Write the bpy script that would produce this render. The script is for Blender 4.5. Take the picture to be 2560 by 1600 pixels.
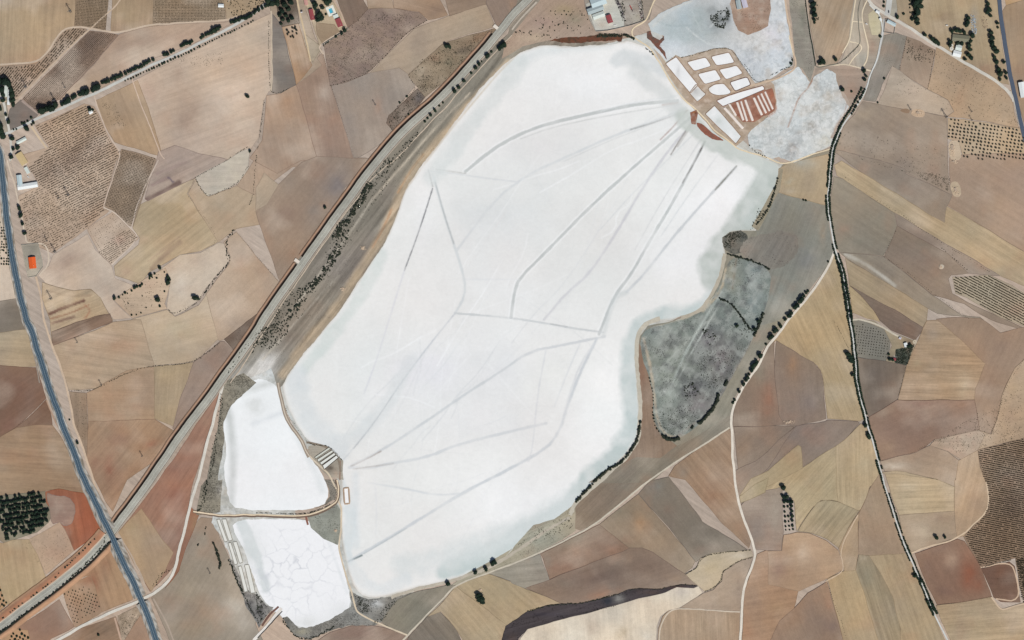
import bpy, math, random
import numpy as np
from mathutils import Vector, Matrix
from mathutils.geometry import delaunay_2d_cdt

for o in list(bpy.data.objects): bpy.data.objects.remove(o)
S = bpy.context.scene
COL = S.collection
random.seed(7); RNG = np.random.default_rng(7)
R = math.radians

# ------------------------------------------------------------- camera, sky, sun, exposure
ALT = 7000.0
cd = bpy.data.cameras.new('survey_camera'); cam = bpy.data.objects.new('survey_camera', cd); COL.objects.link(cam)
cam.location = (0, 0, ALT); cam.rotation_euler = (0, 0, 0)
cd.sensor_width = 36; cd.lens = 36 * ALT / 2560; cd.clip_start = 10; cd.clip_end = 40000
S.camera = cam
SUN_EL = 50.0
SUN_DIR = Vector((0.48 * math.cos(R(SUN_EL)), -0.877 * math.cos(R(SUN_EL)), math.sin(R(SUN_EL)))).normalized()
w = bpy.data.worlds.new('World'); S.world = w; w.use_nodes = True
nt = w.node_tree; nt.nodes.clear()
sky = nt.nodes.new('ShaderNodeTexSky'); sky.sky_type = 'NISHITA'; sky.sun_disc = False
sky.sun_elevation = R(SUN_EL); sky.sun_rotation = math.atan2(SUN_DIR.x, SUN_DIR.y)
sky.altitude = 650; sky.air_density = 1.0; sky.dust_density = 1.5; sky.ozone_density = 1.0
bg = nt.nodes.new('ShaderNodeBackground'); bg.inputs['Strength'].default_value = 0.05
ow = nt.nodes.new('ShaderNodeOutputWorld')
nt.links.new(sky.outputs[0], bg.inputs[0]); nt.links.new(bg.outputs[0], ow.inputs[0])
sl = bpy.data.lights.new('sun', 'SUN'); sl.energy = 3.6; sl.angle = R(0.53); sl.color = (1.0, 0.965, 0.90)
so = bpy.data.objects.new('sun', sl); COL.objects.link(so)
so.rotation_euler = SUN_DIR.to_track_quat('Z', 'Y').to_euler(); so.location = (600, -900, 3000)
S.view_settings.view_transform = 'Standard'; S.view_settings.look = 'None'
S.view_settings.gamma = 1; S.view_settings.use_curve_mapping = False
S.view_settings.exposure = 0.0
S.render.engine = 'CYCLES'; S.cycles.max_bounces = 4; S.cycles.diffuse_bounces = 2

# ------------------------------------------------------------- helpers
# survey coordinates: x east, y south, metres, origin at the north-west corner of the mapped area
def P(s):
    """'V x,y ..' full-sheet reading, 'Zcr x,y ..' reading inside map sheet column c row r, 'S x,y' metres -> (n,2) metres"""
    out = []; mode = 'S'
    for t in s.split():
        if t[0] in 'VZS' : mode = t; continue
        x, y = t.split(','); x = float(x); y = float(y)
        if mode == 'V': x *= 1.05828; y *= 1.05828
        elif mode[0] == 'Z': x = 640 * int(mode[1]) + x / 3.78; y = 400 * int(mode[2]) + y / 3.78
        out.append((x, y))
    return np.array(out, float)

def lin(c):
    c = np.asarray(c, float) / 255.0
    return np.where(c <= 0.04045, c / 12.92, ((c + 0.055) / 1.055) ** 2.4)

def _hash(ix, iy, seed):
    n = (ix * 374761393 + iy * 668265263 + seed * 974634777) & 0xffffffff
    n = ((n ^ (n >> 13)) * 1274126177) & 0xffffffff
    return ((n ^ (n >> 16)) & 0xffff) / 65535.0
def vnoise(x, y, seed=0):
    ix = np.floor(x).astype(np.int64); iy = np.floor(y).astype(np.int64)
    fx = x - ix; fy = y - iy; fx = fx * fx * (3 - 2 * fx); fy = fy * fy * (3 - 2 * fy)
    a = _hash(ix, iy, seed); b = _hash(ix + 1, iy, seed); c = _hash(ix, iy + 1, seed); d = _hash(ix + 1, iy + 1, seed)
    return (a * (1 - fx) + b * fx) * (1 - fy) + (c * (1 - fx) + d * fx) * fy
def fbm(x, y, seed=0, oct=3):
    s = 0; a = 1; t = 0
    for i in range(oct):
        s = s + a * vnoise(x * 2 ** i, y * 2 ** i, seed + i * 17); t += a; a *= 0.5
    return s / t - 0.5

def wobble(p, amp=2.2):
    p = np.asarray(p, float)
    dx = fbm(p[:, 0] / 38, p[:, 1] / 38, 3, 2); dy = fbm(p[:, 0] / 38, p[:, 1] / 38, 41, 2)
    return p + amp * 2 * np.stack([dx, dy], 1)

def resample(p, step, closed=False):
    q = np.vstack([p, p[:1]]) if closed else p
    out = []
    for a, b in zip(q[:-1], q[1:]):
        n = max(1, int(np.hypot(*(b - a)) / step))
        for i in range(n): out.append(a + (b - a) * i / n)
    if not closed: out.append(q[-1])
    return np.array(out)
def smooth(p, n=2, closed=False):
    for _ in range(n):
        if closed:
            q = np.roll(p, -1, 0); p = np.stack([p * .75 + q * .25, p * .25 + q * .75], 1).reshape(-1, 2)
        else:
            a, b = p[:-1], p[1:]
            m = np.stack([a * .75 + b * .25, a * .25 + b * .75], 1).reshape(-1, 2)
            p = np.vstack([p[:1], m, p[-1:]])
    return p

def inside(px, py, poly):
    r = np.zeros(px.shape, bool); n = len(poly); j = n - 1
    for i in range(n):
        xi, yi = poly[i]; xj, yj = poly[j]
        if yi != yj:
            c = ((yi > py) != (yj > py)) & (px < (xj - xi) * (py - yi) / (yj - yi) + xi)
            r ^= c
        j = i
    return r

def dist_line(x, y, pl):
    d = np.full(x.shape, 1e9)
    for a, b in zip(pl[:-1], pl[1:]):
        v = b - a; L = max(1e-9, v @ v)
        t = np.clip(((x - a[0]) * v[0] + (y - a[1]) * v[1]) / L, 0, 1)
        d = np.minimum(d, np.hypot(x - a[0] - t * v[0], y - a[1] - t * v[1]))
    return d

# ground levels: every flush sheet lies a few centimetres above whatever lies under it
CELL = 2.5; OX = -620.0; OY = -620.0; GW = int(3800 / CELL); GH = int(2840 / CELL)
LEV = np.zeros((GH, GW), np.int16); STEP = 0.02
def level_of(mask_fn, x0, y0, x1, y1):
    i0 = max(0, int((x0 - OX) / CELL) - 1); i1 = min(GW, int((x1 - OX) / CELL) + 2)
    j0 = max(0, int((y0 - OY) / CELL) - 1); j1 = min(GH, int((y1 - OY) / CELL) + 2)
    X, Y = np.meshgrid(OX + (np.arange(i0, i1) + .5) * CELL, OY + (np.arange(j0, j1) + .5) * CELL)
    m = mask_fn(X, Y)
    sub = LEV[j0:j1, i0:i1]
    l = (int(sub[m].max()) if m.any() else 0) + 1
    sub[m] = l
    return l
def line_level(pl, r):
    win = []
    for a, b in zip(pl[:-1], pl[1:]):
        i0 = max(0, int((min(a[0], b[0]) - r - OX) / CELL)); i1 = min(GW, int((max(a[0], b[0]) + r - OX) / CELL) + 2)
        j0 = max(0, int((min(a[1], b[1]) - r - OY) / CELL)); j1 = min(GH, int((max(a[1], b[1]) + r - OY) / CELL) + 2)
        if i1 <= i0 or j1 <= j0: continue
        X, Y = np.meshgrid(OX + (np.arange(i0, i1) + .5) * CELL, OY + (np.arange(j0, j1) + .5) * CELL)
        win.append((j0, j1, i0, i1, dist_line(X, Y, np.array([a, b])) < r))
    l = 1 + max([int(LEV[j0:j1, i0:i1][m].max()) for j0, j1, i0, i1, m in win if m.any()] + [0])
    for j0, j1, i0, i1, m in win: LEV[j0:j1, i0:i1][m] = l
    return l
def ground(x, y):
    i = int((x - OX) / CELL); j = int((y - OY) / CELL)
    if 0 <= i < GW and 0 <= j < GH: return float(LEV[j, i]) * STEP
    return 0.0
def dilate_poly(poly, X, Y):
    m = inside(X, Y, poly)
    k = m.copy()
    k[1:] |= m[:-1]; k[:-1] |= m[1:]; k2 = k.copy(); k2[:, 1:] |= k[:, :-1]; k2[:, :-1] |= k[:, 1:]
    return k2

def W(x, y, z=0.0): return (x - 1280.0, 800.0 - y, z)

# ------------------------------------------------------------- materials
MATS = {}
def newmat(name):
    m = bpy.data.materials.new(name); m.use_nodes = True
    n = m.node_tree; n.nodes.clear()
    o = n.nodes.new('ShaderNodeOutputMaterial'); b = n.nodes.new('ShaderNodeBsdfPrincipled')
    b.inputs['Roughness'].default_value = 0.95; b.inputs['Specular IOR Level'].default_value = 0.05
    n.links.new(b.outputs[0], o.inputs[0]); return m, n, b
def nd(n, t, **k):
    x = n.nodes.new(t)
    for a, v in k.items():
        if a in x.inputs: x.inputs[a].default_value = v
        else: setattr(x, a, v)
    return x
def math_(n, op, a, b=None, c=None):
    x = n.nodes.new('ShaderNodeMath'); x.operation = op
    for i, v in enumerate((a, b, c)):
        if v is None: continue
        if isinstance(v, (int, float)): x.inputs[i].default_value = v
        else: n.links.new(v, x.inputs[i])
    return x.outputs[0]
def scale_col(n, col, fac):
    x = n.nodes.new('ShaderNodeVectorMath'); x.operation = 'SCALE'
    n.links.new(col, x.inputs[0]); n.links.new(fac, x.inputs['Scale']); return x.outputs[0]

def soil_material(name, fine=0.34, salt=False):
    m, n, b = newmat(name)
    at = nd(n, 'ShaderNodeAttribute'); at.attribute_name = 'soil'
    pos = n.nodes.new('ShaderNodeNewGeometry').outputs['Position']
    def oat(nm):
        a = nd(n, 'ShaderNodeAttribute'); a.attribute_type = 'OBJECT'; a.attribute_name = nm; return a.outputs['Fac']
    n1 = nd(n, 'ShaderNodeTexNoise', Scale=0.09, Detail=5.0, Roughness=0.65); n.links.new(pos, n1.inputs['Vector'])
    n2 = nd(n, 'ShaderNodeTexNoise', Scale=0.55, Detail=3.0, Roughness=0.6); n.links.new(pos, n2.inputs['Vector'])
    f = math_(n, 'MULTIPLY_ADD', math_(n, 'SUBTRACT', n1.outputs['Fac'], 0.5), fine, 1.0)
    f2 = math_(n, 'MULTIPLY_ADD', math_(n, 'SUBTRACT', n2.outputs['Fac'], 0.5), fine * 1.3, 0.0)
    f = math_(n, 'ADD', f, f2)
    if not salt:
        rot = nd(n, 'ShaderNodeVectorRotate'); rot.rotation_type = 'Z_AXIS'
        n.links.new(pos, rot.inputs['Vector']); n.links.new(oat('furrow_angle'), rot.inputs['Angle'])
        mp = nd(n, 'ShaderNodeMapping'); mp.inputs['Scale'].default_value = (0.006, 0.10, 1)
        n.links.new(rot.outputs[0], mp.inputs['Vector'])
        s1 = nd(n, 'ShaderNodeTexNoise', Scale=1.0, Detail=4.0, Roughness=0.6); n.links.new(mp.outputs[0], s1.inputs['Vector'])
        mp2 = nd(n, 'ShaderNodeMapping'); mp2.inputs['Scale'].default_value = (0.02, 0.55, 1)
        n.links.new(rot.outputs[0], mp2.inputs['Vector'])
        s2 = nd(n, 'ShaderNodeTexNoise', Scale=1.0, Detail=2.0); n.links.new(mp2.outputs[0], s2.inputs['Vector'])
        st = math_(n, 'ADD', math_(n, 'MULTIPLY', math_(n, 'SUBTRACT', s1.outputs['Fac'], 0.5), 5.0),
                   math_(n, 'MULTIPLY', math_(n, 'SUBTRACT', s2.outputs['Fac'], 0.5), 2.0))
        f = math_(n, 'ADD', f, math_(n, 'MULTIPLY', st, oat('furrow_amp')))
        # weeds and stones: small dark flecks whose density is the object's own property
        sp = nd(n, 'ShaderNodeTexNoise', Scale=0.42, Detail=1.5, Roughness=0.5); n.links.new(pos, sp.inputs['Vector'])
        cl = nd(n, 'ShaderNodeTexNoise', Scale=0.03, Detail=3.0); n.links.new(pos, cl.inputs['Vector'])
        th = math_(n, 'SUBTRACT', 0.86, math_(n, 'MULTIPLY', math_(n, 'ADD', oat('weeds'), math_(n, 'MULTIPLY', math_(n, 'SUBTRACT', cl.outputs['Fac'], 0.5), math_(n, 'MULTIPLY', oat('weeds'), 2.2))), 0.34))
        sm = nd(n, 'ShaderNodeMapRange'); n.links.new(sp.outputs['Fac'], sm.inputs['Value'])
        n.links.new(th, sm.inputs['From Min']); n.links.new(math_(n, 'ADD', th, 0.1), sm.inputs['From Max'])
        f = math_(n, 'MULTIPLY', f, math_(n, 'SUBTRACT', 1.0, math_(n, 'MULTIPLY', sm.outputs[0], 0.55)))
    n.links.new(scale_col(n, at.outputs['Color'], f), b.inputs['Base Color'])
    bp = nd(n, 'ShaderNodeBump', Strength=0.25 if not salt else 0.05, Distance=0.5)
    n.links.new(n2.outputs['Fac'], bp.inputs['Height']); n.links.new(bp.outputs[0], b.inputs['Normal'])
    return m
SOIL = soil_material('soil'); SALT = soil_material('salt_crust', 0.11, True)

def flat(name, rgb, var=0.15, scale=0.4, rough=0.9):
    if name in MATS: return MATS[name]
    m, n, b = newmat(name); b.inputs['Roughness'].default_value = rough
    pos = n.nodes.new('ShaderNodeNewGeometry').outputs['Position']
    a = nd(n, 'ShaderNodeTexNoise', Scale=scale, Detail=4.0); n.links.new(pos, a.inputs['Vector'])
    f = math_(n, 'MULTIPLY_ADD', math_(n, 'SUBTRACT', a.outputs['Fac'], 0.5), var * 2, 1.0)
    c = nd(n, 'ShaderNodeRGB'); c.outputs[0].default_value = (*lin(rgb), 1)
    n.links.new(scale_col(n, c.outputs[0], f), b.inputs['Base Color'])
    MATS[name] = m; return m

def roof_mat(name, rgb, rough=0.8):
    """sheet or tile roof: fine ribs along the slope, streaky wear"""
    if name in MATS: return MATS[name]
    m, n, b = newmat(name); b.inputs['Roughness'].default_value = rough
    tc = n.nodes.new('ShaderNodeTexCoord')
    wv = nd(n, 'ShaderNodeTexWave', Scale=1.1, Distortion=0.3); wv.bands_direction = 'X'
    n.links.new(tc.outputs['Object'], wv.inputs['Vector'])
    mp = nd(n, 'ShaderNodeMapping'); mp.inputs['Scale'].default_value = (0.5, 0.08, 0.5); n.links.new(tc.outputs['Object'], mp.inputs['Vector'])
    no = nd(n, 'ShaderNodeTexNoise', Scale=1.5, Detail=4.0); n.links.new(mp.outputs[0], no.inputs['Vector'])
    f = math_(n, 'ADD', math_(n, 'MULTIPLY_ADD', wv.outputs['Fac'], 0.08, 0.85), math_(n, 'MULTIPLY', no.outputs['Fac'], 0.22))
    c = nd(n, 'ShaderNodeRGB'); c.outputs[0].default_value = (*lin(rgb), 1)
    n.links.new(scale_col(n, c.outputs[0], f), b.inputs['Base Color'])
    MATS[name] = m; return m

def leaf_mat(name, a, bcol):
    m, n, b = newmat(name)
    oi = n.nodes.new('ShaderNodeObjectInfo'); pos = n.nodes.new('ShaderNodeNewGeometry').outputs['Position']
    no = nd(n, 'ShaderNodeTexNoise', Scale=0.5, Detail=3.0); n.links.new(pos, no.inputs['Vector'])
    f = math_(n, 'ADD', math_(n, 'MULTIPLY', oi.outputs['Random'], 0.5), math_(n, 'MULTIPLY', no.outputs['Fac'], 0.6))
    mx = nd(n, 'ShaderNodeMix'); mx.data_type = 'RGBA'
    n.links.new(f, mx.inputs[0]); mx.inputs[6].default_value = (*a, 1); mx.inputs[7].default_value = (*bcol, 1)
    n.links.new(mx.outputs[2], b.inputs['Base Color']); MATS[name] = m; return m
PINE = leaf_mat('dark_foliage', (0.010, 0.022, 0.018), (0.030, 0.045, 0.028))
OLIVE = leaf_mat('olive_foliage', (0.030, 0.032, 0.025), (0.060, 0.062, 0.045))
BUSH = leaf_mat('scrub_foliage', (0.020, 0.030, 0.024), (0.050, 0.055, 0.038))
VINE = leaf_mat('vine_foliage', (0.040, 0.034, 0.024), (0.075, 0.062, 0.040))
BARK = flat('bark', (95, 78, 66), 0.3, 1.5)

# ------------------------------------------------------------- object making
def link(name, me, mat=None, parent=None):
    o = bpy.data.objects.new(name, me); COL.objects.link(o)
    if mat and not me.materials: me.materials.append(mat)
    if parent: o.parent = parent
    return o
def mesh(name, vs, fs):
    me = bpy.data.meshes.new(name); me.from_pydata([tuple(map(float, v)) for v in vs], [], fs); me.update(); return me
def bulk(name, V, F):
    """V (n,3), F (m,3) numpy -> mesh"""
    me = bpy.data.meshes.new(name)
    me.vertices.add(len(V)); me.vertices.foreach_set('co', np.ascontiguousarray(V, np.float32).ravel())
    me.loops.add(F.size); me.loops.foreach_set('vertex_index', np.ascontiguousarray(F, np.int32).ravel())
    me.polygons.add(len(F)); me.polygons.foreach_set('loop_start', np.arange(0, F.size, F.shape[1], dtype=np.int32))
    me.update(calc_edges=True); me.validate(); return me
def tag(o, label=None, cat=None, group=None, kind=None):
    if label: o['label'] = label
    if cat: o['category'] = cat
    if group: o['group'] = group
    if kind: o['kind'] = kind
    return o
def empty(name, x, y, z=None, rot=0.0):
    o = bpy.data.objects.new(name, None); COL.objects.link(o)
    o.location = W(x, y, ground(x, y) if z is None else z); o.rotation_euler = (0, 0, rot); o.empty_display_size = 1
    return o

def set_col(me, c):
    a = me.color_attributes.new('soil', 'FLOAT_COLOR', 'POINT')
    a.data.foreach_set('color', np.ascontiguousarray(np.hstack([c, np.ones((len(c), 1))]), np.float32).ravel())

def parse_blobs(bl):
    out = []
    for s in bl:
        t = s.split(); mode = t[0]; x, y, rx, ry = map(float, t[1].split(',')); c = lin([float(v) for v in t[2].split(',')]); st = float(t[3]); an = float(t[4]) if len(t) > 4 else 0.0
        k = 1.05828 if mode == 'V' else (1 / 3.78 if mode[0] == 'Z' else 1)
        p = P(f'{mode} {x},{y}')[0]
        out.append((p[0], p[1], rx * k, ry * k, c, st, R(an)))
    return out
def paint_blobs(X, Y, C, bl, rough=0.5):
    for (x, y, rx, ry, c, st, an) in parse_blobs(bl):
        dx = X - x; dy = Y - y
        u = dx * math.cos(an) + dy * math.sin(an); v = -dx * math.sin(an) + dy * math.cos(an)
        d = (u / rx) ** 2 + (v / ry) ** 2
        k = max(8, (rx + ry) * .3); q = fbm(X / k, Y / k, int(x) % 97, 3); q2 = fbm(X / k / 3 + 9, Y / k / 3, int(y) % 89, 2)
        d = np.maximum(0, d ** .75 * 1.15 + rough * 2.6 * q + rough * 1.0 * q2)
        wgt = (st * .92 * np.exp(-d * 1.0)).clip(0, 1)[:, None]
        C = C * (1 - wgt) + c[None] * wgt
    return C
def ptseg(X, Y, C, lines):
    """soft lines: (points, width, colour, strength, softness)"""
    for (pl, wd, c, st, sf) in lines:
        pl = smooth(P(pl) if isinstance(pl, str) else pl, 1 if wd < 12 else 2)
        if 4 < wd < 12: wd = wd * .78; sf = sf * .5; st = min(1, st * 1.15)
        x0, y0 = pl.min(0) - wd - sf * 3; x1, y1 = pl.max(0) + wd + sf * 3
        k = np.where((X > x0) & (X < x1) & (Y > y0) & (Y < y1))[0]
        if not len(k): continue
        if wd >= 26: sf = sf * .45
        d = dist_line(X[k], Y[k], pl) + (18 * fbm(X[k] / 26, Y[k] / 26, 6, 4) if wd >= 26 else 0) + 1.2 * wd * 0.25 * fbm(X[k] / (wd * 1.6 + 4), Y[k] / (wd * 1.6 + 4), 5, 2)
        wgt = st * np.clip((wd / 2 + sf - d) / (2 * sf), 0, 1)
        wgt = (wgt * (0.9 + 0.7 * fbm(X[k] / 22, Y[k] / 22, 9, 2) + (1.1 * fbm(X[k] / 60, Y[k] / 60, 19, 2) if 2 < wd < 12 else 0)))[:, None].clip(0, 1)
        cc = lin(c)[None]
        C[k] = C[k] * (1 - wgt) + cc * wgt
        if c == DIKE:
            w2 = (.35 * np.exp(-((d - wd * .18) / 1.0) ** 2) * np.clip(.5 + 4 * fbm(X[k] / 45, Y[k] / 45, 23, 2), 0, 1))[:, None]; C[k] = C[k] * (1 - w2) + lin((176, 180, 182))[None] * w2
        if c == DIKE or (wd >= 8 and min(c) > 200 and wd < 12):
            e = (.5 * np.exp(-((d - wd / 2 - 2.2) / 1.4) ** 2))[:, None]; C[k] = C[k] * (1 - e) + lin((247, 248, 249))[None] * e
    return C

NOISE_LOW = 0.20; DIKE = (196, 200, 199)
DRY = False
TC = 8.0; TW, TH = int(3000 / TC), int(2040 / TC); TX = TY = -220.0
TONE = np.zeros((TH, TW, 3)); TWT = np.zeros((TH, TW, 1))
_tx, _ty = np.meshgrid(TX + (np.arange(TW) + .5) * TC, TY + (np.arange(TH) + .5) * TC)
def dry_sheet(name, base, col, b):
    m = inside(_tx, _ty, base)
    if not m.any(): return
    if name == 'field':
        C = np.repeat(lin(col)[None], m.sum(), 0); TONE[m] = paint_blobs(_tx[m], _ty[m], C, b); TWT[m] = 1
    else: TWT[m] = 0
def finish_tones():
    global TONE
    T_ = TONE * TWT; W_ = TWT.copy()
    for _ in range(3):
        for ax in (0, 1):
            for arr in (T_, W_):
                k = 4; acc = arr.copy()
                for d in range(1, k + 1): acc += np.roll(arr, d, ax) + np.roll(arr, -d, ax)
                arr[:] = acc / (2 * k + 1)
    TONE = np.where(W_ > .02, T_ / np.maximum(W_, .02), lin((176, 152, 132)))
def tone_at(X, Y):
    u = np.clip((X - TX) / TC - .5, 0, TW - 1.01); v = np.clip((Y - TY) / TC - .5, 0, TH - 1.01); i = u.astype(int); j = v.astype(int); fu = (u - i)[:, None]; fv = (v - j)[:, None]
    return (TONE[j, i] * (1 - fu) + TONE[j, i + 1] * fu) * (1 - fv) + (TONE[j + 1, i] * (1 - fu) + TONE[j + 1, i + 1] * fu) * fv
def sheet(name, pts, col, b=(), lines=(), ang=0.0, amp=0.10, weeds=0.12, step=9.0, smo=0, rough=0.0, edge='d', head=0.0, mat=None, low=None, closed_margin=1.25, painter=None, mottle=0.0, mottle_scale=14.0, mottle_col=None):
    base = P(pts) if isinstance(pts, str) else pts
    if lines: step = min(step, 4.0)
    if smo: base = smooth(base, smo, True)
    if DRY: return dry_sheet(name, base, col, b)
    poly = resample(base, min(14.0, step * 1.5) if not rough else min(step, 4.0), True)
    poly = wobble(poly)
    if rough:
        poly = poly + rough * 2 * np.stack([fbm(poly[:, 0] / 9, poly[:, 1] / 9, 61, 3), fbm(poly[:, 0] / 9, poly[:, 1] / 9, 83, 3)], 1)
    x0, y0 = poly.min(0); x1, y1 = poly.max(0)
    lv = level_of(lambda X, Y: dilate_poly(poly, X, Y), x0, y0, x1, y1); z = lv * STEP
    gx, gy = np.meshgrid(np.arange(x0, x1, step), np.arange(y0, y1, step * .87))
    gx = gx + (np.arange(gx.shape[0]) % 2)[:, None] * step * .5
    gx = gx.ravel(); gy = gy.ravel()
    gx = gx + RNG.uniform(-.15, .15, gx.shape) * step; gy = gy + RNG.uniform(-.15, .15, gy.shape) * step
    k = inside(gx, gy, poly)
    gx = gx[k]; gy = gy[k]
    vs = [Vector(p) for p in poly] + [Vector((a, c)) for a, c in zip(gx, gy)]
    r = delaunay_2d_cdt(vs, [], [list(range(len(poly)))], 1, 1e-3)
    v2 = np.array([tuple(v) for v in r[0]]); tri = np.array(r[2])
    a, bb, c_ = v2[tri[:, 0]], v2[tri[:, 1]], v2[tri[:, 2]]
    cr = (bb[:, 0] - a[:, 0]) * (c_[:, 1] - a[:, 1]) - (bb[:, 1] - a[:, 1]) * (c_[:, 0] - a[:, 0])
    tri[cr > 0] = tri[cr > 0][:, ::-1]          # y is flipped in world space
    X, Y = v2[:, 0], v2[:, 1]
    C = np.repeat(lin(col)[None], len(X), 0)
    C = paint_blobs(X, Y, C, b)
    if head:
        d = dist_line(X, Y, np.vstack([poly, poly[:1]])[::2] if len(poly) > 40 else np.vstack([poly, poly[:1]]))
        C = C * (1 + head * np.clip(1 - np.abs(d - 7) / 8, 0, 1))[:, None]
    if name == 'field':
        C = C * .74 + tone_at(X, Y) * .26
        Lm = (C @ np.array([.3, .55, .15]))[:, None]; C = C * .80 + Lm * .20; C = C ** 1.17 * np.array([1.0, 1.01, .955])
    lo = NOISE_LOW if low is None else low
    n1 = fbm(X / 110, Y / 110, 11, 5); n2 = fbm(X / 90, Y / 90, 29, 4)
    C = C * (1 + lo * 2 * n1)[:, None] * (1 + np.stack([n2, n2 * 0, -n2], 1) * lo * 0.7)
    if name == 'field':
        p_ = np.clip((fbm(X / 85, Y / 70, 47, 3) - .07) * 4, 0, 1)[:, None] * .36 * (1 + 1.0 * np.clip((1000 - X) / 200, 0, 1) * np.clip((900 - Y) / 200, 0, 1))[:, None]; C = C * (1 - p_) + (C * .45 + lin((216, 202, 186)) * .55) * p_
        g_ = np.clip((fbm(X / 75, Y / 90, 147, 3) - .06) * 4, 0, 1)[:, None] * .5; C = C * (1 - g_) + (C * .55 + lin((128, 118, 112)) * .45) * g_
        h_ = np.clip((fbm(X / 60, Y / 60, 247, 3) - .14 + .10 * np.clip((700 - X) / 200, 0, 1) * np.clip((Y - 950) / 150, 0, 1)) * 4, 0, 1)[:, None] * .4; C = C * (1 - h_) + (C * .55 + lin((176, 124, 92)) * .45) * h_
    if mottle:
        mm = np.clip((fbm(X / mottle_scale, Y / mottle_scale, 37, 4) + 0.04) * 5, 0, 1)[:, None] * mottle
        C = C * (1 - mm) + lin(mottle_col)[None] * mm
    C = ptseg(X, Y, C, lines)
    if painter: C = painter(X, Y, C)
    Z = np.full(len(X), z)
    V3 = np.stack([X - 1280, 800 - Y, Z], 1); F3 = tri
    if edge:
        n = len(poly); nx = np.roll(poly, -1, 0) - np.roll(poly, 1, 0); nx /= np.maximum(1e-6, np.hypot(nx[:, 0], nx[:, 1]))[:, None]
        nrm = np.stack([-nx[:, 1], nx[:, 0]], 1); hw = closed_margin * (0.5 + 0.8 * (vnoise(poly[:, 0] / 14, poly[:, 1] / 14, 5)))[:, None] * .5
        L, Rr = poly + nrm * hw, poly - nrm * hw
        base_i = len(V3)
        MV = np.vstack([L, Rr]); i = np.arange(n); j = (i + 1) % n
        q = np.vstack([np.stack([i, j, j + n], 1), np.stack([i, j + n, i + n], 1)]) + base_i
        A, B2, C2 = [np.vstack([v2, MV])[q[:, t]] for t in range(3)]
        cr = (B2[:, 0] - A[:, 0]) * (C2[:, 1] - A[:, 1]) - (B2[:, 1] - A[:, 1]) * (C2[:, 0] - A[:, 0])
        q[cr > 0] = q[cr > 0][:, ::-1]
        MV3 = np.stack([MV[:, 0] - 1280, 800 - MV[:, 1], np.full(len(MV), z + STEP * .5)], 1)
        V3 = np.vstack([V3, MV3]); F3 = np.vstack([F3, q])
        ec = lin(col) * (0.58 if edge == 'd' else 1.25)
        C = np.vstack([C, np.repeat(ec[None].clip(0, .85), len(MV), 0)])
    me = bulk(name, V3, F3); set_col(me, C)
    o = link(name, me, mat or SOIL); tag(o, kind='structure')
    o['furrow_angle'] = R(ang); o['furrow_amp'] = float(amp); o['weeds'] = float(weeds)
    return o
def F(pts, col, *bl, **k): return sheet('field', pts, col, bl, **k)

def ribbon(name, pts, width, col, mat=None, jag=0.5, zadd=0.0, cap=0.02, smo=2, weeds=0.0, centre=None, zfun=None, lanes=None, kind='structure', amp=.0):
    if DRY: return
    pl = smooth(P(pts) if isinstance(pts, str) else pts, smo); pl = wobble(resample(pl, 7.0))
    t = np.gradient(pl, axis=0); t /= np.maximum(1e-6, np.hypot(t[:, 0], t[:, 1]))[:, None]
    nrm = np.stack([-t[:, 1], t[:, 0]], 1)
    lv = line_level(pl, width / 2 + CELL * 1.2); z = lv * STEP + zadd
    rows = [-1, -.4, .4, 1] if lanes is None else lanes
    n = len(pl); vs = []; cs = []
    for k, u in enumerate(rows):
        jj = (fbm(pl[:, 0] / 6, pl[:, 1] / 6, 7 + k, 2) * jag * 2)[:, None] if abs(u) == 1 else 0
        q = pl + nrm * (u * width / 2 + jj)
        zz = np.full(n, z) if zfun is None else z + zfun(pl)
        vs.append(np.stack([q[:, 0] - 1280, 800 - q[:, 1], zz], 1))
        c = lin(col); c = c * .84 + .16 * (c @ np.array([.3, .55, .15])); c = c * (1.0 if abs(u) == 1 or centre is None else centre)
        cs.append(np.repeat(c[None], n, 0) * (1 + 0.25 * fbm(pl[:, 0] / 20, pl[:, 1] / 20, 77, 3))[:, None])
    V3 = np.vstack(vs); C = np.vstack(cs); m = len(rows)
    i = np.arange(n - 1); f = []
    for k in range(m - 1):
        a = k * n + i; b_ = a + 1; c_ = (k + 1) * n + i; d = c_ + 1
        f += [np.stack([a, c_, d], 1), np.stack([a, d, b_], 1)]
    F3 = np.vstack(f)
    A, B, Cc = V3[F3[:, 0]], V3[F3[:, 1]], V3[F3[:, 2]]
    cr = (B[:, 0] - A[:, 0]) * (Cc[:, 1] - A[:, 1]) - (B[:, 1] - A[:, 1]) * (Cc[:, 0] - A[:, 0])
    F3[cr < 0] = F3[cr < 0][:, ::-1]
    me = bulk(name, V3, F3); set_col(me, C.clip(0, .9))
    o = link(name, me, mat or SOIL); tag(o, kind=kind)
    o['furrow_angle'] = 0.0; o['furrow_amp'] = float(amp); o['weeds'] = float(weeds)
    o_line[id(o)] = (pl, nrm, z)
    return o
o_line = {}
def T(pts, width, col=(205, 190, 168), **k): return ribbon('dirt_track', pts, width, col, **k)
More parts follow.
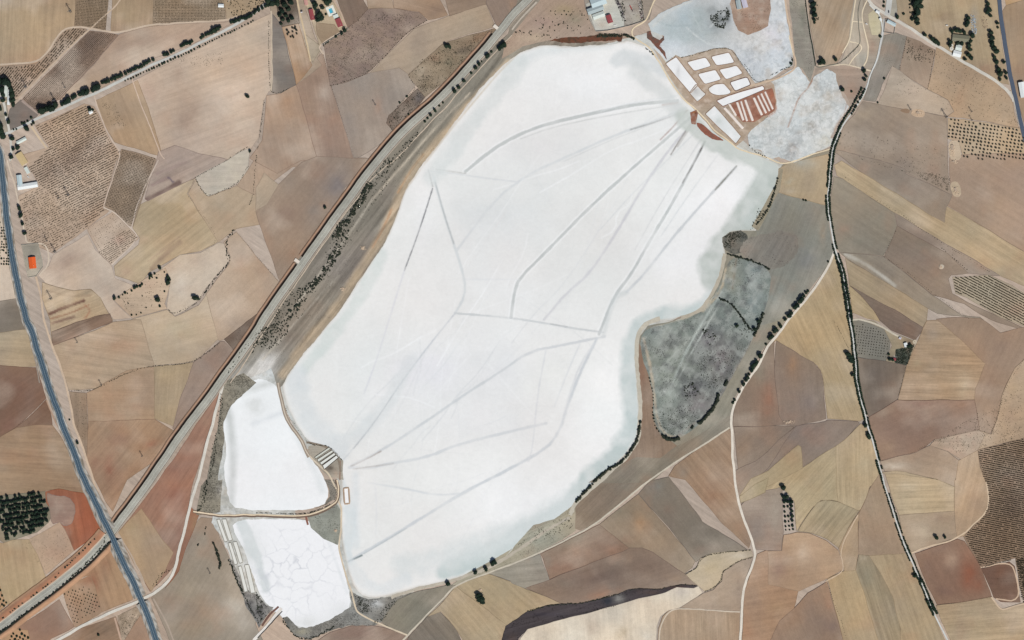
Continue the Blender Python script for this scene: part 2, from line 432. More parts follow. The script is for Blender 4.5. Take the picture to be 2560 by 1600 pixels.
# ------------------------------------------------------------- the base ground, far past the mapped area
def base_ground():
    x = np.concatenate([np.linspace(-9000, -640, 30), np.arange(-600, 3200, 20.0), np.linspace(3240, 12000, 30)])
    y = np.concatenate([np.linspace(-9000, -640, 30), np.arange(-600, 2240, 20.0), np.linspace(2280, 11000, 30)])
    X, Y = np.meshgrid(x, y); sh = X.shape; X = X.ravel(); Y = Y.ravel()
    C = np.repeat(lin((180, 164, 150))[None], len(X), 0)
    n1 = fbm(X / 160, Y / 160, 5, 4); n2 = fbm(X / 260, Y / 260, 8, 3)
    C = C * (1 + .5 * n1)[:, None] * (1 + np.stack([n2 * .15, n2 * 0, -n2 * .15], 1))
    i = np.arange(sh[0] * sh[1]).reshape(sh)
    a, b, c, d = i[:-1, :-1].ravel(), i[:-1, 1:].ravel(), i[1:, 1:].ravel(), i[1:, :-1].ravel()
    me = bulk('ground', np.stack([X - 1280, 800 - Y, X * 0], 1), np.vstack([np.stack([d, c, b], 1), np.stack([d, b, a], 1)]))
    set_col(me, C); o = link('ground', me, SOIL); tag(o, kind='structure')
    o['furrow_angle'] = 0.6; o['furrow_amp'] = 0.15; o['weeds'] = 0.2
base_ground()

# ------------------------------------------------------------- fields and lake beds
# built twice: a dry run that only averages the soil tones of neighbouring plots, then the real sheets
def land():
 F('V -60,-60 192,-60 190,0 178,67 152,73 110,132 88,153 -60,160', (189,164,135), 'V 60,148,110,22 190,152,128 .5', 'V 100,40,60,40 196,172,142 .5', ang=93, amp=.12, head=.06)
 F('Z00 722,-200 1022,-200 1022,0 1000,300 870,262 700,250', (158,136,114), ang=92, amp=.1)
 F('V 268,-60 387,-60 385,0 380,58 300,76 262,73', (183,157,130), 'V 290,40,30,30 190,168,135 .5', ang=92, amp=.12, head=.05)
 F('Z00 1460,-200 2060,-200 2130,60 2130,190 1440,235', (160,140,120), 'Z00 1640,200,140,40 130,120,112 .5', ang=0, amp=.08)
 F('Z00 2050,-200 2600,-200 2500,0 2419,100 2230,170 2140,190 2130,60', (178,154,126), weeds=.3)
 F('Z00 -200,640 0,630 340,605 440,520 590,290 700,262 810,270 830,285 160,940 100,800 60,760 -200,750', (178,154,136), 'Z00 200,780,120,100 170,148,140 .5', ang=-55, amp=.15, weeds=.3)
 F('Z00 850,285 1120,325 900,590 560,940 510,960 360,1080 210,940', (150,126,112), 'Z00 860,400,180,90 112,95,92 .75 -40', 'Z00 560,720,160,100 140,116,105 .4', ang=-46, amp=.1)
 F('Z00 1130,320 1330,262 1560,235 2130,205 2260,180 1850,400 1440,560 960,830 560,945 900,600', (192,167,150), 'Z00 1240,520,320,50 206,184,165 .8 -25', 'Z00 1450,380,300,40 184,155,140 .6 -10', 'Z00 700,860,260,60 194,164,132 .8 -30', 'Z00 1900,300,260,40 180,152,138 .5 -15', ang=-25, amp=.07)
 F('Z00 -200,560 -200,1300 0,1290 170,1210 110,1230 60,1000 100,800 60,760 -200,750', (176,166,150), weeds=.3, mottle=.4, mottle_col=(120,112,102))
 F('Z00 90,1030 200,940 370,1080 340,1110 110,1230 75,1130', (136,124,120), weeds=0)
 F('V 315,192 500,100 640,30 690,0 690,80 668,215 636,215 622,240 612,325 585,365 465,425 350,470 372,385 387,372 345,270', (206,184,167),
   'V 555,235,60,50 222,203,190 .8', 'V 480,150,60,30 206,184,165 .5', 'V 440,285,60,35 160,132,118 .85 -60', 'V 420,170,25,60 182,150,132 .5', 'V 570,150,60,40 190,162,142 .6', 'V 590,90,50,40 206,186,166 .6', 'V 350,215,30,40 192,160,145 .6', 'V 470,330,60,30 205,180,165 .6', 'V 430,380,50,50 190,166,152 .6', ang=-20, amp=.08)
 F('V 225,238 326,190 350,255 385,370 300,345 270,335 245,290', (186,157,128), 'V 285,285,22,30 150,124,104 .6 60', 'V 350,330,20,30 190,160,125 .5', ang=68, amp=.08, weeds=.35)
 F('Z00 330,1190 800,985 890,1010 930,1080 1050,1340 1140,1430 1110,1512 Z01 1100,0 970,450 1030,480 810,660 500,880 270,780 170,400 180,340 380,250 260,50 210,-50 Z00 460,1390 420,1330', (196,170,150),
   'Z01 620,40,280,110 130,108,98 .85 -27', 'Z00 900,1400,200,60 168,142,128 .7 -27', 'Z01 900,420,90,90 165,142,125 .6', 'Z00 620,1130,250,60 198,172,146 .6 -25', 'Z01 480,420,260,110 204,180,158 .4', ang=-27, amp=.12)
 F('Z01 1110,0 Z00 1150,1405 1470,1495 Z01 1480,0 1250,630 1190,610 1060,480 980,440', (162,140,122), 'Z01 1150,340,90,120 185,162,140 .6', ang=-60, amp=.08)
 F('Z01 820,650 1060,490 1220,640 1310,740 1050,985 930,870', (200,176,158), 'Z01 1130,760,70,40 205,160,145 .7', ang=-30, amp=.1)
 F('Z01 500,900 830,700 900,850 1050,990 1090,1120 1290,1200 1060,1310 1240,1500 1070,1512 950,1300 850,1215 700,1230 430,1170 360,1090 460,1000', (208,188,173),
   'Z01 620,960,170,80 170,146,136 .8 -25', 'Z01 820,820,70,110 216,196,182 .6', 'Z01 560,1080,160,50 190,168,155 .6', ang=-30, amp=.06)
 F('Z01 1330,420 1780,200 1840,175 1770,320 2060,770 1900,860 1700,900 1400,1060 1330,1170 1090,1090 1080,1000 1310,800 1320,740 1250,640', (194,172,142),
   'Z01 1500,520,150,120 180,160,130 .6', 'Z01 1750,800,90,200 200,176,148 .6 -40', 'Z01 1180,1060,80,70 196,160,142 .5',
   lines=[('Z01 1700,780 1560,890 1440,1030', 13, (148,126,108), .8, 3), ('Z01 1690,730 1500,880 1400,960', 5, (165,142,122), .6, 3)], ang=-38, amp=.12)
 F('Z01 1480,0 1500,-80 1650,-140 1900,-60 2160,0 1840,170 1690,240 1400,390 1370,370 1420,200', (182,160,150), 'Z01 1600,150,120,70 150,132,126 .7 -30',
   lines=[('Z01 1385,380 1540,310 1690,215', 14, (118,98,92), .85, 2), ('Z01 1430,240 1580,170', 8, (150,130,125), .7, 3), ('Z01 1480,130 1760,20', 9, (150,132,125), .6, 4), ('Z01 1590,160 1640,215', 5, (95,85,100), .7, 2)], ang=-27, amp=.12)
 F('Z01 1850,160 2160,0 2260,-70 2360,-110 2340,100 2280,200 2150,270 1960,340 1920,310', (209,199,186), 'Z01 1990,280,90,40 184,180,174 .8', weeds=.3, mottle=.5, mottle_col=(186,176,164))
 F('Z01 1780,320 1850,180 1930,320 1970,345 2160,275 2330,210 2450,-60 2419,240 Z11 60,600 Z01 2230,650 2060,780', (193,169,144), 'Z01 2050,420,90,60 184,168,150 .6', ang=-40, amp=.06)
 F('V 600,380 625,330 640,230 690,215 765,150 790,250 820,330 830,385 690,395 600,460 560,440', (186,160,140), 'V 625,350,22,12 214,184,165 .8', 'V 640,370,40,30 190,150,135 .5', 'V 660,300,40,60 178,148,132 .5', 'V 700,350,40,30 165,135,122 .7', ang=80, amp=.07)
 # between station hedge and railway, long strips
 F('Z10 100,900 240,880 380,800 470,1100 580,1450 590,1530 430,1512 200,1640 -60,1500 60,1330', (184,156,136), 'Z10 300,950,70,60 190,150,120 .6', 'Z10 300,1150,120,90 188,160,136 .6', ang=75, amp=.06)
 F('Z10 380,800 520,620 630,500 710,820 820,1150 930,1512 1000,1560 590,1560 470,1100', (176,148,132), 'Z10 650,880,60,90 214,194,180 .9', 'Z10 560,760,70,60 150,124,112 .7', 'Z10 700,1300,120,120 172,138,120 .6', 'Z10 520,1000,50,90 190,162,140 .5', ang=80, amp=.08)
 F('Z10 710,810 900,760 1080,690 1230,520 1450,710 1510,810 1240,1120 1310,1260 1060,1440 930,1512 820,1150', (176,160,150), 'Z10 900,1150,120,200 150,142,140 .7', 'Z10 1150,1000,40,90 190,150,128 .7', 'Z10 850,850,90,50 188,168,158 .7', 'Z10 1350,900,120,120 172,158,150 .6', ang=78, amp=.06)
 F('Z10 1080,690 1230,520 1500,270 1810,150 2180,40 2260,250 1790,390 1600,560 1440,700 1350,640', (184,164,145), 'Z10 1500,420,200,90 176,158,145 .5', 'Z10 2050,150,150,60 192,172,150 .6', ang=-20, amp=.06)
 F('Z10 640,430 870,270 960,190 1000,110 1080,85 1290,75 1540,120 1620,190 1450,290 1220,520 1050,700 850,780 700,810', (160,138,126), 'Z10 1300,200,250,90 140,120,118 .5', 'Z10 1150,450,120,120 150,130,112 .5', weeds=.75, ang=30, amp=.1, mottle=.35, mottle_col=(130,112,108))
 F('Z10 720,-200 1010,-200 1010,0 1060,80 960,200 870,260 830,200', (140,118,105), 'Z10 900,160,60,90 128,102,96 .5', ang=70, amp=.08)
 F('Z10 1010,-200 1290,-200 1280,0 1300,80 1060,80', (174,148,124), ang=10, amp=.07)
 F('Z10 1280,-200 1760,-200 1740,0 1810,140 1630,190 1540,110 1300,75', (176,146,122), 'Z10 1700,100,120,60 142,116,104 .7 -20', ang=15, amp=.09)
 F('Z10 1740,-200 2220,-200 2180,40 1830,150', (160,138,122), 'Z10 2000,50,60,20 130,112,104 .6', ang=-10, amp=.1)
 F('Z10 2180,30 2220,-200 2700,-200 Z20 120,0 0,80 Z10 2380,170 2280,260', (158,138,128), 'Z10 2419,40,30,60 184,145,110 .5', ang=60, amp=.08)
 F('Z10 1790,400 2290,260 1960,620 1600,920 1440,710 1600,560', (166,146,124), 'Z10 2100,350,160,40 150,108,78 .8 -25', 'Z10 1970,470,80,30 78,76,84 .9 -10', 'Z10 1800,440,40,30 80,100,85 .8', 'Z10 1560,680,90,60 186,170,150 .6', 'Z10 1850,580,90,50 110,112,92 .6', 'Z10 1680,550,50,30 170,120,95 .6', weeds=.8, mottle=.4, mottle_col=(125,110,92))
 F('Z10 1530,840 1600,920 1310,1260 1235,1160 1260,1090', (130,112,100), 'Z10 1540,930,45,50 76,78,98 .9', 'Z10 1420,920,50,60 140,102,80 .6', weeds=.8, mottle=.4, mottle_col=(100,88,80))
 # farm by the station road
 F('Z10 140,-200 470,-200 470,100 560,360 620,480 580,560 620,620 380,800 240,880 160,860 135,100', (178,158,140), weeds=.4)
 F('Z10 145,120 250,250 300,500 380,800 240,880 160,860', (130,124,122), 'Z10 260,720,60,60 112,116,120 .8', 'Z10 200,220,40,40 142,118,110 .6', weeds=.2)
 F('Z10 250,260 400,225 460,420 530,620 380,800 330,560', (190,152,118), 'Z10 470,640,50,50 160,112,84 .6', ang=75, amp=.1)
 F('Z10 180,-200 350,-200 410,222 245,255 200,100', (105,92,84), weeds=.7)
 F('Z10 470,330 600,430 610,470 540,590 500,520 450,340', (172,158,136), weeds=.5)
 F('Z10 470,-200 720,-200 730,0 860,270 620,410 600,440 560,300 470,60', (194,174,148), 'Z10 640,290,80,50 165,140,118 .8', weeds=.25)
 F('Z10 570,220 740,235 790,300 620,405 580,330', (166,142,118), ang=20, amp=.06)
 # brown block by the railway
 F('Z11 30,600 0,480 100,420 210,230 430,20 570,-30 1080,-10 1040,60 840,260 690,500 480,850 400,990 230,1160', (172,150,134),
   'Z11 760,230,110,160 138,134,142 .85 20', 'Z11 560,120,110,90 184,146,124 .7', 'Z11 300,500,130,110 158,132,122 .6', 'Z11 80,30,50,30 200,150,135 .6', 'Z11 550,500,80,140 150,146,146 .6 25', 'Z11 350,900,60,90 178,138,112 .6', 'Z11 150,900,110,100 166,142,130 .5', 'Z11 650,420,50,40 180,140,112 .6', ang=-52, amp=.07)
 F('Z01 2419,260 2500,120 Z11 100,140 210,230 100,420 0,480', (190,170,150), ang=-45, amp=.05)
 F('Z01 2230,680 2419,900 Z11 230,1165 20,1440 Z02 2419,0 2120,180 2080,195 2000,160 1880,60 Z01 1900,1400 1950,1260 2160,980 2170,900 2110,780', (196,172,152), 'Z02 2200,40,120,60 178,160,150 .5', 'Z01 2300,900,80,120 190,160,142 .5', ang=-45, amp=.05)
 F('Z01 1530,1020 1700,900 1890,880 2060,780 2110,790 2170,920 2140,980 1920,1240 1880,1330 1740,1420 1650,1470 1580,1400 1600,1150', (207,190,175), 'Z01 1900,950,110,70 184,168,158 .7', 'Z01 1720,1150,60,120 224,210,198 .8', ang=-40, amp=.05)
 F('Z01 1080,1320 1400,1100 1560,1020 1610,1150 1560,1350 1580,1400 1250,1500', (203,178,155), 'Z01 1350,1170,120,50 205,170,150 .6', weeds=.2)
 F('Z01 1240,1512 1580,1410 1650,1480 1880,1375 1950,1270 Z02 2060,180 1860,370 1820,390 1460,430 1400,230 1320,0', (202,181,158), 'Z02 1700,80,160,90 196,182,150 .5', 'Z02 1500,0,90,40 214,196,180 .6', 'Z02 1950,60,70,60 206,182,165 .5', ang=-15, amp=.05)
 F('Z02 490,240 900,100 1070,20 1330,0 1400,230 1460,430 1200,480 900,650 650,660 560,380', (190,167,144), 'Z02 1150,240,190,90 194,150,122 .65', 'Z02 720,320,90,50 168,148,130 .6', 'Z02 900,380,120,60 176,154,134 .5', 'Z02 1300,60,60,60 198,180,160 .6', ang=8, amp=.12)
 F('Z01 400,1160 460,1180 700,1232 860,1220 950,1300 1060,1512 Z02 1060,20 500,240 470,0 Z01 400,1300', (188,164,134), 'Z01 820,1270,50,30 150,140,120 .5',
   lines=[('Z01 470,1455 620,1390 790,1330', 11, (118,90,78), .85, 2), ('Z01 480,1500 660,1450 840,1370', 5, (150,112,90), .7, 2), ('Z01 800,1500 860,1420 800,1370', 3, (160,100,80), .6, 2), ('Z01 480,1240 640,1290 860,1280', 6, (160,138,116), .6, 3), ('Z02 490,30 700,-30', 9, (130,104,92), .7, 3)], ang=-23, amp=.16)
 F('Z02 490,110 720,20 900,-40 1040,-60 1060,20 500,240', (138,112,100), ang=-22, amp=.28)
 F('Z02 825,690 900,655 1200,480 1330,455 1455,440 1460,940 1200,950 835,960', (184,154,128), 'Z02 1350,560,90,60 172,136,112 .6', 'Z02 1280,820,60,40 190,146,122 .6', 'Z02 1100,700,160,80 188,160,136 .5', ang=0, amp=.07)
 F('Z02 655,675 820,690 832,1150 822,1330 760,1130 700,1000 688,850', (162,138,118), ang=88, amp=.1, weeds=.3)
 F('Z02 1455,440 1830,400 1790,520 1640,1000 1460,930', (184,162,132), 'Z02 1550,520,70,60 194,172,138 .5', ang=96, amp=.1)
 F('Z02 1830,400 2080,205 2120,200 2210,290 1900,820 1690,1070 1630,1020 1700,760', (164,142,132), 'Z02 1950,420,100,90 148,130,128 .5', ang=-58, amp=.06)
 F('Z02 835,960 1460,935 1630,1040 1680,1080 1420,1360 1200,1512 Z03 1070,300 1000,200 900,0 Z02 880,1512 820,1330', (178,146,120),
   'Z02 1040,1420,60,130 158,88,70 .8', 'Z02 1130,1130,110,60 146,118,110 .7', 'Z02 1430,1170,90,30 168,100,76 .75 -20', 'Z02 900,1350,50,60 160,104,88 .6', 'Z02 1250,1350,90,60 172,138,106 .5', 'Z03 1080,100,60,90 176,138,112 .5', ang=-50, amp=.12)
 F('Z02 2120,180 2330,20 2440,-60 2450,-20 2300,220 2215,285', (112,92,82), weeds=.6, ang=-50, amp=.1)
 # west of the highway
 F('Z01 -200,-100 0,0 60,400 110,1000 170,1310 0,1350 -200,1400', (207,187,170), 'Z01 0,1250,120,60 218,198,184 .5', 'Z01 20,200,60,200 196,186,170 .6', ang=85, amp=.05)
 F('Z01 -200,1350 170,1310 230,1512 Z02 250,85 -200,160', (132,120,110), 'Z01 60,1460,120,30 115,104,98 .5', ang=-10, amp=.06, weeds=.3)
 F('Z02 -200,150 250,88 350,440 200,445 -200,405', (188,168,142), 'Z02 280,200,30,80 194,172,138 .5', ang=4, amp=.1)
 F('Z02 -200,405 200,445 350,450 440,740 150,1020 0,1110 -200,1200', (142,110,94), 'Z02 200,620,150,110 148,112,100 .5', 'Z02 100,980,120,60 150,108,98 .6 -35', 'Z02 330,560,60,100 150,124,108 .5', ang=-35, amp=.08)
 F('Z02 150,1025 300,890 440,750 480,880 500,990 380,990', (134,102,84), ang=-40, amp=.07)
 F('Z02 -200,1190 0,1110 160,1020 380,990 500,990 570,1090 780,1512 Z03 790,120 560,85 400,105 -200,170', (172,144,118), 'Z02 400,960,90,50 166,118,92 .7', 'Z02 350,1350,150,120 158,128,106 .6', 'Z02 600,1400,90,110 176,146,116 .5', 'Z02 100,1300,200,80 180,150,122 .5', ang=3, amp=.13)
 F('Z03 -200,170 430,105 480,350 460,400 350,490 40,600 -200,400', (142,138,122), weeds=.2)
 F('Z03 430,110 560,88 820,130 880,260 960,460 900,530 700,670 610,460 560,400 440,220', (172,100,68), 'Z03 660,560,60,80 118,84,68 .7', 'Z03 800,300,60,150 178,96,60 .6', 'Z03 600,140,60,30 150,80,60 .6', 'Z03 720,300,20,110 196,128,92 .6', ang=80, amp=.12)
 F('Z03 430,120 510,150 640,150 720,260 690,400 610,440 560,400 480,420 470,250', (170,146,136), 'Z03 540,250,60,60 190,170,160 .6', weeds=.5, rough=1.5, smo=1, mottle=.5, mottle_col=(140,112,100))
 F('Z03 270,560 420,480 560,400 610,460 700,670 430,890 350,700', (198,170,148), 'Z03 520,700,120,60 184,136,112 .5', ang=-30, amp=.05)
 F('Z03 -200,560 30,600 120,570 270,560 350,700 430,910 250,1080 60,1190 -200,900', (192,167,134), 'Z03 200,750,110,90 186,150,122 .5', 'Z03 100,1050,90,70 190,170,130 .5', ang=80, amp=.1)
 F('Z03 -200,880 0,1000 60,1190 -60,1300 -200,1350', (198,156,118), weeds=.1)
 F('Z03 1040,640 1100,720 1260,1060 1250,1130 960,1250 900,1010 850,900 700,950 640,1010 760,880 960,720', (186,150,118), 'Z03 880,960,60,110 158,84,62 .75', 'Z03 1000,800,60,90 166,110,84 .6', 'Z03 1140,900,80,110 190,154,118 .5', ang=72, amp=.12)
 F('Z03 590,1060 640,1010 850,900 900,1010 960,1250 740,1390 700,1390', (188,154,124), 'Z03 840,940,90,60 158,86,66 .75', 'Z03 900,1180,50,70 166,110,84 .6', ang=75, amp=.08)
 F('Z03 -40,1600 150,1390 330,1290 560,1130 700,1390 480,1500 400,1600', (166,132,114), 'Z03 300,1400,130,60 150,116,104 .5', ang=-35, amp=.06)
 F('Z03 -200,1560 0,1500 130,1400 260,1420 300,1600 -200,1700', (196,158,122), ang=-35, amp=.06)
 F('Z02 2070,680 1990,1000 1870,1400 1830,1512 Z03 1790,200 1730,540 1660,800 1420,1050 1340,920 1110,500 1230,360 1500,0 Z02 1600,1370', (170,128,110), 'Z02 1880,1240,60,120 182,142,118 .5', 'Z02 1620,1440,110,60 150,100,84 .6', 'Z03 1660,150,60,120 158,98,82 .6', 'Z03 1700,500,40,100 150,92,78 .5', 'Z02 1950,950,60,90 176,144,122 .6', ang=-57, amp=.12)
 F('Z03 1110,500 1230,370 1340,270 1420,380 1530,560 1640,690 1560,850 1430,1050 1340,920', (192,162,130), 'Z03 1480,640,80,60 196,156,122 .5', 'Z03 1250,450,80,80 180,160,122 .5', ang=70, amp=.07)
 F('Z03 1110,1285 1280,1200 1340,1255 1160,1540 1130,1400', (164,146,128), weeds=.7, ang=-60, amp=.25, mottle=.5, mottle_col=(196,176,156))
 F('Z03 500,1540 650,1440 1090,1290 1130,1400 1160,1560', (160,130,108), 'Z03 960,1400,130,60 120,104,86 .7', weeds=.5, ang=-30, amp=.12)
 F('Z03 1160,1540 1340,1255 1400,1370 1480,1560', (176,142,120), ang=60, amp=.06)
 F('Z03 1780,480 1900,350 2020,360 2080,550 2170,750 2200,880 2280,1060 2419,1320 Z13 0,1370 110,1600 Z03 1640,1600 1430,1110 1660,880 1740,700', (166,152,138), 'Z03 2200,1200,150,140 208,198,188 .9', 'Z03 2330,1350,90,100 204,192,182 .8', 'Z03 1800,1000,120,200 178,160,138 .6', 'Z03 2050,750,100,200 160,150,140 .6', 'Z03 2200,950,60,90 188,178,168 .6', 'Z03 1850,1400,160,120 170,150,130 .6', ang=-58, amp=.07)
 F('Z03 1720,560 1800,250 1880,330 1760,640 1690,860 1560,1020 1660,860', (168,112,86), 'Z03 1860,420,60,90 170,150,115 .7', ang=-75, amp=.1, weeds=.3)

 # ------------------------------------------------------------- the strip between the railway and the lake
 def shore_streaks(X, Y, C):
     # lines of dry mud and wash parallel to the railway
     v = (X * 0.79 + Y * 0.61); u = (Y * 0.79 - X * 0.61)
     s = fbm(v / 7, u / 160, 101, 4)
     return C * (1 + s * .95)[:, None]
 sheet('dry_shore', 'V 1240,-60 1330,-60 1345,0 1270,60 1235,100 1300,90 1400,92 1500,84 1520,100 1400,140 1250,160 1180,190 1120,260 1060,330 1010,390 970,440 940,520 900,610 860,680 790,760 710,860 680,910 690,950 660,960 620,900 590,900 550,980 540,1060 530,1120 545,1180 560,1215 480,1215 500,1100 515,1000 530,900 545,870 600,780 700,620 760,540 830,440 900,360 1000,270 1100,170 1200,80', (138,132,120),
   ('V 1420,50,90,40 168,146,130 .6', 'V 1290,60,60,40 160,136,120 .7', 'V 790,620,60,110 138,130,124 .6 -55', 'V 920,450,30,50 140,130,120 .6', 'V 730,740,60,60 146,128,112 .6', 'V 620,870,60,26 214,210,204 .9 -40', 'V 570,915,40,30 206,206,202 .8', 'V 530,1130,20,60 176,172,160 .7', 'V 860,600,30,80 136,126,120 .5 30', 'V 680,800,50,40 120,104,92 .6 -50'),
   lines=[('V 1200,150 1150,205 1100,260 1040,330 990,385 960,430 937,480 925,510 903,560 862,622 830,672 797,725 745,785 700,840 668,885', 22, (190,170,144), .85, 6),
          ('V 1000,365 965,410 940,455', 6, (176,146,116), .7, 3), ('V 925,495 905,540 880,585', 6, (174,142,114), .7, 3), ('V 880,470 820,560 760,640 700,720', 5, (190,182,168), .6, 3), ('V 1110,220 1040,290 960,380 880,470', 4, (196,184,166), .6, 2),
          ('V 800,650 700,760 620,850', 3, (198,190,176), .7, 2)], painter=shore_streaks, step=4.5, rough=0, weeds=.55, edge='', ang=-52, amp=.16, low=.1)
 sheet('scrubland', 'Z20 250,20 330,-100 700,-100 700,40 790,300 850,310 1050,320 1150,330 1180,380 1000,400 700,400 350,380 100,440 -100,560 -60,400', (166,146,130), ('Z20 500,90,110,50 158,142,112 .7', 'Z20 300,210,150,40 158,134,124 .6', 'Z20 600,180,80,60 138,132,112 .7', 'Z20 200,360,120,40 196,178,150 .6', 'Z20 60,520,90,60 198,182,156 .6'), weeds=.55, ang=-40, amp=.1, edge='')
 # ------------------------------------------------------------- the salt lake
 LAKE = 'V 1218,128 1262,112 1292,106 1340,112 1400,108 1440,104 1474,100 1482,95 1510,104 1540,112 1570,168 1598,215 1620,240 1660,270 1700,315 1755,350 1810,374 1846,390 1840,430 1815,490 1785,545 1755,545 1722,548 1708,572 1716,612 1690,680 1655,735 1600,752 1555,757 1520,772 1505,800 1502,850 1508,940 1510,1015 1492,1060 1440,1112 1380,1160 1356,1190 1345,1218 1290,1250 1200,1312 1150,1342 1060,1372 972,1390 900,1412 862,1412 838,1392 822,1345 810,1290 806,1240 808,1160 806,1120 796,1090 760,1055 728,1048 690,985 668,925 668,903 705,850 760,785 806,728 840,676 870,630 915,562 938,506 958,445 990,398 1040,335 1110,240 1165,175'
 def crust(X, Y, C):
     n = fbm(X / 120, Y / 120, 201, 4); m = fbm(X / 30, Y / 30, 205, 3)
     v = fbm(X / 60, Y / 60, 221, 4) * 9; fr = v - np.floor(v); ter = np.clip(fr * 5, 0, 1) - fr   # drying terraces
     C = C * (1 + .10 * n + .05 * m + .028 * ter)[:, None]
     t = fbm(X / 150, Y / 150, 211, 3)
     return C * (1 + np.stack([-t * .03, t * .012, t * .02], 1))
 _lr = random.Random(4); lake_lines = []
 for _ in range(46):
     _a = _lr.uniform(0, 1); _cx = 900 + 560 * _a + _lr.uniform(-190, 190); _cy = 1180 - 850 * _a + _lr.uniform(-160, 160); _an = R(-54) + _lr.gauss(0, .45); _L = _lr.uniform(50, 200)
     _p = [(_cx + math.cos(_an) * _L * t + _lr.gauss(0, 5), _cy + math.sin(_an) * _L * t + _lr.gauss(0, 5)) for t in (-1, -.5, 0, .5, 1)]
     lake_lines.append(('V ' + ' '.join(f'{a:.0f},{b:.0f}' for a, b in _p), _lr.choice([2.2, 3, 5]), _lr.choice([(216, 219, 221), (212, 214, 216), (244, 245, 246)]), _lr.uniform(.12, .4), 1.5))
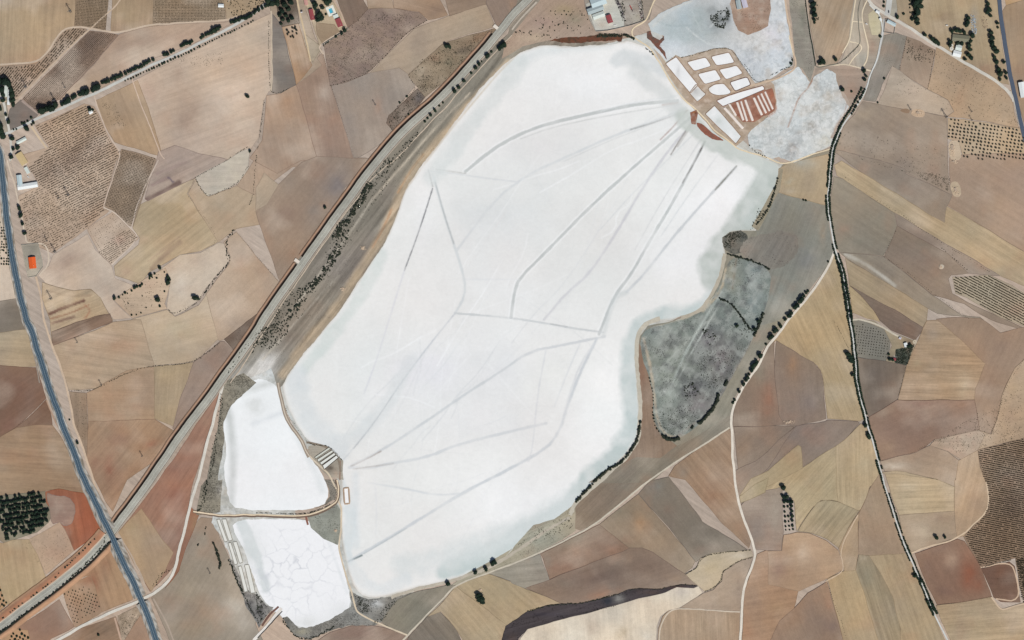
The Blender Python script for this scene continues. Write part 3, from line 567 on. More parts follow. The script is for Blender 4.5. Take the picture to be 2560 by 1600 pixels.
 lake_lines += [
  ('V 1610,246 1500,262 1400,280 1300,302 1230,328', 2.4, (196,199,198), .6, 1.2), ('V 1600,262 1520,302 1440,332 1330,382', 2, (200,203,203), .6, 1.2), ('V 1655,300 1575,380 1500,450 1420,540', 3, (212,215,216), .7, 1.5), ('V 1655,330 1560,480 1500,590', 2.4, (198,200,202), .6, 1.2), ('V 1700,360 1620,470 1560,560', 3, (214,217,218), .7, 1.5),
  ('V 1600,238 1540,243 1480,250 1390,270 1290,293 1220,320 1160,355 1100,405', 10, DIKE, .85, 2.5),
  ('V 1600,226 1480,245 1420,262', 5, (222,225,226), .6, 2),
  ('V 1620,255 1560,282 1450,320 1340,370 1250,410 1170,470 1080,590', 8, (214,217,218), .8, 3),
  ('V 1625,260 1560,285 1490,306', 3, (150,150,148), .7, 1.5),
  ('V 1640,270 1560,340 1500,392 1400,482 1290,595 1226,658 1215,690 1207,750', 9, DIKE, .95, 2),
  ('V 1645,285 1590,340 1520,440 1450,560 1390,650 1340,690 1285,755', 8, (208,208,211), .95, 2.5),
  ('V 1665,335 1600,460 1540,560 1490,650 1450,700 1415,790', 9, DIKE, .95, 2),
  ('V 1738,395 1660,480 1590,560 1520,650 1480,690', 8, (205,208,210), .9, 2.5),
  ('V 1018,405 1075,410 1140,420 1225,430', 5, (216,218,219), .9, 2), ('V 1030,400 1100,410', 2.5, (150,148,140), .7, 1.5),
  ('V 1022,412 1050,510 1080,600 1098,660 1098,700 1075,740', 8, (212,216,217), .9, 2.5),
  ('V 1028,430 1050,510 1072,575', 2.2, (160,165,165), .7, 1.5), ('V 1012,402 1022,440', 4, (150,152,150), .7, 1.5),
  ('V 1022,445 1005,500 985,560 955,640', 2.6, (105,108,114), .95, 1.2), ('V 955,640 930,720 890,850 860,930', 5, (218,219,223), .8, 3),
  ('V 1075,740 1200,750 1280,762 1350,775 1425,785', 6, (203,206,207), .95, 2), ('V 1300,765 1340,772', 2, (130,132,134), .5, 1),
  ('V 1428,795 1330,815 1250,830 1180,880 1100,930 1000,1000 900,1065 830,1100', 8, (209,212,214), .95, 2), ('V 900,1066 865,1085 828,1102', 2.5, (150,130,115), .8, 1.5),
  ('V 1075,740 1010,820 950,900 890,990 830,1065 812,1085', 5, (205,208,211), .95, 2), ('V 930,930 880,1005 835,1060', 2, (150,155,158), .8, 1.2),
  ('V 825,1104 870,1106 920,1095 1010,1080 1080,1050 1180,1025 1290,1000', 9, (212,215,217), .95, 2.5), ('V 835,1108 930,1095', 2, (170,160,150), .7, 1.5),
  ('V 825,1325 900,1282 1010,1215 1100,1160 1200,1110 1290,1060 1322,1020 1340,960 1370,880 1410,800', 9, (207,211,214), .95, 2.5), ('V 822,1327 855,1312', 4, (110,125,128), .9, 1.5), ('V 860,1308 960,1248', 2, (160,170,172), .7, 1.5),
  ('V 1402,812 1370,862 1345,930 1330,990', 4, (216,218,220), .8, 2), ('V 1290,825 1270,930 1258,1060 1248,1090', 5, (218,220,222), .85, 2.5), ('V 1370,812 1340,880 1310,960', 5, (222,224,225), .7, 3),
  ('V 870,1140 960,1155 1030,1170 1090,1166', 6, (214,217,219), .8, 3), ('V 1100,660 1225,660', 3, (222,224,226), .8, 2),
  ('V 1480,690 1450,700 1425,790', 12, (205,210,210), .6, 4), ('V 1195,500 1100,640', 3, (222,222,222), .6, 2), ('V 1080,500 1200,420 1290,385', 3, (228,230,230), .5, 2),
  ('V 885,1130 890,1200 888,1260', 3, (222,224,226), .7, 2), ('V 840,1120 842,1290', 16, (217,222,224), .7, 6),
  ('V 1665,335 1640,385 1612,432', 2.8, (98,88,86), .9, 1.2), ('V 1740,392 1715,420 1690,448', 3, (130,128,118), .9, 1.5),
  ('V 1622,262 1590,300 1560,330', 3, (150,110,98), .85, 1.5), ('V 1636,285 1600,340 1585,365', 3, (120,112,108), .85, 1.5), ('V 1630,300 1600,345', 8, (190,188,185), .6, 3),
  ('V 1600,243 1565,248', 4, (165,128,110), .7, 2),
  # wet margins
  ('V 1790,500 1720,650 1665,740 1560,745 1500,780 1490,860 1495,960 1490,1020 1460,1070 1390,1130 1330,1200 1240,1260 1150,1310 1050,1350', 48, (194,205,204), .95, 18),
  ('V 1840,395 1800,470 1740,560 1700,640', 96, (186,193,188), .95, 18),
  ('V 1350,1190 1230,1250 1100,1300 960,1340', 64, (214,220,220), .75, 28),
  ('V 1570,170 1510,140 1460,140', 40, (208,213,214), .85, 14), ('V 1500,160 1560,210 1600,260', 46, (208,212,211), .8, 16), ('V 1620,280 1680,335 1760,370 1835,395', 44, (196,202,197), .95, 14), ('V 1700,330 1790,385', 30, (204,209,204), .8, 10),
  ('V 1440,104 1350,114 1280,120 1230,145', 22, (218,222,222), .8, 8), ('V 1230,150 1150,250 1080,340 1020,420', 40, (212,217,216), .7, 16),
  ('V 900,600 860,690 800,770 720,870', 34, (212,219,216), .8, 14), ('V 700,890 730,1000 800,1060', 56, (214,219,221), .7, 22), ('V 970,850 900,980 830,1040', 36, (216,220,221), .6, 18),
  ('V 830,1340 880,1400 960,1370', 30, (216,222,224), .6, 12), ('V 800,1130 830,1200 820,1320', 26, (212,219,221), .75, 9),
  ('V 1240,112 1210,140 1175,175 1120,240 1060,312 1005,385 960,445', 5, (200,186,164), .6, 4),
  ('V 1508,850 1512,940 1512,1015 1496,1060 1445,1112 1385,1160', 4, (196,190,172), .7, 3),
 ]
 lake_lines += [(np.vstack([P(LAKE), P(LAKE)[:1]]), 3.2, (170, 152, 130), .55, 1.6), (np.vstack([P(LAKE), P(LAKE)[:1]]) * .994 + np.array([8, 5.]), 2.4, (214, 210, 202), .5, 1.5)]
 sheet('salt_flat', 'V 1560,70 1600,190 1650,245 1710,300 1770,345 1850,385 1845,440 1790,560 1725,600 1690,700 1560,775 1515,810 1510,1020 1440,1120 1360,1200 1290,1262 1150,1352 1000,1392 900,1420 835,1420 815,1350 798,1260 795,1120 740,1065 715,1056 655,920 700,880 780,800 1000,500 1400,110', (200,199,192), weeds=.4, step=7, rough=2, edge='', amp=0, mottle=.4, mottle_col=(160,150,138), mottle_scale=12)
 sheet('salt_lake_bed', LAKE, (232,232,230), ('V 1400,200,150,80 243,243,244 .8', 'V 1660,480,90,70 244,244,245 .8', 'V 1430,1000,90,150 245,245,245 .7', 'V 1330,560,200,170 221,222,220 .8', 'V 1180,520,120,90 217,221,222 .75', 'V 1000,880,100,60 230,228,234 .7', 'V 880,850,70,160 226,229,228 .7', 'V 1180,880,160,90 227,228,231 .7', 'V 1270,350,120,60 224,225,226 .6', 'V 1560,300,60,50 228,231,231 .6', 'V 1680,600,90,60 232,233,234 .5', 'V 1130,1000,160,60 230,231,233 .5', 'V 1420,950,80,160 244,245,244 .8', 'V 1250,1180,180,80 243,244,245 .8', 'V 1720,450,60,60 243,243,244 .8', 'V 1300,900,80,80 234,236,232 .5', 'V 1200,700,140,100 233,233,234 .5', 'V 1600,600,90,60 240,240,242 .6', 'V 900,950,50,60 241,239,240 .5', 'V 1000,520,30,70 240,240,242 .5'),
   lines=lake_lines, mat=SALT, step=2.5, smo=1, rough=1.6, edge='', low=0.0, painter=crust)

 CR = np.random.default_rng(5); _s = np.stack([CR.uniform(620, 870, 58), CR.uniform(1310, 1560, 58)], 1)
 def cracks(X, Y, C):
     wx = X + 16 * fbm(X / 16, Y / 16, 301, 3); wy = Y + 16 * fbm(X / 16, Y / 16, 303, 3)
     d = np.sort(np.hypot(wx[:, None] - _s[None, :, 0], wy[:, None] - _s[None, :, 1]), 1)
     e = (d[:, 1] - d[:, 0]); zone = np.exp(-(((X - 742) / 105) ** 2 + ((Y - 1425) / 118) ** 2) ** 2)
     wgt = (np.clip(1 - e / 3.2, 0, 1) * .50 * zone * (0.3 + 1.1 * vnoise(X / 26, Y / 26, 7)))[:, None].clip(0, 1)
     return C * (1 - wgt) + lin((188, 192, 200))[None] * wgt
 def wash(X, Y, C):
     # braided white efflorescence and dark rills over damp silt
     r1 = np.clip(1 - np.abs(fbm(X / 17, Y / 17, 501, 4)) * 14, 0, 1)[:, None] * .38; r2 = np.clip(1 - np.abs(fbm(X / 22 + 7, Y / 22, 521, 4)) * 20, 0, 1)[:, None] * .34
     pz = np.clip((fbm(X / 15, Y / 15, 541, 4) - .04) * 7, 0, 1)[:, None] * .35; tz = np.clip((fbm(X / 30, Y / 30, 561, 4) - .06) * 6, 0, 1)[:, None] * .4; C = C * (1 - tz) + lin((180, 166, 148)) * tz
     C = C * (1 - pz) + lin((228, 229, 228)) * pz; C = C * (1 - r1) + lin((232, 233, 232)) * r1
     return C * (1 - r2) + lin((132, 136, 134)) * r2
 sheet('salt_flat', 'V 640,870 590,895 552,930 528,990 515,1060 505,1130 500,1200 500,1235 520,1262 545,1320 575,1390 605,1425 650,1445 700,1490 760,1495 835,1440 800,1240 700,1225 660,930', (198,199,194), ('V 600,900,40,20 214,214,210 .6', 'V 560,960,20,60 222,222,220 .6', 'V 530,1170,18,40 178,176,168 .7', 'V 560,1290,30,70 190,190,184 .7', 'V 640,1410,30,20 150,150,146 .6', 'V 595,920,30,16 168,168,164 .8'), weeds=.45, step=4, rough=2, edge='', amp=0, mottle=.45, mottle_col=(158,156,148), mottle_scale=12, painter=wash)
 sheet('salt_pan_bed', 'V 662,925 676,975 700,1020 722,1060 752,1105 776,1150 774,1185 748,1200 700,1206 560,1206 540,1180 528,1120 535,1060 525,1015 540,950 568,925 600,895 640,900', (238,240,241),
   ('V 600,960,30,20 206,208,206 .7', 'V 620,1150,60,40 243,244,245 .6', 'V 700,1170,60,30 240,242,244 .5'), lines=[('V 600,1000 680,970', 12, (214,218,221), .6, 6), ('V 690,1010 745,1110 760,1160', 14, (218,223,224), .7, 6), ('V 535,960 545,1000 552,1080 545,1190', 20, (204,207,206), .9, 6), ('V 560,930 640,905', 14, (190,192,188), .6, 8)], mat=SALT, step=3.5, smo=1, rough=1.5, edge='', low=0, painter=crust)
 sheet('salt_pan_bed', 'V 548,1234 600,1226 700,1226 748,1232 790,1262 808,1310 822,1390 828,1428 812,1450 780,1470 740,1484 700,1480 672,1466 656,1446 632,1428 612,1402 598,1360 578,1300 556,1262', (240,241,243),
   ('V 590,1300,30,50 206,210,208 .7', 'V 720,1470,60,14 212,214,212 .7', 'V 800,1440,30,20 218,220,220 .6'), lines=[('V 570,1235 600,1300 630,1390', 26, (208,214,214), .8, 8), ('V 760,1235 820,1400', 10, (224,228,230), .6, 4)], mat=SALT, step=1.7, smo=1, rough=1.5, edge='', low=0, painter=cracks)

 # ------------------------------------------------------------- land east of the lake
 F('V 1846,390 1960,352 1950,450 1958,540 1974,595 1940,650 1890,710 1800,830 1735,940 1722,1008 1500,1150 1370,1242 1345,1218 1360,1185 1440,1112 1492,1060 1512,1010 1504,850 1510,795 1530,770 1600,755 1655,737 1690,680 1715,612 1708,572 1722,548 1785,545 1815,490 1840,430', (156,152,140),
   'V 1900,560,40,90 150,152,146 .6', 'V 1860,620,40,60 140,146,152 .5', 'V 1780,900,50,90 150,152,148 .7', 'V 1600,1100,110,40 158,140,124 .7', 'V 1480,1150,110,30 148,132,118 .8', 'V 1700,1000,60,50 150,148,136 .7', 'V 1850,760,40,60 166,158,140 .5', ang=-60, amp=.1, weeds=.3, edge='', step=6)
 F('Z31 100,80 200,30 560,-60 590,-20 565,430 330,370 80,300', (197,172,140), 'Z31 320,20,120,60 184,190,190 .8', 'Z31 300,350,160,50 196,170,130 .5', 'Z31 210,290,40,14 224,212,196 .8', 'Z31 200,200,40,12 200,206,196 .7 -30', ang=-70, amp=.06)
 F('Z31 80,310 330,375 565,440 570,600 630,860 500,1080 390,1230 100,1512 -60,1560 -200,1560 -150,1100 -60,900 -120,640 -60,500', (150,150,144), 'Z31 180,650,110,200 150,146,132 .7 10', 'Z31 350,950,120,110 140,142,150 .6', 'Z31 460,520,60,110 170,154,138 .7', 'Z31 80,1350,90,110 158,166,166 .6', 'Z31 520,700,30,120 186,156,128 .6', 'Z31 40,400,80,80 150,158,158 .6', ang=-68, amp=.09, weeds=.3, edge='')
 F('Z22 1175,200 1230,270 1300,480 1340,700 1335,940 1400,1080 1560,1190 1480,1280 1150,1470 780,1512 850,1440 1040,1350 1170,1170 1222,980 1205,700 1170,400', (160,134,116), 'Z22 1230,500,30,170 158,112,90 .75', 'Z22 1300,800,60,120 166,142,126 .5', 'Z22 1350,1200,130,90 168,142,122 .6', ang=86, amp=.1, edge='')
 def marsh(X, Y, C):
     m = np.clip((fbm(X / 13, Y / 13, 401, 4)) * 5 + .2, 0, 1)[:, None] * .38
     dk = np.clip((fbm(X / 20, Y / 20, 431, 4) - .02) * 6, 0, 1)[:, None] * .5; C = C * (1 - dk) + lin((92, 92, 94)) * dk
     return C * (1 - m) + lin((180, 184, 178))[None] * m
 sheet('salt_marsh', 'V 1528,775 1600,757 1655,735 1700,683 1716,620 1740,606 1790,618 1816,640 1822,660 1812,720 1780,800 1745,862 1702,940 1672,985 1620,1028 1580,1040 1550,1010 1543,960 1538,900 1516,845 1510,800', (122,130,124),
   ('V 1668,800,26,45 92,86,94 .85 20', 'V 1632,920,32,26 74,70,80 .95', 'V 1700,860,35,60 122,116,122 .7', 'V 1580,900,30,90 158,166,158 .6', 'V 1590,990,40,30 124,124,118 .6', 'V 1560,800,40,40 166,170,164 .6', 'V 1780,680,26,60 166,176,178 .6', 'V 1660,960,40,30 136,126,128 .7', 'V 1725,650,20,40 170,166,150 .6', 'V 1720,830,40,30 112,104,108 .5', 'V 1570,925,6,6 214,222,216 .9'),
   lines=[('V 1705,690 1660,760 1610,850 1580,930', 7, (176,184,178), .7, 3), ('V 1700,720 1640,820 1590,920', 3, (196,202,196), .6, 1.5), ('V 1690,740 1560,870', 3, (184,188,180), .5, 2), ('V 1520,800 1540,880 1552,1000 1580,1035 1620,1028', 8, (184,172,152), .7, 3), ('V 1530,772 1650,742 1690,690', 9, (196,186,166), .8, 3),
          ('V 1740,606 1730,680', 4, (130,118,104), .7, 2), ('V 1716,620 1704,690 1660,735', 7, (190,176,152), .8, 3), ('V 1600,1030 1680,970 1740,870 1790,780', 6, (150,140,132), .6, 3)], weeds=.75, step=4, smo=1, edge='', painter=marsh, amp=.1, ang=-58)
 F('V 1708,555 1745,543 1765,556 1772,585 1745,602 1716,598 1706,578', (104,106,102), weeds=.9, step=4, edge='', smo=1, rough=4, mottle=.6, mottle_col=(70,74,72), mottle_scale=7)
 F('V 1758,560 1880,540 1890,600 1830,640 1790,616 1745,602', (146,140,134), weeds=.6, edge='', amp=.1, ang=-60, rough=5, step=4, smo=1)
 F('V 1775,535 1830,440 1842,395 1850,400 1842,450 1815,500 1790,545', (172,162,142), weeds=.6, edge='', amp=.15, ang=-60)
 # south shore
 F('Z23 -60,720 0,650 60,570 200,430 400,370 560,250 600,220 600,480 480,560 260,680 0,795 Z13 2400,790 2200,880 1900,990 1840,1000 2000,880 2200,780 2419,640', (176,170,154), 'Z23 250,420,90,30 170,140,118 .7 -25', 'Z23 300,560,150,60 150,152,140 .6', 'Z13 2150,830,70,30 120,116,112 .7 -30', weeds=.7, edge='', ang=-25, amp=.15, rough=1)
 F('Z23 590,460 600,225 690,115 800,10 830,-20 1310,-40 1200,80 820,400 640,480', (150,134,120), 'Z23 800,200,80,130 162,140,124 .5', 'Z23 1100,60,120,50 150,146,138 .6', ang=-45, amp=.12, edge='')
 F('Z22 720,1540 860,1440 1040,1360 1180,1290 1400,1300 1560,1190 1750,1100 2060,900 2070,1010 1850,1150 1500,1370 1300,1540', (150,142,130), 'Z22 1500,1250,160,50 152,136,122 .6', 'Z22 1900,950,90,60 148,150,140 .6', 'Z22 1000,1450,160,50 148,138,132 .6', ang=-42, amp=.12, edge='')
 sheet('scrubland', 'Z13 880,1050 950,1090 1060,1130 1200,1110 1380,1090 1490,1050 1350,1130 1230,1300 1130,1370 1020,1370 900,1370 780,1400 640,1450 520,1512 380,1480 300,1400 250,1300 290,1290 400,1400 560,1380 700,1310 900,1190', (142,140,134),
   ('Z13 1150,1170,70,40 206,208,208 .8', 'Z13 1000,1120,50,40 92,92,90 .7', 'Z13 300,1360,40,60 80,84,80 .7', 'Z13 430,1430,80,30 176,168,140 .6', 'Z13 1250,1180,40,60 120,118,112 .7', 'Z13 740,1390,60,40 110,108,104 .6'), weeds=.9, edge='', rough=2.5, step=4, mottle=.5, mottle_col=(104,102,98))
 F('Z13 560,1540 700,1440 900,1375 1100,1372 1200,1390 1440,1470 1380,1600 540,1640', (160,136,124), 'Z13 950,1450,140,50 150,112,104 .5', 'Z13 650,1500,80,50 190,178,164 .5', ang=-30, amp=.08)
 F('Z13 1180,1345 1240,1250 1340,1130 1480,1066 1830,990 1880,1000 1760,1140 1430,1475', (144,140,130), 'Z13 1600,1060,150,40 138,132,124 .6', 'Z13 1350,1280,90,60 150,150,134 .5', ang=-48, amp=.1)
 F('Z13 1440,1480 1620,1290 1740,1240 1900,1420 2000,1640 1380,1640', (142,130,120), ang=50, amp=.15)
 F('Z13 1620,1290 1730,1190 1890,1005 2140,1200 2380,1380 2360,1500 2300,1640 2050,1640 1900,1420 1750,1240', (190,168,138), 'Z13 1850,1100,70,60 194,164,130 .6', 'Z13 2280,1450,60,50 196,176,146 .5', ang=50, amp=.13)
 F('Z13 1890,1000 2200,885 2419,965 Z23 130,1030 480,1170 300,1200 170,1240 0,1330 Z13 2380,1378 2140,1200', (188,167,136), 'Z13 2250,930,70,30 150,140,118 .5', 'Z13 2350,1150,80,60 194,172,140 .5', 'Z23 300,1120,120,30 194,166,132 .6', ang=42, amp=.1)
 F('Z23 0,800 265,700 350,940 130,1025 0,975 Z13 2400,950 2200,880', (164,158,150), 'Z23 130,850,100,40 176,170,164 .6', ang=-5, amp=.14)
 F('Z23 270,700 560,555 830,420 1110,645 1040,675 350,935 300,740', (162,132,114), 'Z23 600,540,230,70 148,146,136 .8 -28', 'Z23 450,820,130,50 166,120,100 .7 -15', 'Z23 950,650,90,40 168,122,102 .6', 'Z23 330,780,50,60 150,144,138 .6', ang=-24, amp=.06)
 F('Z23 830,420 1000,280 1190,135 1730,760 1700,830 1625,885 1300,665 1225,635 1110,640', (166,146,126), 'Z23 1200,430,60,100 192,150,110 .8', 'Z23 1110,330,50,110 146,124,104 .6', 'Z23 1000,300,110,90 150,148,136 .6', 'Z23 1310,600,90,50 190,164,142 .6', 'Z23 1080,560,70,40 180,138,116 .6', 'Z23 1500,720,80,60 176,154,136 .6', ang=50, amp=.05)
 F('Z23 1190,135 1310,5 1480,-30 1650,180 1800,400 2220,650 2130,672 1900,690 1790,730 1735,775 1480,450', (144,134,124), 'Z23 1350,60,90,60 138,142,144 .7', 'Z23 1480,280,60,50 152,122,108 .5', 'Z23 1850,650,130,40 158,138,128 .6', 'Z23 2100,580,80,50 170,158,152 .6', 'Z23 1500,420,70,80 136,122,116 .5', ang=52, amp=.05)
 F('Z22 1540,1380 1850,1160 2060,1030 2095,1300 2105,1512 Z23 2105,60 2160,300 2260,560 2240,640 2000,420 1640,0 1480,-40', (174,144,120), 'Z23 1900,150,80,120 160,122,100 .7', 'Z23 2130,520,50,60 186,150,118 .6', 'Z22 1750,1320,140,90 168,146,124 .6', 'Z22 1620,1440,60,60 158,150,142 .6', ang=50, amp=.14)
 F('Z23 130,1022 350,942 1050,672 1110,642 1225,637 1330,680 1630,890 1750,995 1600,985 1400,1030 1200,1020 900,1110 620,1165 480,1170', (150,128,115), 'Z23 1030,740,130,50 182,160,142 .8', 'Z23 850,1080,160,26 182,128,96 .8 -15', 'Z23 800,930,260,60 128,108,104 .7 -12', 'Z23 1300,800,150,60 134,112,102 .6 20', 'Z23 1550,940,70,40 166,134,108 .7', 'Z23 500,980,140,50 146,134,124 .5', ang=-18, amp=.06)
 F('Z23 1640,900 1740,835 1775,745 1900,690 2100,675 2260,655 2275,720 2140,765 1990,860 1980,950 1900,1030 1820,1055 1755,1000', (200,182,156), 'Z23 2150,710,110,30 220,206,190 .8', 'Z23 1880,850,80,60 198,176,138 .6', ang=-20, amp=.04)
 sheet('stream_bed', 'Z23 -60,1380 150,1235 180,1245 320,1190 470,1165 620,1168 850,1120 1000,1080 1100,1035 1200,1025 1400,1035 1500,1010 1600,985 1750,998 1720,1020 1560,1012 1450,1065 1200,1120 1000,1180 700,1260 400,1330 150,1405 60,1500 30,1640 -120,1640 Z13 2300,1600', (74,68,70), ('Z23 1000,1120,50,40 150,148,142 .8', 'Z23 900,1140,50,40 44,50,58 .8', 'Z23 1300,1060,90,20 92,76,70 .8', 'Z23 1550,1010,80,16 98,74,66 .8', 'Z23 300,1270,160,20 56,54,66 .6', 'Z23 0,1500,60,60 92,78,72 .6',), weeds=.7, step=5, rough=1.2, low=.12, ang=-15, amp=.25)
 F('Z23 60,1640 80,1500 150,1408 400,1335 700,1262 1000,1182 1200,1122 1450,1067 1560,1014 1720,1022 1760,1005 1800,1065 1700,1140 1580,1212 1480,1228 1400,1290 1370,1380 1360,1640', (228,214,198), 'Z23 1300,1250,120,90 220,206,192 .7', 'Z23 1050,1440,60,60 176,156,128 .8', 'Z23 1600,1060,80,40 204,192,188 .7', 'Z23 300,1420,160,50 208,192,178 .6', 'Z23 1280,1480,50,40 222,214,206 .7', 'Z23 750,1400,60,110 196,172,154 .6', ang=85, amp=.07)
 F('Z23 1375,1640 1385,1400 1420,1290 1480,1232 1570,1215 2150,1252 2135,1640', (182,157,134), 'Z23 1780,1400,40,100 196,172,146 .6', ang=88, amp=.16, head=-.06)
 F('Z23 1590,1210 1700,1140 1810,1070 1900,1045 1985,955 1995,865 2140,770 2272,725 2260,780 2195,960 2150,1240', (178,158,142), 'Z23 2140,1000,14,120 148,128,118 .7', 'Z23 1900,1200,130,12 150,130,116 .6', 'Z23 2100,820,40,40 150,132,124 .5', ang=-30, amp=.06)
 F('Z23 2320,700 2419,655 Z33 0,664 60,670 200,700 290,790 340,900 310,980 240,1210 0,1540 Z23 2170,1640 2190,1060 2260,860', (184,148,120), 'Z33 110,850,90,110 150,118,112 .8', 'Z23 2350,900,60,60 186,144,112 .6', 'Z33 100,1200,90,60 192,158,122 .5', 'Z23 2250,1450,60,60 176,130,102 .6', ang=-10, amp=.1)
 # ------------------------------------------------------------- between the white road and the tree-lined track
 F('Z31 640,870 500,1130 200,1500 Z32 0,250 80,190 300,330 470,430 Z32 520,520 540,700 560,930 870,958 900,940 830,650 790,320 770,60 Z31 750,1450 700,1150 660,900', (193,169,134), 'Z31 550,1200,50,120 190,158,120 .6', 'Z32 500,600,80,150 196,172,136 .5', 'Z32 250,120,120,70 186,160,122 .6', ang=66, amp=.13, head=.05)
 F('Z32 80,195 300,330 430,400 500,480 520,560 545,930 280,1000 150,990 100,900 60,470', (152,132,120), 'Z32 235,430,50,110 180,138,104 .8', 'Z32 400,780,100,110 138,124,124 .6', 'Z32 250,600,60,60 164,140,120 .5', 'Z32 480,500,50,60 140,118,110 .5', ang=86, amp=.06)
 F('Z22 2419,220 2280,480 2180,650 2110,790 2090,900 2085,1010 2419,1000 Z32 150,990 100,900 60,470 60,200', (152,130,116), 'Z32 0,740,60,150 166,112,88 .8', 'Z22 2200,900,60,80 152,138,126 .6', 'Z22 2330,500,80,110 152,146,134 .7', ang=86, amp=.06)
 F('Z32 560,945 850,962 870,975 720,1130 640,1190 320,1395 310,1200 285,1180 0,1420 -60,1460 -160,1400 260,1005 540,955', (150,132,124), 'Z32 400,1050,140,60 138,122,120 .5', 'Z32 150,1200,90,60 158,136,120 .6', ang=-42, amp=.06)
 F('Z22 2095,1015 2419,1000 Z32 250,1005 100,1140 0,1235 Z22 2300,1330 2140,1420', (154,134,120), 'Z22 2200,1200,60,110 172,140,112 .5', ang=-40, amp=.06)
 F('Z22 2110,1430 2300,1330 2419,1240 Z32 0,1238 100,1140 260,1005 0,1400 Z33 -60,-60 -140,40 -190,120 Z23 2160,250 2105,0', (156,136,124), 'Z23 2250,100,60,90 140,128,116 .6', ang=-40, amp=.06)
 F('Z32 -160,1500 0,1425 285,1182 310,1200 330,1395 0,1600 Z33 -100,80 -270,150 -250,120', (186,165,132), ang=-36, amp=.08)
 F('Z32 -60,1600 320,1400 640,1190 650,1512 Z33 655,200 600,190 500,190 420,260 270,480 250,200 190,120 150,90 -30,160 -100,100', (194,172,138), 'Z32 300,1480,120,50 186,158,120 .5', ang=-48, amp=.15)
 F('Z32 640,1190 720,1130 880,985 930,1000 960,1110 1040,1330 1050,1512 Z33 960,60 895,250 860,290 760,250 655,200 640,0', (196,173,140), 'Z32 750,1350,50,120 184,160,126 .5', 'Z32 900,1350,60,90 202,184,156 .5', ang=89, amp=.14, head=.04)
 F('Z33 280,485 400,300 470,210 540,190 655,205 740,240 860,290 760,450 665,640 560,560 420,505', (176,158,130), 'Z33 560,330,90,60 166,148,122 .5', ang=-50, amp=.18, head=.08)
 F('Z33 145,515 270,495 400,510 550,575 660,665 715,790 700,850 560,930 300,1050 Z33 0,985 0,668 135,662', (192,162,136), 'Z33 320,690,60,90 222,202,184 .85', 'Z33 110,850,110,110 154,124,118 .8', 'Z33 450,600,60,60 184,150,128 .5', ang=-8, amp=.06)
 F('Z23 2160,250 2270,560 2310,655 Z33 0,660 130,662 140,480 130,60 -60,110 Z23 2200,210', (162,144,134), 'Z33 60,300,60,160 180,168,156 .7', 'Z23 2330,600,60,40 166,140,118 .5', ang=0, amp=.06)
 F('Z23 2150,160 2300,40 Z33 0,-20 -30,120 Z23 2250,190 2165,220', (182,164,130), ang=-30, amp=.08)
 F('Z33 665,645 760,460 865,300 960,80 1010,0 960,200 880,310 850,400 850,700 830,850 720,880 715,790', (190,162,132), 'Z33 800,400,30,60 176,146,112 .5', ang=-70, amp=.08)
 F('Z33 860,320 960,80 1050,-60 1090,0 1180,280 1240,500 1290,690 1100,720 960,720 850,700', (176,150,128), 'Z33 1000,560,90,110 164,136,116 .6', 'Z33 1020,250,70,90 184,160,136 .5', ang=75, amp=.06)
 F('Z33 860,700 960,715 1080,900 1180,1100 1250,1400 1250,1640 1080,1640 960,1250 830,850', (166,149,124), 'Z33 930,900,60,100 148,140,122 .6', 'Z33 900,740,50,20 198,182,160 .7', ang=72, amp=.2)
 F('Z33 560,935 715,860 830,850 900,1050 1080,1640 740,1640', (194,168,132), 'Z33 700,1100,90,160 188,160,122 .5', 'Z33 1000,1450,40,60 204,180,150 .5', ang=72, amp=.1)
 F('Z33 555,960 740,1640 -40,1640 110,1330 240,1210 380,1070', (170,140,120), 'Z33 600,1370,90,90 132,112,112 .8', 'Z33 570,1160,40,90 192,140,112 .7', 'Z33 300,1430,160,90 176,150,128 .6', 'Z33 700,1480,30,50 200,180,170 .5', ang=68, amp=.07)
 F('Z33 960,715 1290,690 1360,800 1480,1060 1580,1300 1680,1540 1740,1640 1250,1640 1250,1400 1180,1100 1080,900', (188,165,134), 'Z33 1180,800,110,60 198,176,142 .6', 'Z33 1380,1300,80,160 184,158,124 .5', ang=70, amp=.13)
 # ------------------------------------------------------------- north of the lake: works, yards, small lagoon
 F('Z20 640,-200 1380,-200 1340,30 1300,180 1260,200 1100,240 880,290 790,300 740,200 690,40', (160,148,140), 'Z20 1000,150,110,90 176,172,164 .5', weeds=.4)
 F('Z20 700,40 960,-60 1010,40 1060,180 1060,250 790,295', (198,198,194), 'Z20 850,240,60,40 206,188,170 .8', 'Z20 980,130,40,70 192,196,194 .5', weeds=0)
 F('Z20 970,-80 1200,-80 1255,190 1100,235 1070,220 1020,60', (162,152,146), 'Z20 1180,170,50,30 192,186,166 .7', weeds=.7, mottle=.35, mottle_col=(198,194,186), mottle_scale=5)
 def lagoon(X, Y, C):
     k = np.clip((X - 1820) / 90 + (Y - 60) / 200, .12, 1)[:, None]; return C * (1 - k) + wash(X, Y, C) * k
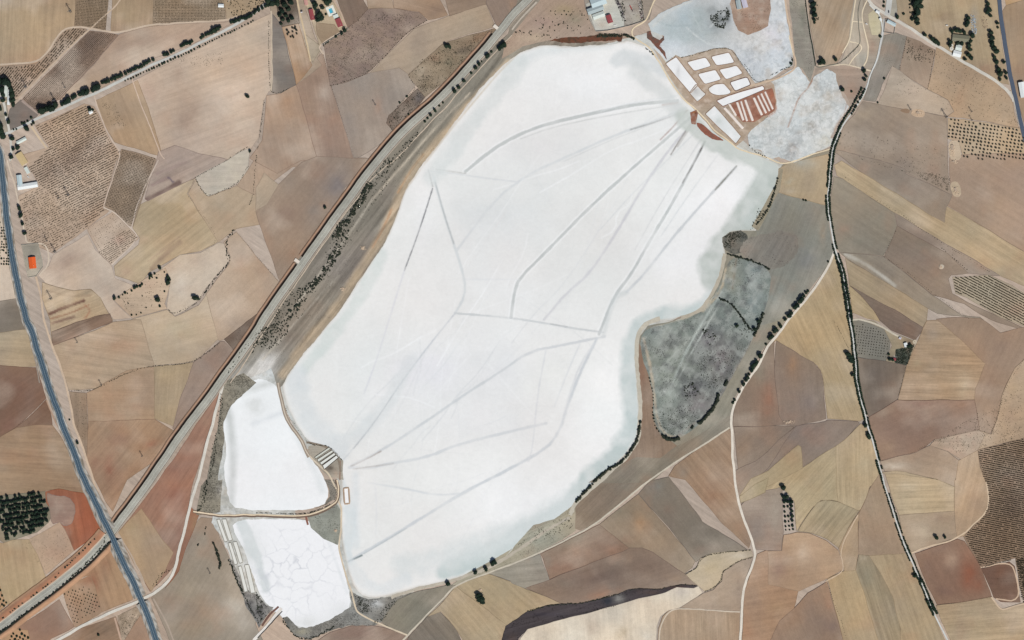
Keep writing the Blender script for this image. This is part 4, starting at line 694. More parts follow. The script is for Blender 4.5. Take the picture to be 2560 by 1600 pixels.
 sheet('small_lagoon_bed', 'Z20 1320,300 1290,230 1390,130 1480,80 1620,20 1760,-20 1900,-80 2419,-80 Z30 150,-80 180,200 225,420 235,620 150,660 0,755 Z20 2300,785 2180,620 2090,470 2020,450 1900,462 1600,540 1480,600 1380,500 1330,440 1400,420 1440,340', (202,205,206),
   ('Z20 1500,240,230,120 174,183,182 .98', 'Z20 1750,180,190,130 172,182,181 .98', 'Z20 1850,330,120,70 178,187,186 .95', 'Z20 1620,350,200,60 174,183,182 .9', 'Z30 0,300,60,60 200,196,206 .6', 'Z20 1550,480,90,40 208,212,214 .6', 'Z20 2250,560,110,160 188,192,198 .7', 'Z30 80,350,90,120 206,206,214 .7', 'Z20 1950,200,70,80 78,84,84 .95', 'Z20 1890,90,40,50 130,134,134 .6 60', 'Z20 2040,160,30,90 60,64,62 .9', 'Z20 2150,230,40,50 196,192,192 .8', 'Z30 200,620,30,30 170,184,184 .8', 'Z20 1330,250,40,40 200,208,208 .6'),
   lines=[('Z20 1330,250 1500,90 1700,10', 3, (206,206,200), .8, 2), ('Z20 1650,260 1750,350 1880,430 1990,440', 3, (206,212,212), .8, 1.5), ('Z20 1700,100 1740,200 1790,300', 2, (196,204,204), .6, 1.5), ('Z20 1370,200 1500,250 1700,240', 2, (150,164,168), .5, 2), ('Z20 1870,260 1920,200 1980,180', 2.5, (206,210,210), .8, 1), ('Z20 1290,280 1300,380 1400,430', 5, (118,74,62), .7, 3)],
   weeds=.28, step=3.5, edge='', rough=1.5, painter=lagoon, amp=0)
 sheet('scrubland', 'Z20 2060,40 2090,-80 2419,-80 Z30 10,-80 30,80 0,250 Z20 2400,260 2300,310 2230,335 2140,290 2090,200', (160,136,120), ('Z20 2130,40,60,50 176,160,140 .6', 'Z20 2250,170,80,60 158,122,104 .6'), weeds=.7, edge='', rough=2, step=4, mottle=.4, mottle_col=(190,176,162))
 F('Z30 170,-200 330,-200 360,100 400,300 440,480 445,620 400,780 330,650 265,620 250,480 225,200', (166,160,150), 'Z30 330,150,26,110 96,112,100 .8', 'Z30 300,420,60,60 138,132,124 .6', weeds=.7, edge='', mottle=.5, mottle_col=(136,128,120))
 F('Z30 375,-200 860,-200 840,0 790,200 760,400 700,510 640,600 480,620 440,450 400,250', (180,158,136), 'Z30 600,250,90,110 168,142,118 .6', 'Z30 720,200,40,120 176,166,154 .6', 'Z30 600,500,90,60 196,170,146 .5', ang=-70, amp=.15, weeds=.35)
 F('Z30 780,200 850,-200 960,-60 900,200 940,400 960,660 780,620 680,605 760,400', (188,178,166), 'Z30 870,560,60,60 170,168,160 .6', ang=80, amp=.1, weeds=.2)
 F('Z30 900,0 960,30 1090,160 1090,340 1040,520 975,670 900,650 945,500 940,380 890,200', (178,164,150), 'Z30 990,440,30,80 160,120,104 .6', 'Z30 930,100,30,60 190,180,166 .5', weeds=.2)
 F('Z30 945,130 1000,90 1065,170 1062,300 1040,335 980,330 950,210', (206,196,166), 'Z30 1000,230,30,60 204,194,152 .6', weeds=0)
 F('Z30 1100,150 1180,-200 1320,-200 1200,150', (186,182,174), weeds=.1)
 F('Z30 1090,340 1200,310 1310,350 1240,670 1170,630 1080,800 1020,960 900,945 950,800 1050,520', (152,144,136), 'Z30 980,900,60,40 186,182,176 .7', 'Z30 1030,760,60,80 128,124,124 .6', weeds=.6, ang=-70, amp=.12)
 F('Z30 450,640 640,610 840,640 960,680 930,780 860,920 790,1000 740,900 660,800 640,700 560,650 480,660 430,760', (184,162,148), 'Z30 800,880,50,50 166,126,108 .7', 'Z30 560,720,60,40 192,184,170 .6', weeds=.5, edge='')
 sheet('salt_flat', 'Z30 0,790 120,720 230,650 290,630 340,700 400,790 440,720 560,650 640,700 660,800 700,900 740,960 770,1010 660,1150 620,1250 600,1370 480,1420 340,1490 250,1540 100,1480 0,1512 Z20 2350,1420 2250,1400 2220,1290 2280,1200 2419,1100', (206,209,207),
   ('Z30 420,1190,60,70 148,140,130 .8', 'Z30 280,1260,30,30 150,142,134 .7', 'Z30 230,1420,50,90 132,122,118 .9 20', 'Z30 400,850,60,80 206,204,196 .6', 'Z30 600,900,80,60 214,204,190 .5', 'Z30 700,900,60,60 190,158,130 .6', 'Z30 100,900,90,80 222,222,222 .6', 'Z30 550,1350,60,60 198,192,172 .7', 'Z20 2300,1300,60,60 200,208,208 .6'),
   lines=[('Z30 450,640 400,810 290,920 250,1030 190,1200', 5, (160,116,88), .85, 2), ('Z30 660,700 700,850 760,1000 650,1160 600,1300', 4, (150,110,86), .8, 1.5), ('Z30 20,800 60,950 80,1050 0,1100', 7, (172,104,72), .85, 3), ('Z30 220,760 260,850 240,960', 2, (180,186,186), .6, 1.5)],
   weeds=.3, step=2.3, edge='', rough=2, painter=wash, amp=0, mottle=.3, mottle_col=(196,202,204), mottle_scale=9)
 # brine works
 F('Z20 1330,450 1400,520 1460,600 1545,518 1600,545 1900,462 2030,452 2090,480 2180,640 2305,792 2419,745 Z30 60,800 85,960 70,1050 0,1090 Z20 2340,1160 2230,1260 2180,1330 2110,1385 1960,1290 1800,1130 1680,990 1560,840 1460,680', (188,168,150), 'Z20 1850,960,60,60 196,170,150 .5', 'Z20 2350,920,70,110 160,100,80 .7', 'Z20 2180,1080,110,110 176,132,110 .5', weeds=.25, edge='', step=3, mottle=.5, mottle_col=(206,192,178), mottle_scale=9)
 # ------------------------------------------------------------- right-hand fields
 F('Z30 1200,-200 2160,-200 2180,100 2200,400 2280,800 2200,780 1960,640 1600,420 1400,290 1230,170', (188,166,136), 'Z30 1650,150,110,60 186,160,126 .6', 'Z30 1680,150,60,40 140,112,92 .8', 'Z30 1950,150,30,100 160,170,178 .7', 'Z30 2060,650,90,50 176,122,100 .7', 'Z30 2060,200,60,90 190,172,146 .5', 'Z30 1350,100,110,60 176,150,130 .6', weeds=.4, ang=80, amp=.1, mottle=.25, mottle_col=(160,138,112))
 F('Z30 2200,-200 2700,-200 2700,0 2419,0 2250,50', (206,168,124), ang=0, amp=.05)
 F('Z30 2250,50 2419,0 2700,0 2700,1500 2460,1300 2370,1000 2290,700 2250,400 2220,100', (172,146,122), 'Z30 2360,250,50,160 178,150,126 .5', 'Z30 2330,600,40,50 190,158,124 .6', ang=85, amp=.08, weeds=.3)
 F('Z30 1310,350 1440,390 1580,470 1550,640 1510,845 1400,770 1250,665', (176,152,134), 'Z30 1450,440,110,50 136,112,102 .75 20', 'Z30 1330,560,60,60 184,166,146 .5', weeds=.4, ang=75, amp=.08)
 F('Z30 1590,445 1800,560 1960,660 2200,800 2310,960 2330,1080 2390,1300 2500,1540 2419,1500 2380,1210 1850,1110 1690,1100 1760,1050 1700,940 1510,845 1560,640', (192,164,137), 'Z30 1850,680,110,80 192,154,118 .6', 'Z30 2000,980,160,90 194,168,140 .5', 'Z30 2350,1350,40,90 190,150,128 .5', weeds=.25, ang=25, amp=.05)
 F('Z30 1175,625 1260,672 1400,780 1510,848 1700,945 1755,1050 1690,1095 1400,1050 1040,985 1120,800', (192,174,158), 'Z30 1350,860,90,60 198,178,164 .6', 'Z30 1220,760,50,60 180,164,150 .5', ang=8, amp=.06)
 F('Z30 900,955 1040,985 1400,1050 1690,1100 1700,1512 Z31 1710,200 1740,330 1300,120 1050,0 Z30 1000,1512 640,1420 660,1330 720,1190 820,1080', (168,150,136), 'Z30 1100,1350,160,90 156,142,132 .5', 'Z30 900,1080,110,60 188,162,132 .6', 'Z30 1500,1250,110,90 158,142,130 .5', 'Z31 1300,30,110,40 156,142,136 .5', 'Z30 700,1440,60,40 176,142,122 .6', weeds=.35, ang=32, amp=.06)
 F('Z30 1700,1110 1850,1125 2380,1215 2440,1500 Z31 1720,0 Z30 1850,1512 1800,1340 1700,1310', (198,174,146), 'Z30 1760,1300,50,60 196,150,120 .5', ang=8, amp=.04)
 F('Z31 1715,-20 1900,-60 2419,-60 2700,-60 2700,1100 2419,860 2000,610 1690,430 1740,320 1720,150', (180,153,134), 'Z31 2150,420,160,110 190,158,130 .5', 'Z31 2300,150,160,90 176,148,134 .6', 'Z31 1850,350,60,40 186,160,138 .5', ang=32, amp=.06, weeds=.15)
 F('Z30 630,1440 660,1420 1040,1512 1300,1600 Z31 1300,130 1740,330 1690,440 1670,600 1300,375 900,130', (162,146,134), 'Z31 1100,120,160,60 152,138,130 .5', 'Z31 1550,430,90,50 160,140,126 .5', weeds=.3, ang=32, amp=.06)
 F('Z31 625,50 690,10 900,130 1300,375 1670,600 1690,440 1760,480 2000,615 2419,865 2700,1060 2700,1360 2419,1190 2200,1095 1600,740 1200,500 900,310 650,150', (196,173,141), 'Z31 1900,700,200,60 200,178,146 .5 30', 'Z31 1000,280,200,50 190,168,136 .5 30', ang=32, amp=.14)
 F('Z31 620,160 700,180 1200,505 1225,620 1160,780 1090,900 850,880 680,870 640,780 590,560 600,300', (160,148,134), 'Z31 850,350,160,110 166,148,130 .5', 'Z31 1050,560,90,90 152,144,130 .5', 'Z31 720,660,60,40 172,136,120 .6', 'Z31 900,780,140,60 150,148,138 .6', ang=32, amp=.07)
 F('Z31 1225,620 1200,500 1600,740 2200,1095 2080,1090 1900,1075 1700,890', (160,142,132), 'Z31 1500,760,160,40 150,128,122 .5 32', weeds=.35, ang=32, amp=.07)
 F('Z31 1225,622 1700,890 1900,1075 1730,1085 1700,1120 1740,1260 1880,1340 2200,1490 Z32 2419,80 2419,100 2100,0 2000,-60 1850,-160 Z31 1560,1280 1100,905 1160,780', (154,134,120), 'Z31 1400,800,160,90 142,130,118 .6 30', 'Z31 1650,1150,80,60 168,144,122 .6', 'Z31 1900,1380,160,40 176,146,124 .6 30', 'Z31 1500,950,80,50 160,128,112 .5', ang=32, amp=.06)
 F('Z31 680,875 850,885 1095,908 1560,1285 1830,1470 Z32 2000,-30 2150,110 1900,-20 1600,-60 Z31 1510,1400 1050,1120 740,925', (160,147,134), 'Z31 1200,1120,160,60 148,138,132 .6 35', 'Z31 850,930,110,40 172,160,144 .5', weeds=.35, ang=34, amp=.08,
   lines=[('Z31 730,890 900,970 1060,1080 1200,1190', 10, (184,180,170), .7, 4)])
 F('Z31 735,930 1050,1120 1300,1270 1510,1400 1500,1512 Z32 1450,90 1400,60 1200,-30 Z31 1200,1430 900,1270 770,1180', (178,157,130), 'Z31 1000,1230,160,60 182,160,130 .6 33', ang=33, amp=.13)
 F('Z31 770,1185 850,1250 1000,1420 1060,1530 940,1490 800,1440', (194,170,132), ang=38, amp=.14)
 F('Z31 780,1195 900,1260 1200,1420 1350,1512 Z32 1470,72 1440,130 1390,190 1260,140 1160,100 1060,5 Z31 1000,1420 900,1300', (134,114,106), 'Z32 1250,80,110,40 120,100,96 .6 25', ang=28, amp=.12)
 F('Z31 1740,1105 1850,1110 2090,1088 2300,1180 2700,1450 2700,1800 2419,1570 2200,1490 1880,1300 1770,1260', (188,172,150), 'Z31 2350,1420,110,80 196,158,140 .6', ang=28, amp=.05)
 F('Z32 1590,-10 1700,-20 2000,-20 2200,120 2419,70 2700,200 2700,600 2419,370 2330,450 2250,600 2205,740 2160,950 2110,1060 2050,1080 1995,1030 1980,900 1950,740 1960,640 2050,410 2020,380', (166,139,120), 'Z32 2250,60,110,110 178,140,114 .7', 'Z32 2100,620,90,110 150,122,108 .6', 'Z32 2200,250,60,60 148,124,112 .5', 'Z32 2080,880,60,110 178,148,124 .6', 'Z32 1900,130,110,60 176,150,126 .5', weeds=.12, ang=-65, amp=.06)
 F('Z32 800,0 880,0 960,30 1100,95 1155,180 1150,260 1110,385 840,345 820,180', (144,142,136), ang=8, amp=.04, weeds=0)
 F('Z32 900,-5 1000,10 1170,130 1400,200 1380,280 1310,428 1110,385 1170,240 1100,90', (178,164,140), 'Z32 1330,200,40,40 110,100,90 .7', 'Z32 1160,350,40,30 110,100,96 .6', weeds=.4)
 F('Z32 1205,275 1330,250 1385,225 1310,425 1200,405', (74,92,88), 'Z32 1260,330,30,60 60,80,80 .6', weeds=.9, step=4, mottle=.5, mottle_col=(44,62,58), mottle_scale=5)
 F('Z32 845,350 1110,388 1308,432 1280,560 1222,750 950,920 900,800 870,550', (136,121,112), 'Z32 1000,520,90,90 126,114,110 .6', 'Z32 1050,780,110,60 146,124,112 .6', ang=85, amp=.06)
 F('Z32 1425,190 1470,70 1505,0 1600,0 1800,160 2030,385 2055,410 1960,650 1955,755 1230,755 1310,430 1400,240', (184,156,128), 'Z32 1550,140,50,50 204,182,164 .6', 'Z32 1850,620,60,110 204,190,168 .8', 'Z32 1400,400,50,40 196,180,150 .6', 'Z32 1700,300,160,60 170,138,112 .6', 'Z32 1650,700,200,40 180,150,116 .5', ang=2, amp=.2, head=-.04)
 F('Z32 950,920 1222,755 1300,760 1955,757 2000,1030 1800,1080 1570,1130 1490,1200 1400,1250 1060,1330 1000,1150', (158,128,113), 'Z32 1450,790,140,26 150,100,90 .7', 'Z32 1100,860,90,50 190,166,148 .8 -25', 'Z32 1850,800,110,26 176,136,114 .5', 'Z32 1300,1000,160,90 150,124,110 .5', 'Z32 1150,1200,90,60 174,146,122 .6', ang=-20, amp=.05, weeds=.1)
 F('Z32 2260,590 2330,450 2419,375 2700,400 2700,1150 2419,1110 1980,1225 1900,1150 1990,1040 2110,1080 2160,950 2205,740', (194,168,142), 'Z32 2350,640,90,50 204,176,140 .6', 'Z32 2340,480,60,50 186,146,116 .5', 'Z32 2300,900,90,90 192,160,138 .5', weeds=.4, ang=-15, amp=.08)
 F('Z32 1530,1190 1580,1130 1800,1080 1990,1035 2050,1080 1980,1225 1830,1320 1700,1240', (192,170,150), 'Z32 1850,1130,90,30 204,186,168 .6', 'Z32 1700,1230,60,30 184,144,126 .5', weeds=.5, mottle=.3, mottle_col=(180,150,132))
 F('Z32 1060,1335 1400,1252 1530,1190 1700,1245 1805,1325 1790,1440 1770,1512 Z33 1760,60 1580,-10 Z32 1300,1435 1100,1430', (180,158,140), 'Z32 1180,1380,110,30 222,212,202 .85', 'Z32 1500,1260,110,50 176,150,132 .6', 'Z32 1600,1430,90,40 190,162,138 .5', ang=15, amp=.05)
 F('Z32 1980,1225 2200,1180 2419,1110 2700,1130 Z33 2700,1300 2480,1180 2419,1130 2370,980 2340,740 2000,820 1930,680 1850,535 1940,440 2040,330 2085,200 2070,60 Z32 2030,1480', (158,134,114), 'Z32 2250,1480,110,60 124,104,92 .7', 'Z33 2300,250,110,160 120,98,88 .7', 'Z33 2200,560,90,60 140,116,100 .6', 'Z32 2350,1250,110,60 150,122,104 .5', ang=10, amp=.06)
 F('Z32 1800,1330 1900,1270 1980,1230 2000,1380 2050,1512 Z33 2070,60 2085,200 2035,330 1930,440 1850,530 1780,545 1765,400 1762,0 Z32 1775,1512', (192,164,136), 'Z33 1950,200,60,110 182,150,126 .6', ang=-75, amp=.1)
 F('Z33 1100,-60 1300,-50 1580,-10 1760,60 1762,292 1500,310 1240,335 1160,130', (194,172,141), 'Z33 1300,60,110,60 206,192,172 .7', 'Z33 1650,160,60,60 194,168,134 .5', ang=-2, amp=.17, head=.04)
 F('Z32 1060,1440 1200,1430 1300,1435 1600,1512 Z33 1580,-10 1300,-50 1100,-60', (196,176,148), ang=15, amp=.06)
 F('Z33 1240,337 1500,312 1762,294 1770,420 1782,545 1700,565 1330,690 1280,560', (182,160,138), 'Z33 1620,360,110,40 156,130,118 .7', 'Z33 1450,500,90,60 200,184,160 .6', 'Z33 1400,630,60,40 204,184,158 .5', ang=-8, amp=.06)
 F('Z33 1385,700 1600,620 1790,560 1860,580 1930,680 2010,830 2110,1105 1900,1140 1600,1180 1500,1000 1430,820', (156,122,104), 'Z33 1900,880,80,150 178,98,62 .9', 'Z33 1730,760,70,80 202,168,144 .9', 'Z33 1900,700,50,60 190,142,116 .6', 'Z33 1650,1060,110,60 128,100,96 .7', 'Z33 1500,850,60,110 140,112,104 .6', 'Z33 2000,1000,60,60 166,98,70 .6', weeds=.35, ang=60, amp=.05)
 F('Z33 2015,835 2150,810 2280,780 2330,820 2350,980 2390,1160 2200,1150 2130,1110 2070,960', (130,98,84), 'Z33 2200,870,60,60 150,100,76 .6', 'Z33 2300,1100,50,40 136,88,76 .6', weeds=.5)
 F('Z33 1590,1190 1900,1145 2110,1110 2170,1200 2230,1220 2419,1165 2700,1130 2700,1700 1800,1700 1720,1500 1640,1330', (194,169,138), 'Z33 1900,1400,200,60 188,164,130 .5', 'Z33 2300,1350,110,90 196,164,132 .5', ang=-4, amp=.17)

 ribbon('shore', 'V 1560,752 1518,768 1502,800 1503,850 1511,940 1513,1015 1497,1062 1445,1114 1386,1164 1358,1190 1346,1216', 10, (194,186,168), jag=2.5, weeds=.4)
 ribbon('shore', 'V 1712,600 1700,660 1680,700 1655,735 1610,752', 9, (184,174,154), jag=2.5, weeds=.5)
 ribbon('shore', 'V 1345,1222 1290,1254 1200,1314 1150,1346 1060,1374 972,1394 925,1412', 7, (186,176,158), jag=2.5, weeds=.5)

DRY = True; land(); finish_tones()
DRY = False; land()
sheet('scrubland', 'Z13 490,350 620,310 760,220 800,280 800,400 775,620 640,560 520,450', (150,152,142), ('Z13 650,520,80,40 120,124,116 .6', 'Z13 700,300,50,50 130,128,118 .6'), weeds=.75, edge='', rough=.8, step=4, mottle=.3, mottle_col=(120,120,112))
sheet('scrubland', 'Z12 640,1500 Z13 650,0 740,0 765,80 750,180 640,240 700,160 690,80', (140,134,124), (), weeds=.8, edge='', rough=.8, step=4)
sheet('scrubland', 'Z12 490,1200 560,1170 660,1180 760,1270 830,1330 820,1440 830,1512 680,1480 560,1370 500,1260', (176,168,154), ('Z12 700,1400,50,40 70,58,52 .8', 'Z12 760,1450,30,50 196,170,148 .7', 'Z12 790,1330,30,50 120,110,98 .6'), weeds=.6, edge='', rough=.8, step=4)
sheet('scrubland', 'Z13 -60,1050 0,1080 100,1180 170,1200 90,1300 30,1400 Z03 2400,1300 2330,1200 2230,950 2180,800 2160,740 2200,760 2260,900 2300,1000 2390,1100', (150,148,144), ('Z13 30,1250,40,60 70,66,70 .8', 'Z03 2370,1200,30,60 90,90,92 .7'), weeds=.95, edge='', rough=1.5, step=4, mottle=.6, mottle_col=(78,76,78), mottle_scale=7)
sheet('scrubland', 'Z02 2419,600 2290,700 2180,820 2110,960 2120,1120 2060,1512 Z03 2100,0 2080,300 1860,330 1900,60 1960,0 Z02 1990,1300 2080,950 2110,600 2300,500', (148,142,128), ('Z03 1950,60,60,110 84,78,70 .8', 'Z02 2020,1300,26,60 84,78,72 .7', 'Z03 2080,100,40,60 176,172,168 .6', 'Z02 2200,1400,60,90 196,200,198 .6'), weeds=.95, edge='', rough=2, step=4, mottle=.5, mottle_col=(106,102,92), mottle_scale=8)
sheet('burnt_scrub', 'Z20 340,385 460,365 620,350 790,330 960,318 1046,332 1040,395 1000,390 980,375 760,395 640,412 480,410 400,390', (112,72,56), ('Z20 900,335,140,12 52,56,46 .95', 'Z20 1040,350,20,40 70,44,36 .8', 'Z20 500,385,60,12 92,70,50 .7'), weeds=.6, edge='', rough=2.2, step=2.5, smo=0, mottle=.6, mottle_col=(70,66,54), mottle_scale=6)
sheet('red_mud', 'Z20 1740,1165 1790,1170 1900,1255 1990,1320 2000,1335 1900,1315 1820,1265 1750,1200', (148,96,80), (), weeds=.1, edge='', rough=1.6, step=2.5, mottle=.5, mottle_col=(112,92,84), mottle_scale=6)
sheet('red_mud', 'Z20 1270,300 1310,290 1330,350 1400,380 1440,340 1440,380 1390,430 1450,500 1465,570 1380,460 1320,400 1280,360', (118,80,68), (), weeds=.3, edge='', rough=2.5, step=2.5, mottle=.6, mottle_col=(88,86,80), mottle_scale=6)
# ------------------------------------------------------------- tracks and lanes
PALE = (214, 202, 184); SAND = (206, 184, 152); WHITE = (214, 210, 200)
T('Z00 -200,625 0,612 340,598 440,508 580,288 700,252 860,262 1000,298 1130,308 1330,248 1560,222 2130,195 2240,150', 4.5, (200,178,154))
T('Z00 -40,980 160,930 210,900 500,600 830,285 870,255 1100,60 1200,-100', 3.5, (196,172,146))
T('Z00 210,950 370,1080', 6, (170,150,138))
T('Z00 1240,720 1320,960 1420,1200 1520,1460 1560,1500', 2.6, (206,180,158))
T('Z00 890,905 940,1080 1050,1330 1150,1440 1110,1540 Z01 980,440', 3, (200,178,158)); T('Z01 980,450 1060,480 1230,640 1320,740 1050,990', 2.6, (206,188,170)); T('Z01 1240,640 1300,400 1440,110 1500,0', 3, (198,180,164))
T('Z00 300,1200 440,1400', 5, (206,182,150))
T('Z10 370,-100 420,160 470,360 520,580', 4, (206,182,144)); T('Z10 140,100 155,500 150,860', 4, (196,178,154)); T('Z10 700,-100 860,260', 4.5, (190,164,140)); T('Z10 870,265 620,410 590,450 640,520', 3.5, (206,184,160))
T('Z01 70,0 110,150 160,330 240,700 250,800 Z01 440,780 470,980 370,1090', 3.5, (206,188,166)); T('Z01 340,1100 390,1280 410,1512 Z02 430,50 500,250 560,400 620,600 680,850 700,1000 760,1140 880,1512 Z03 1000,290 1050,350', 5, (204,178,150)); 
T('Z03 1100,490 1250,720 1400,1060', 3.5, (184,164,144)); T('Z03 1450,1120 1560,1320 1650,1540', 4, (176,158,140)); T('Z03 1320,1190 1440,1540', 3, (150,120,104))
T('Z02 440,760 520,960 700,1250 760,1512 Z03 840,200 960,470', 3, (176,142,116)); T('Z01 0,380 100,1000 170,1310 250,1512 Z02 380,600', 3, (150,138,126))
T('Z03 1080,1300 1110,1400 1160,1540', 4.5, (190,158,134))
T('Z22 2055,1020 1850,1160 1500,1370 1310,1500 Z23 1290,10 1100,160 800,410 640,500 300,670 0,795 Z13 2400,800 2200,875 1900,990 1830,1050 1430,1470 1340,1560', 4.2, (200,190,170))
T('Z23 1390,1600 1395,1380 1470,1245 1570,1212 2150,1248', 3, (206,190,168)); T('Z33 1340,700 1500,630 1800,555 1990,380 2070,290 2085,180 2060,20', 3.6, (212,186,154)); T('Z33 2000,825 2290,775 2340,900 2390,1150 2150,1125', 3.4, (206,176,146)); T('Z33 2110,1110 2190,1215 2240,1225 2419,1170 2600,1150', 4, (204,178,148))
T('Z32 800,0 900,-10 1060,55 1170,130 1260,170', 4.5, (196,186,166)); T('Z33 540,960 690,880 720,810 670,660 850,330', 2.6, (206,180,150))
# soft paths round the lake and through the brine works
T('Z20 1370,-30 1330,50 1290,150 1265,205 1130,262 1130,340 1200,385 1300,440 1350,530 1420,630 1500,780 1560,870 1640,950 1730,1030 1850,1160 1960,1270 2060,1350 2150,1415 2280,1450 2419,1490 Z30 0,1490 100,1540 200,1545 280,1512 450,1440 610,1400', 3.4, (226,206,170))
T('Z30 150,-60 180,120 220,330 240,520 Z30 262,560 262,640 200,700 0,770 Z20 2300,800 1950,900', 4.4, (206,180,152)); T('Z30 200,330 238,520', 2.4, (226,206,170))
T('Z30 830,-20 800,200 770,380 705,500', 2.8, (226,208,176)); T('Z30 950,-20 885,100 890,210 930,340 950,450 940,560 900,640', 2.8, (226,208,176)); T('Z30 795,205 890,208', 2.2, (226,208,176)); T('Z30 770,388 862,410 895,465 800,560 770,615', 2.4, (226,208,176)); T('Z30 480,625 680,605 780,622 975,672', 3, (216,198,170))
T('Z30 445,620 480,640 640,600 720,570 860,420 870,380 850,200 850,80 880,-40', 2.5, (120,116,104)); T('Z30 355,-40 385,250 430,480 450,620', 3, (58,66,58))
T('Z30 1100,180 1085,340 1050,520 980,690 930,810 890,900', 3.2, (190,190,188))
T('Z12 200,600 245,780 300,960 420,1130 500,1280 620,1400 700,1470 740,1560 Z13 780,120 775,200 815,260 810,400 780,620 810,760 860,920 900,1060 930,1180 960,1250 1100,1330 1425,1465', 4, (214,196,168))
T('Z12 798,1330 795,1512', 4, (150,126,108)); T('Z12 470,1160 640,1175 780,1300 800,1440', 5, (138,124,108))
T('Z12 205,590 245,780 300,960 420,1130 500,1290', 9, (158,142,126)); T('Z12 205,590 245,780 300,960 420,1130 500,1290 640,1420', 2.6, (206,192,172))
T('Z03 1830,298 2000,325 2100,342 2419,340 Z13 0,335 200,345 440,345 600,310 700,260 770,205 790,100 760,0', 7.5, (120,100,86)); T('Z03 1830,298 2000,320 2100,336 2419,332 Z13 0,328 200,336 440,338 600,300 700,250 770,200 785,100 770,0', 3.4, (230,208,174))
T('Z13 470,345 490,420', 5, (150,100,84)); T('Z13 -20,1512 120,1370 240,1210', 8, (226,220,212)); T('Z13 20,1490 140,1360 245,1240', 2.6, (60,60,62)); T('Z13 60,1380 130,1270 215,1195', 5, (120,86,76))
sheet('red_mud', 'Z20 1680,1060 1740,1040 1755,1075 1735,1180 1695,1170 1685,1110', (150,104,86), ('Z20 1722,1062,14,10 170,104,50 .9', 'Z20 1738,1068,10,8 40,36,34 .9'), weeds=.1, edge='', rough=1.2, step=2.5, mottle=.5, mottle_col=(180,160,146), mottle_scale=6)
# white lane with a made surface
ribbon('lane', 'Z31 636,850 600,950 500,1130 350,1330 200,1500 Z32 150,50 0,250 Z22 2419,250 2330,420 2250,540 2150,690 2090,820 2068,940 2075,1010 2088,1300 2105,1512 Z23 2112,60 2160,300 2250,520 2300,660 2290,760 2210,950 2180,1060 2165,1300 2150,1640', 6.0, (222,212,196))
ribbon('lane', 'Z31 630,860 500,1100 400,1240', 9, (196,168,138)) if False else None
ribbon('lane', 'Z30 960,40 1090,160 1060,480 980,690 Z30 920,850 870,970 700,1190 640,1320 600,1450 Z31 588,60 570,250 562,430 585,600 625,780 650,880 690,1000 740,1260 775,1490 Z32 800,130 830,450 850,650 900,850 950,1020 1000,1200 1060,1420 1085,1512 Z33 1095,40 1180,280 1265,560 1350,760 1450,980 1560,1250 1640,1400 1720,1560 1760,1640', 3.6, (204,206,202))
ribbon('lane', 'Z30 930,-60 960,30 1080,110 1200,180 1400,310 1590,430 1800,555 1960,645 2120,740 2240,830 2300,900 2320,960', 7.5, (204,198,186))
ribbon('lane', 'Z30 1130,140 1160,-60', 14, (190,190,186))
ribbon('lane', 'Z30 2290,860 2340,1010 2380,1180 2419,1330 2480,1520', 4.2, (196,190,176))
ribbon('station_road', 'Z00 40,1270 100,1250 170,1212 400,1100 600,1015 800,925 1000,835 1250,705 1450,610 1640,530 1830,432 2050,325 2250,215 2419,110 Z10 100,30 230,-60', 6.5, (196,196,190))
ribbon('lane', 'Z00 -40,800 30,960 60,1100 100,1250 110,1500 Z01 90,0', 6, (204,200,190))
ribbon('lane', 'Z03 480,1545 750,1392 1000,1270 1200,1190 1318,1142 1400,1095 1480,1055 1600,940 1670,810 1690,680 1730,540 1800,240 1870,0 Z02 1925,1300 1990,1040 2030,900 2080,710 2110,600', 7.0, (212,206,194))
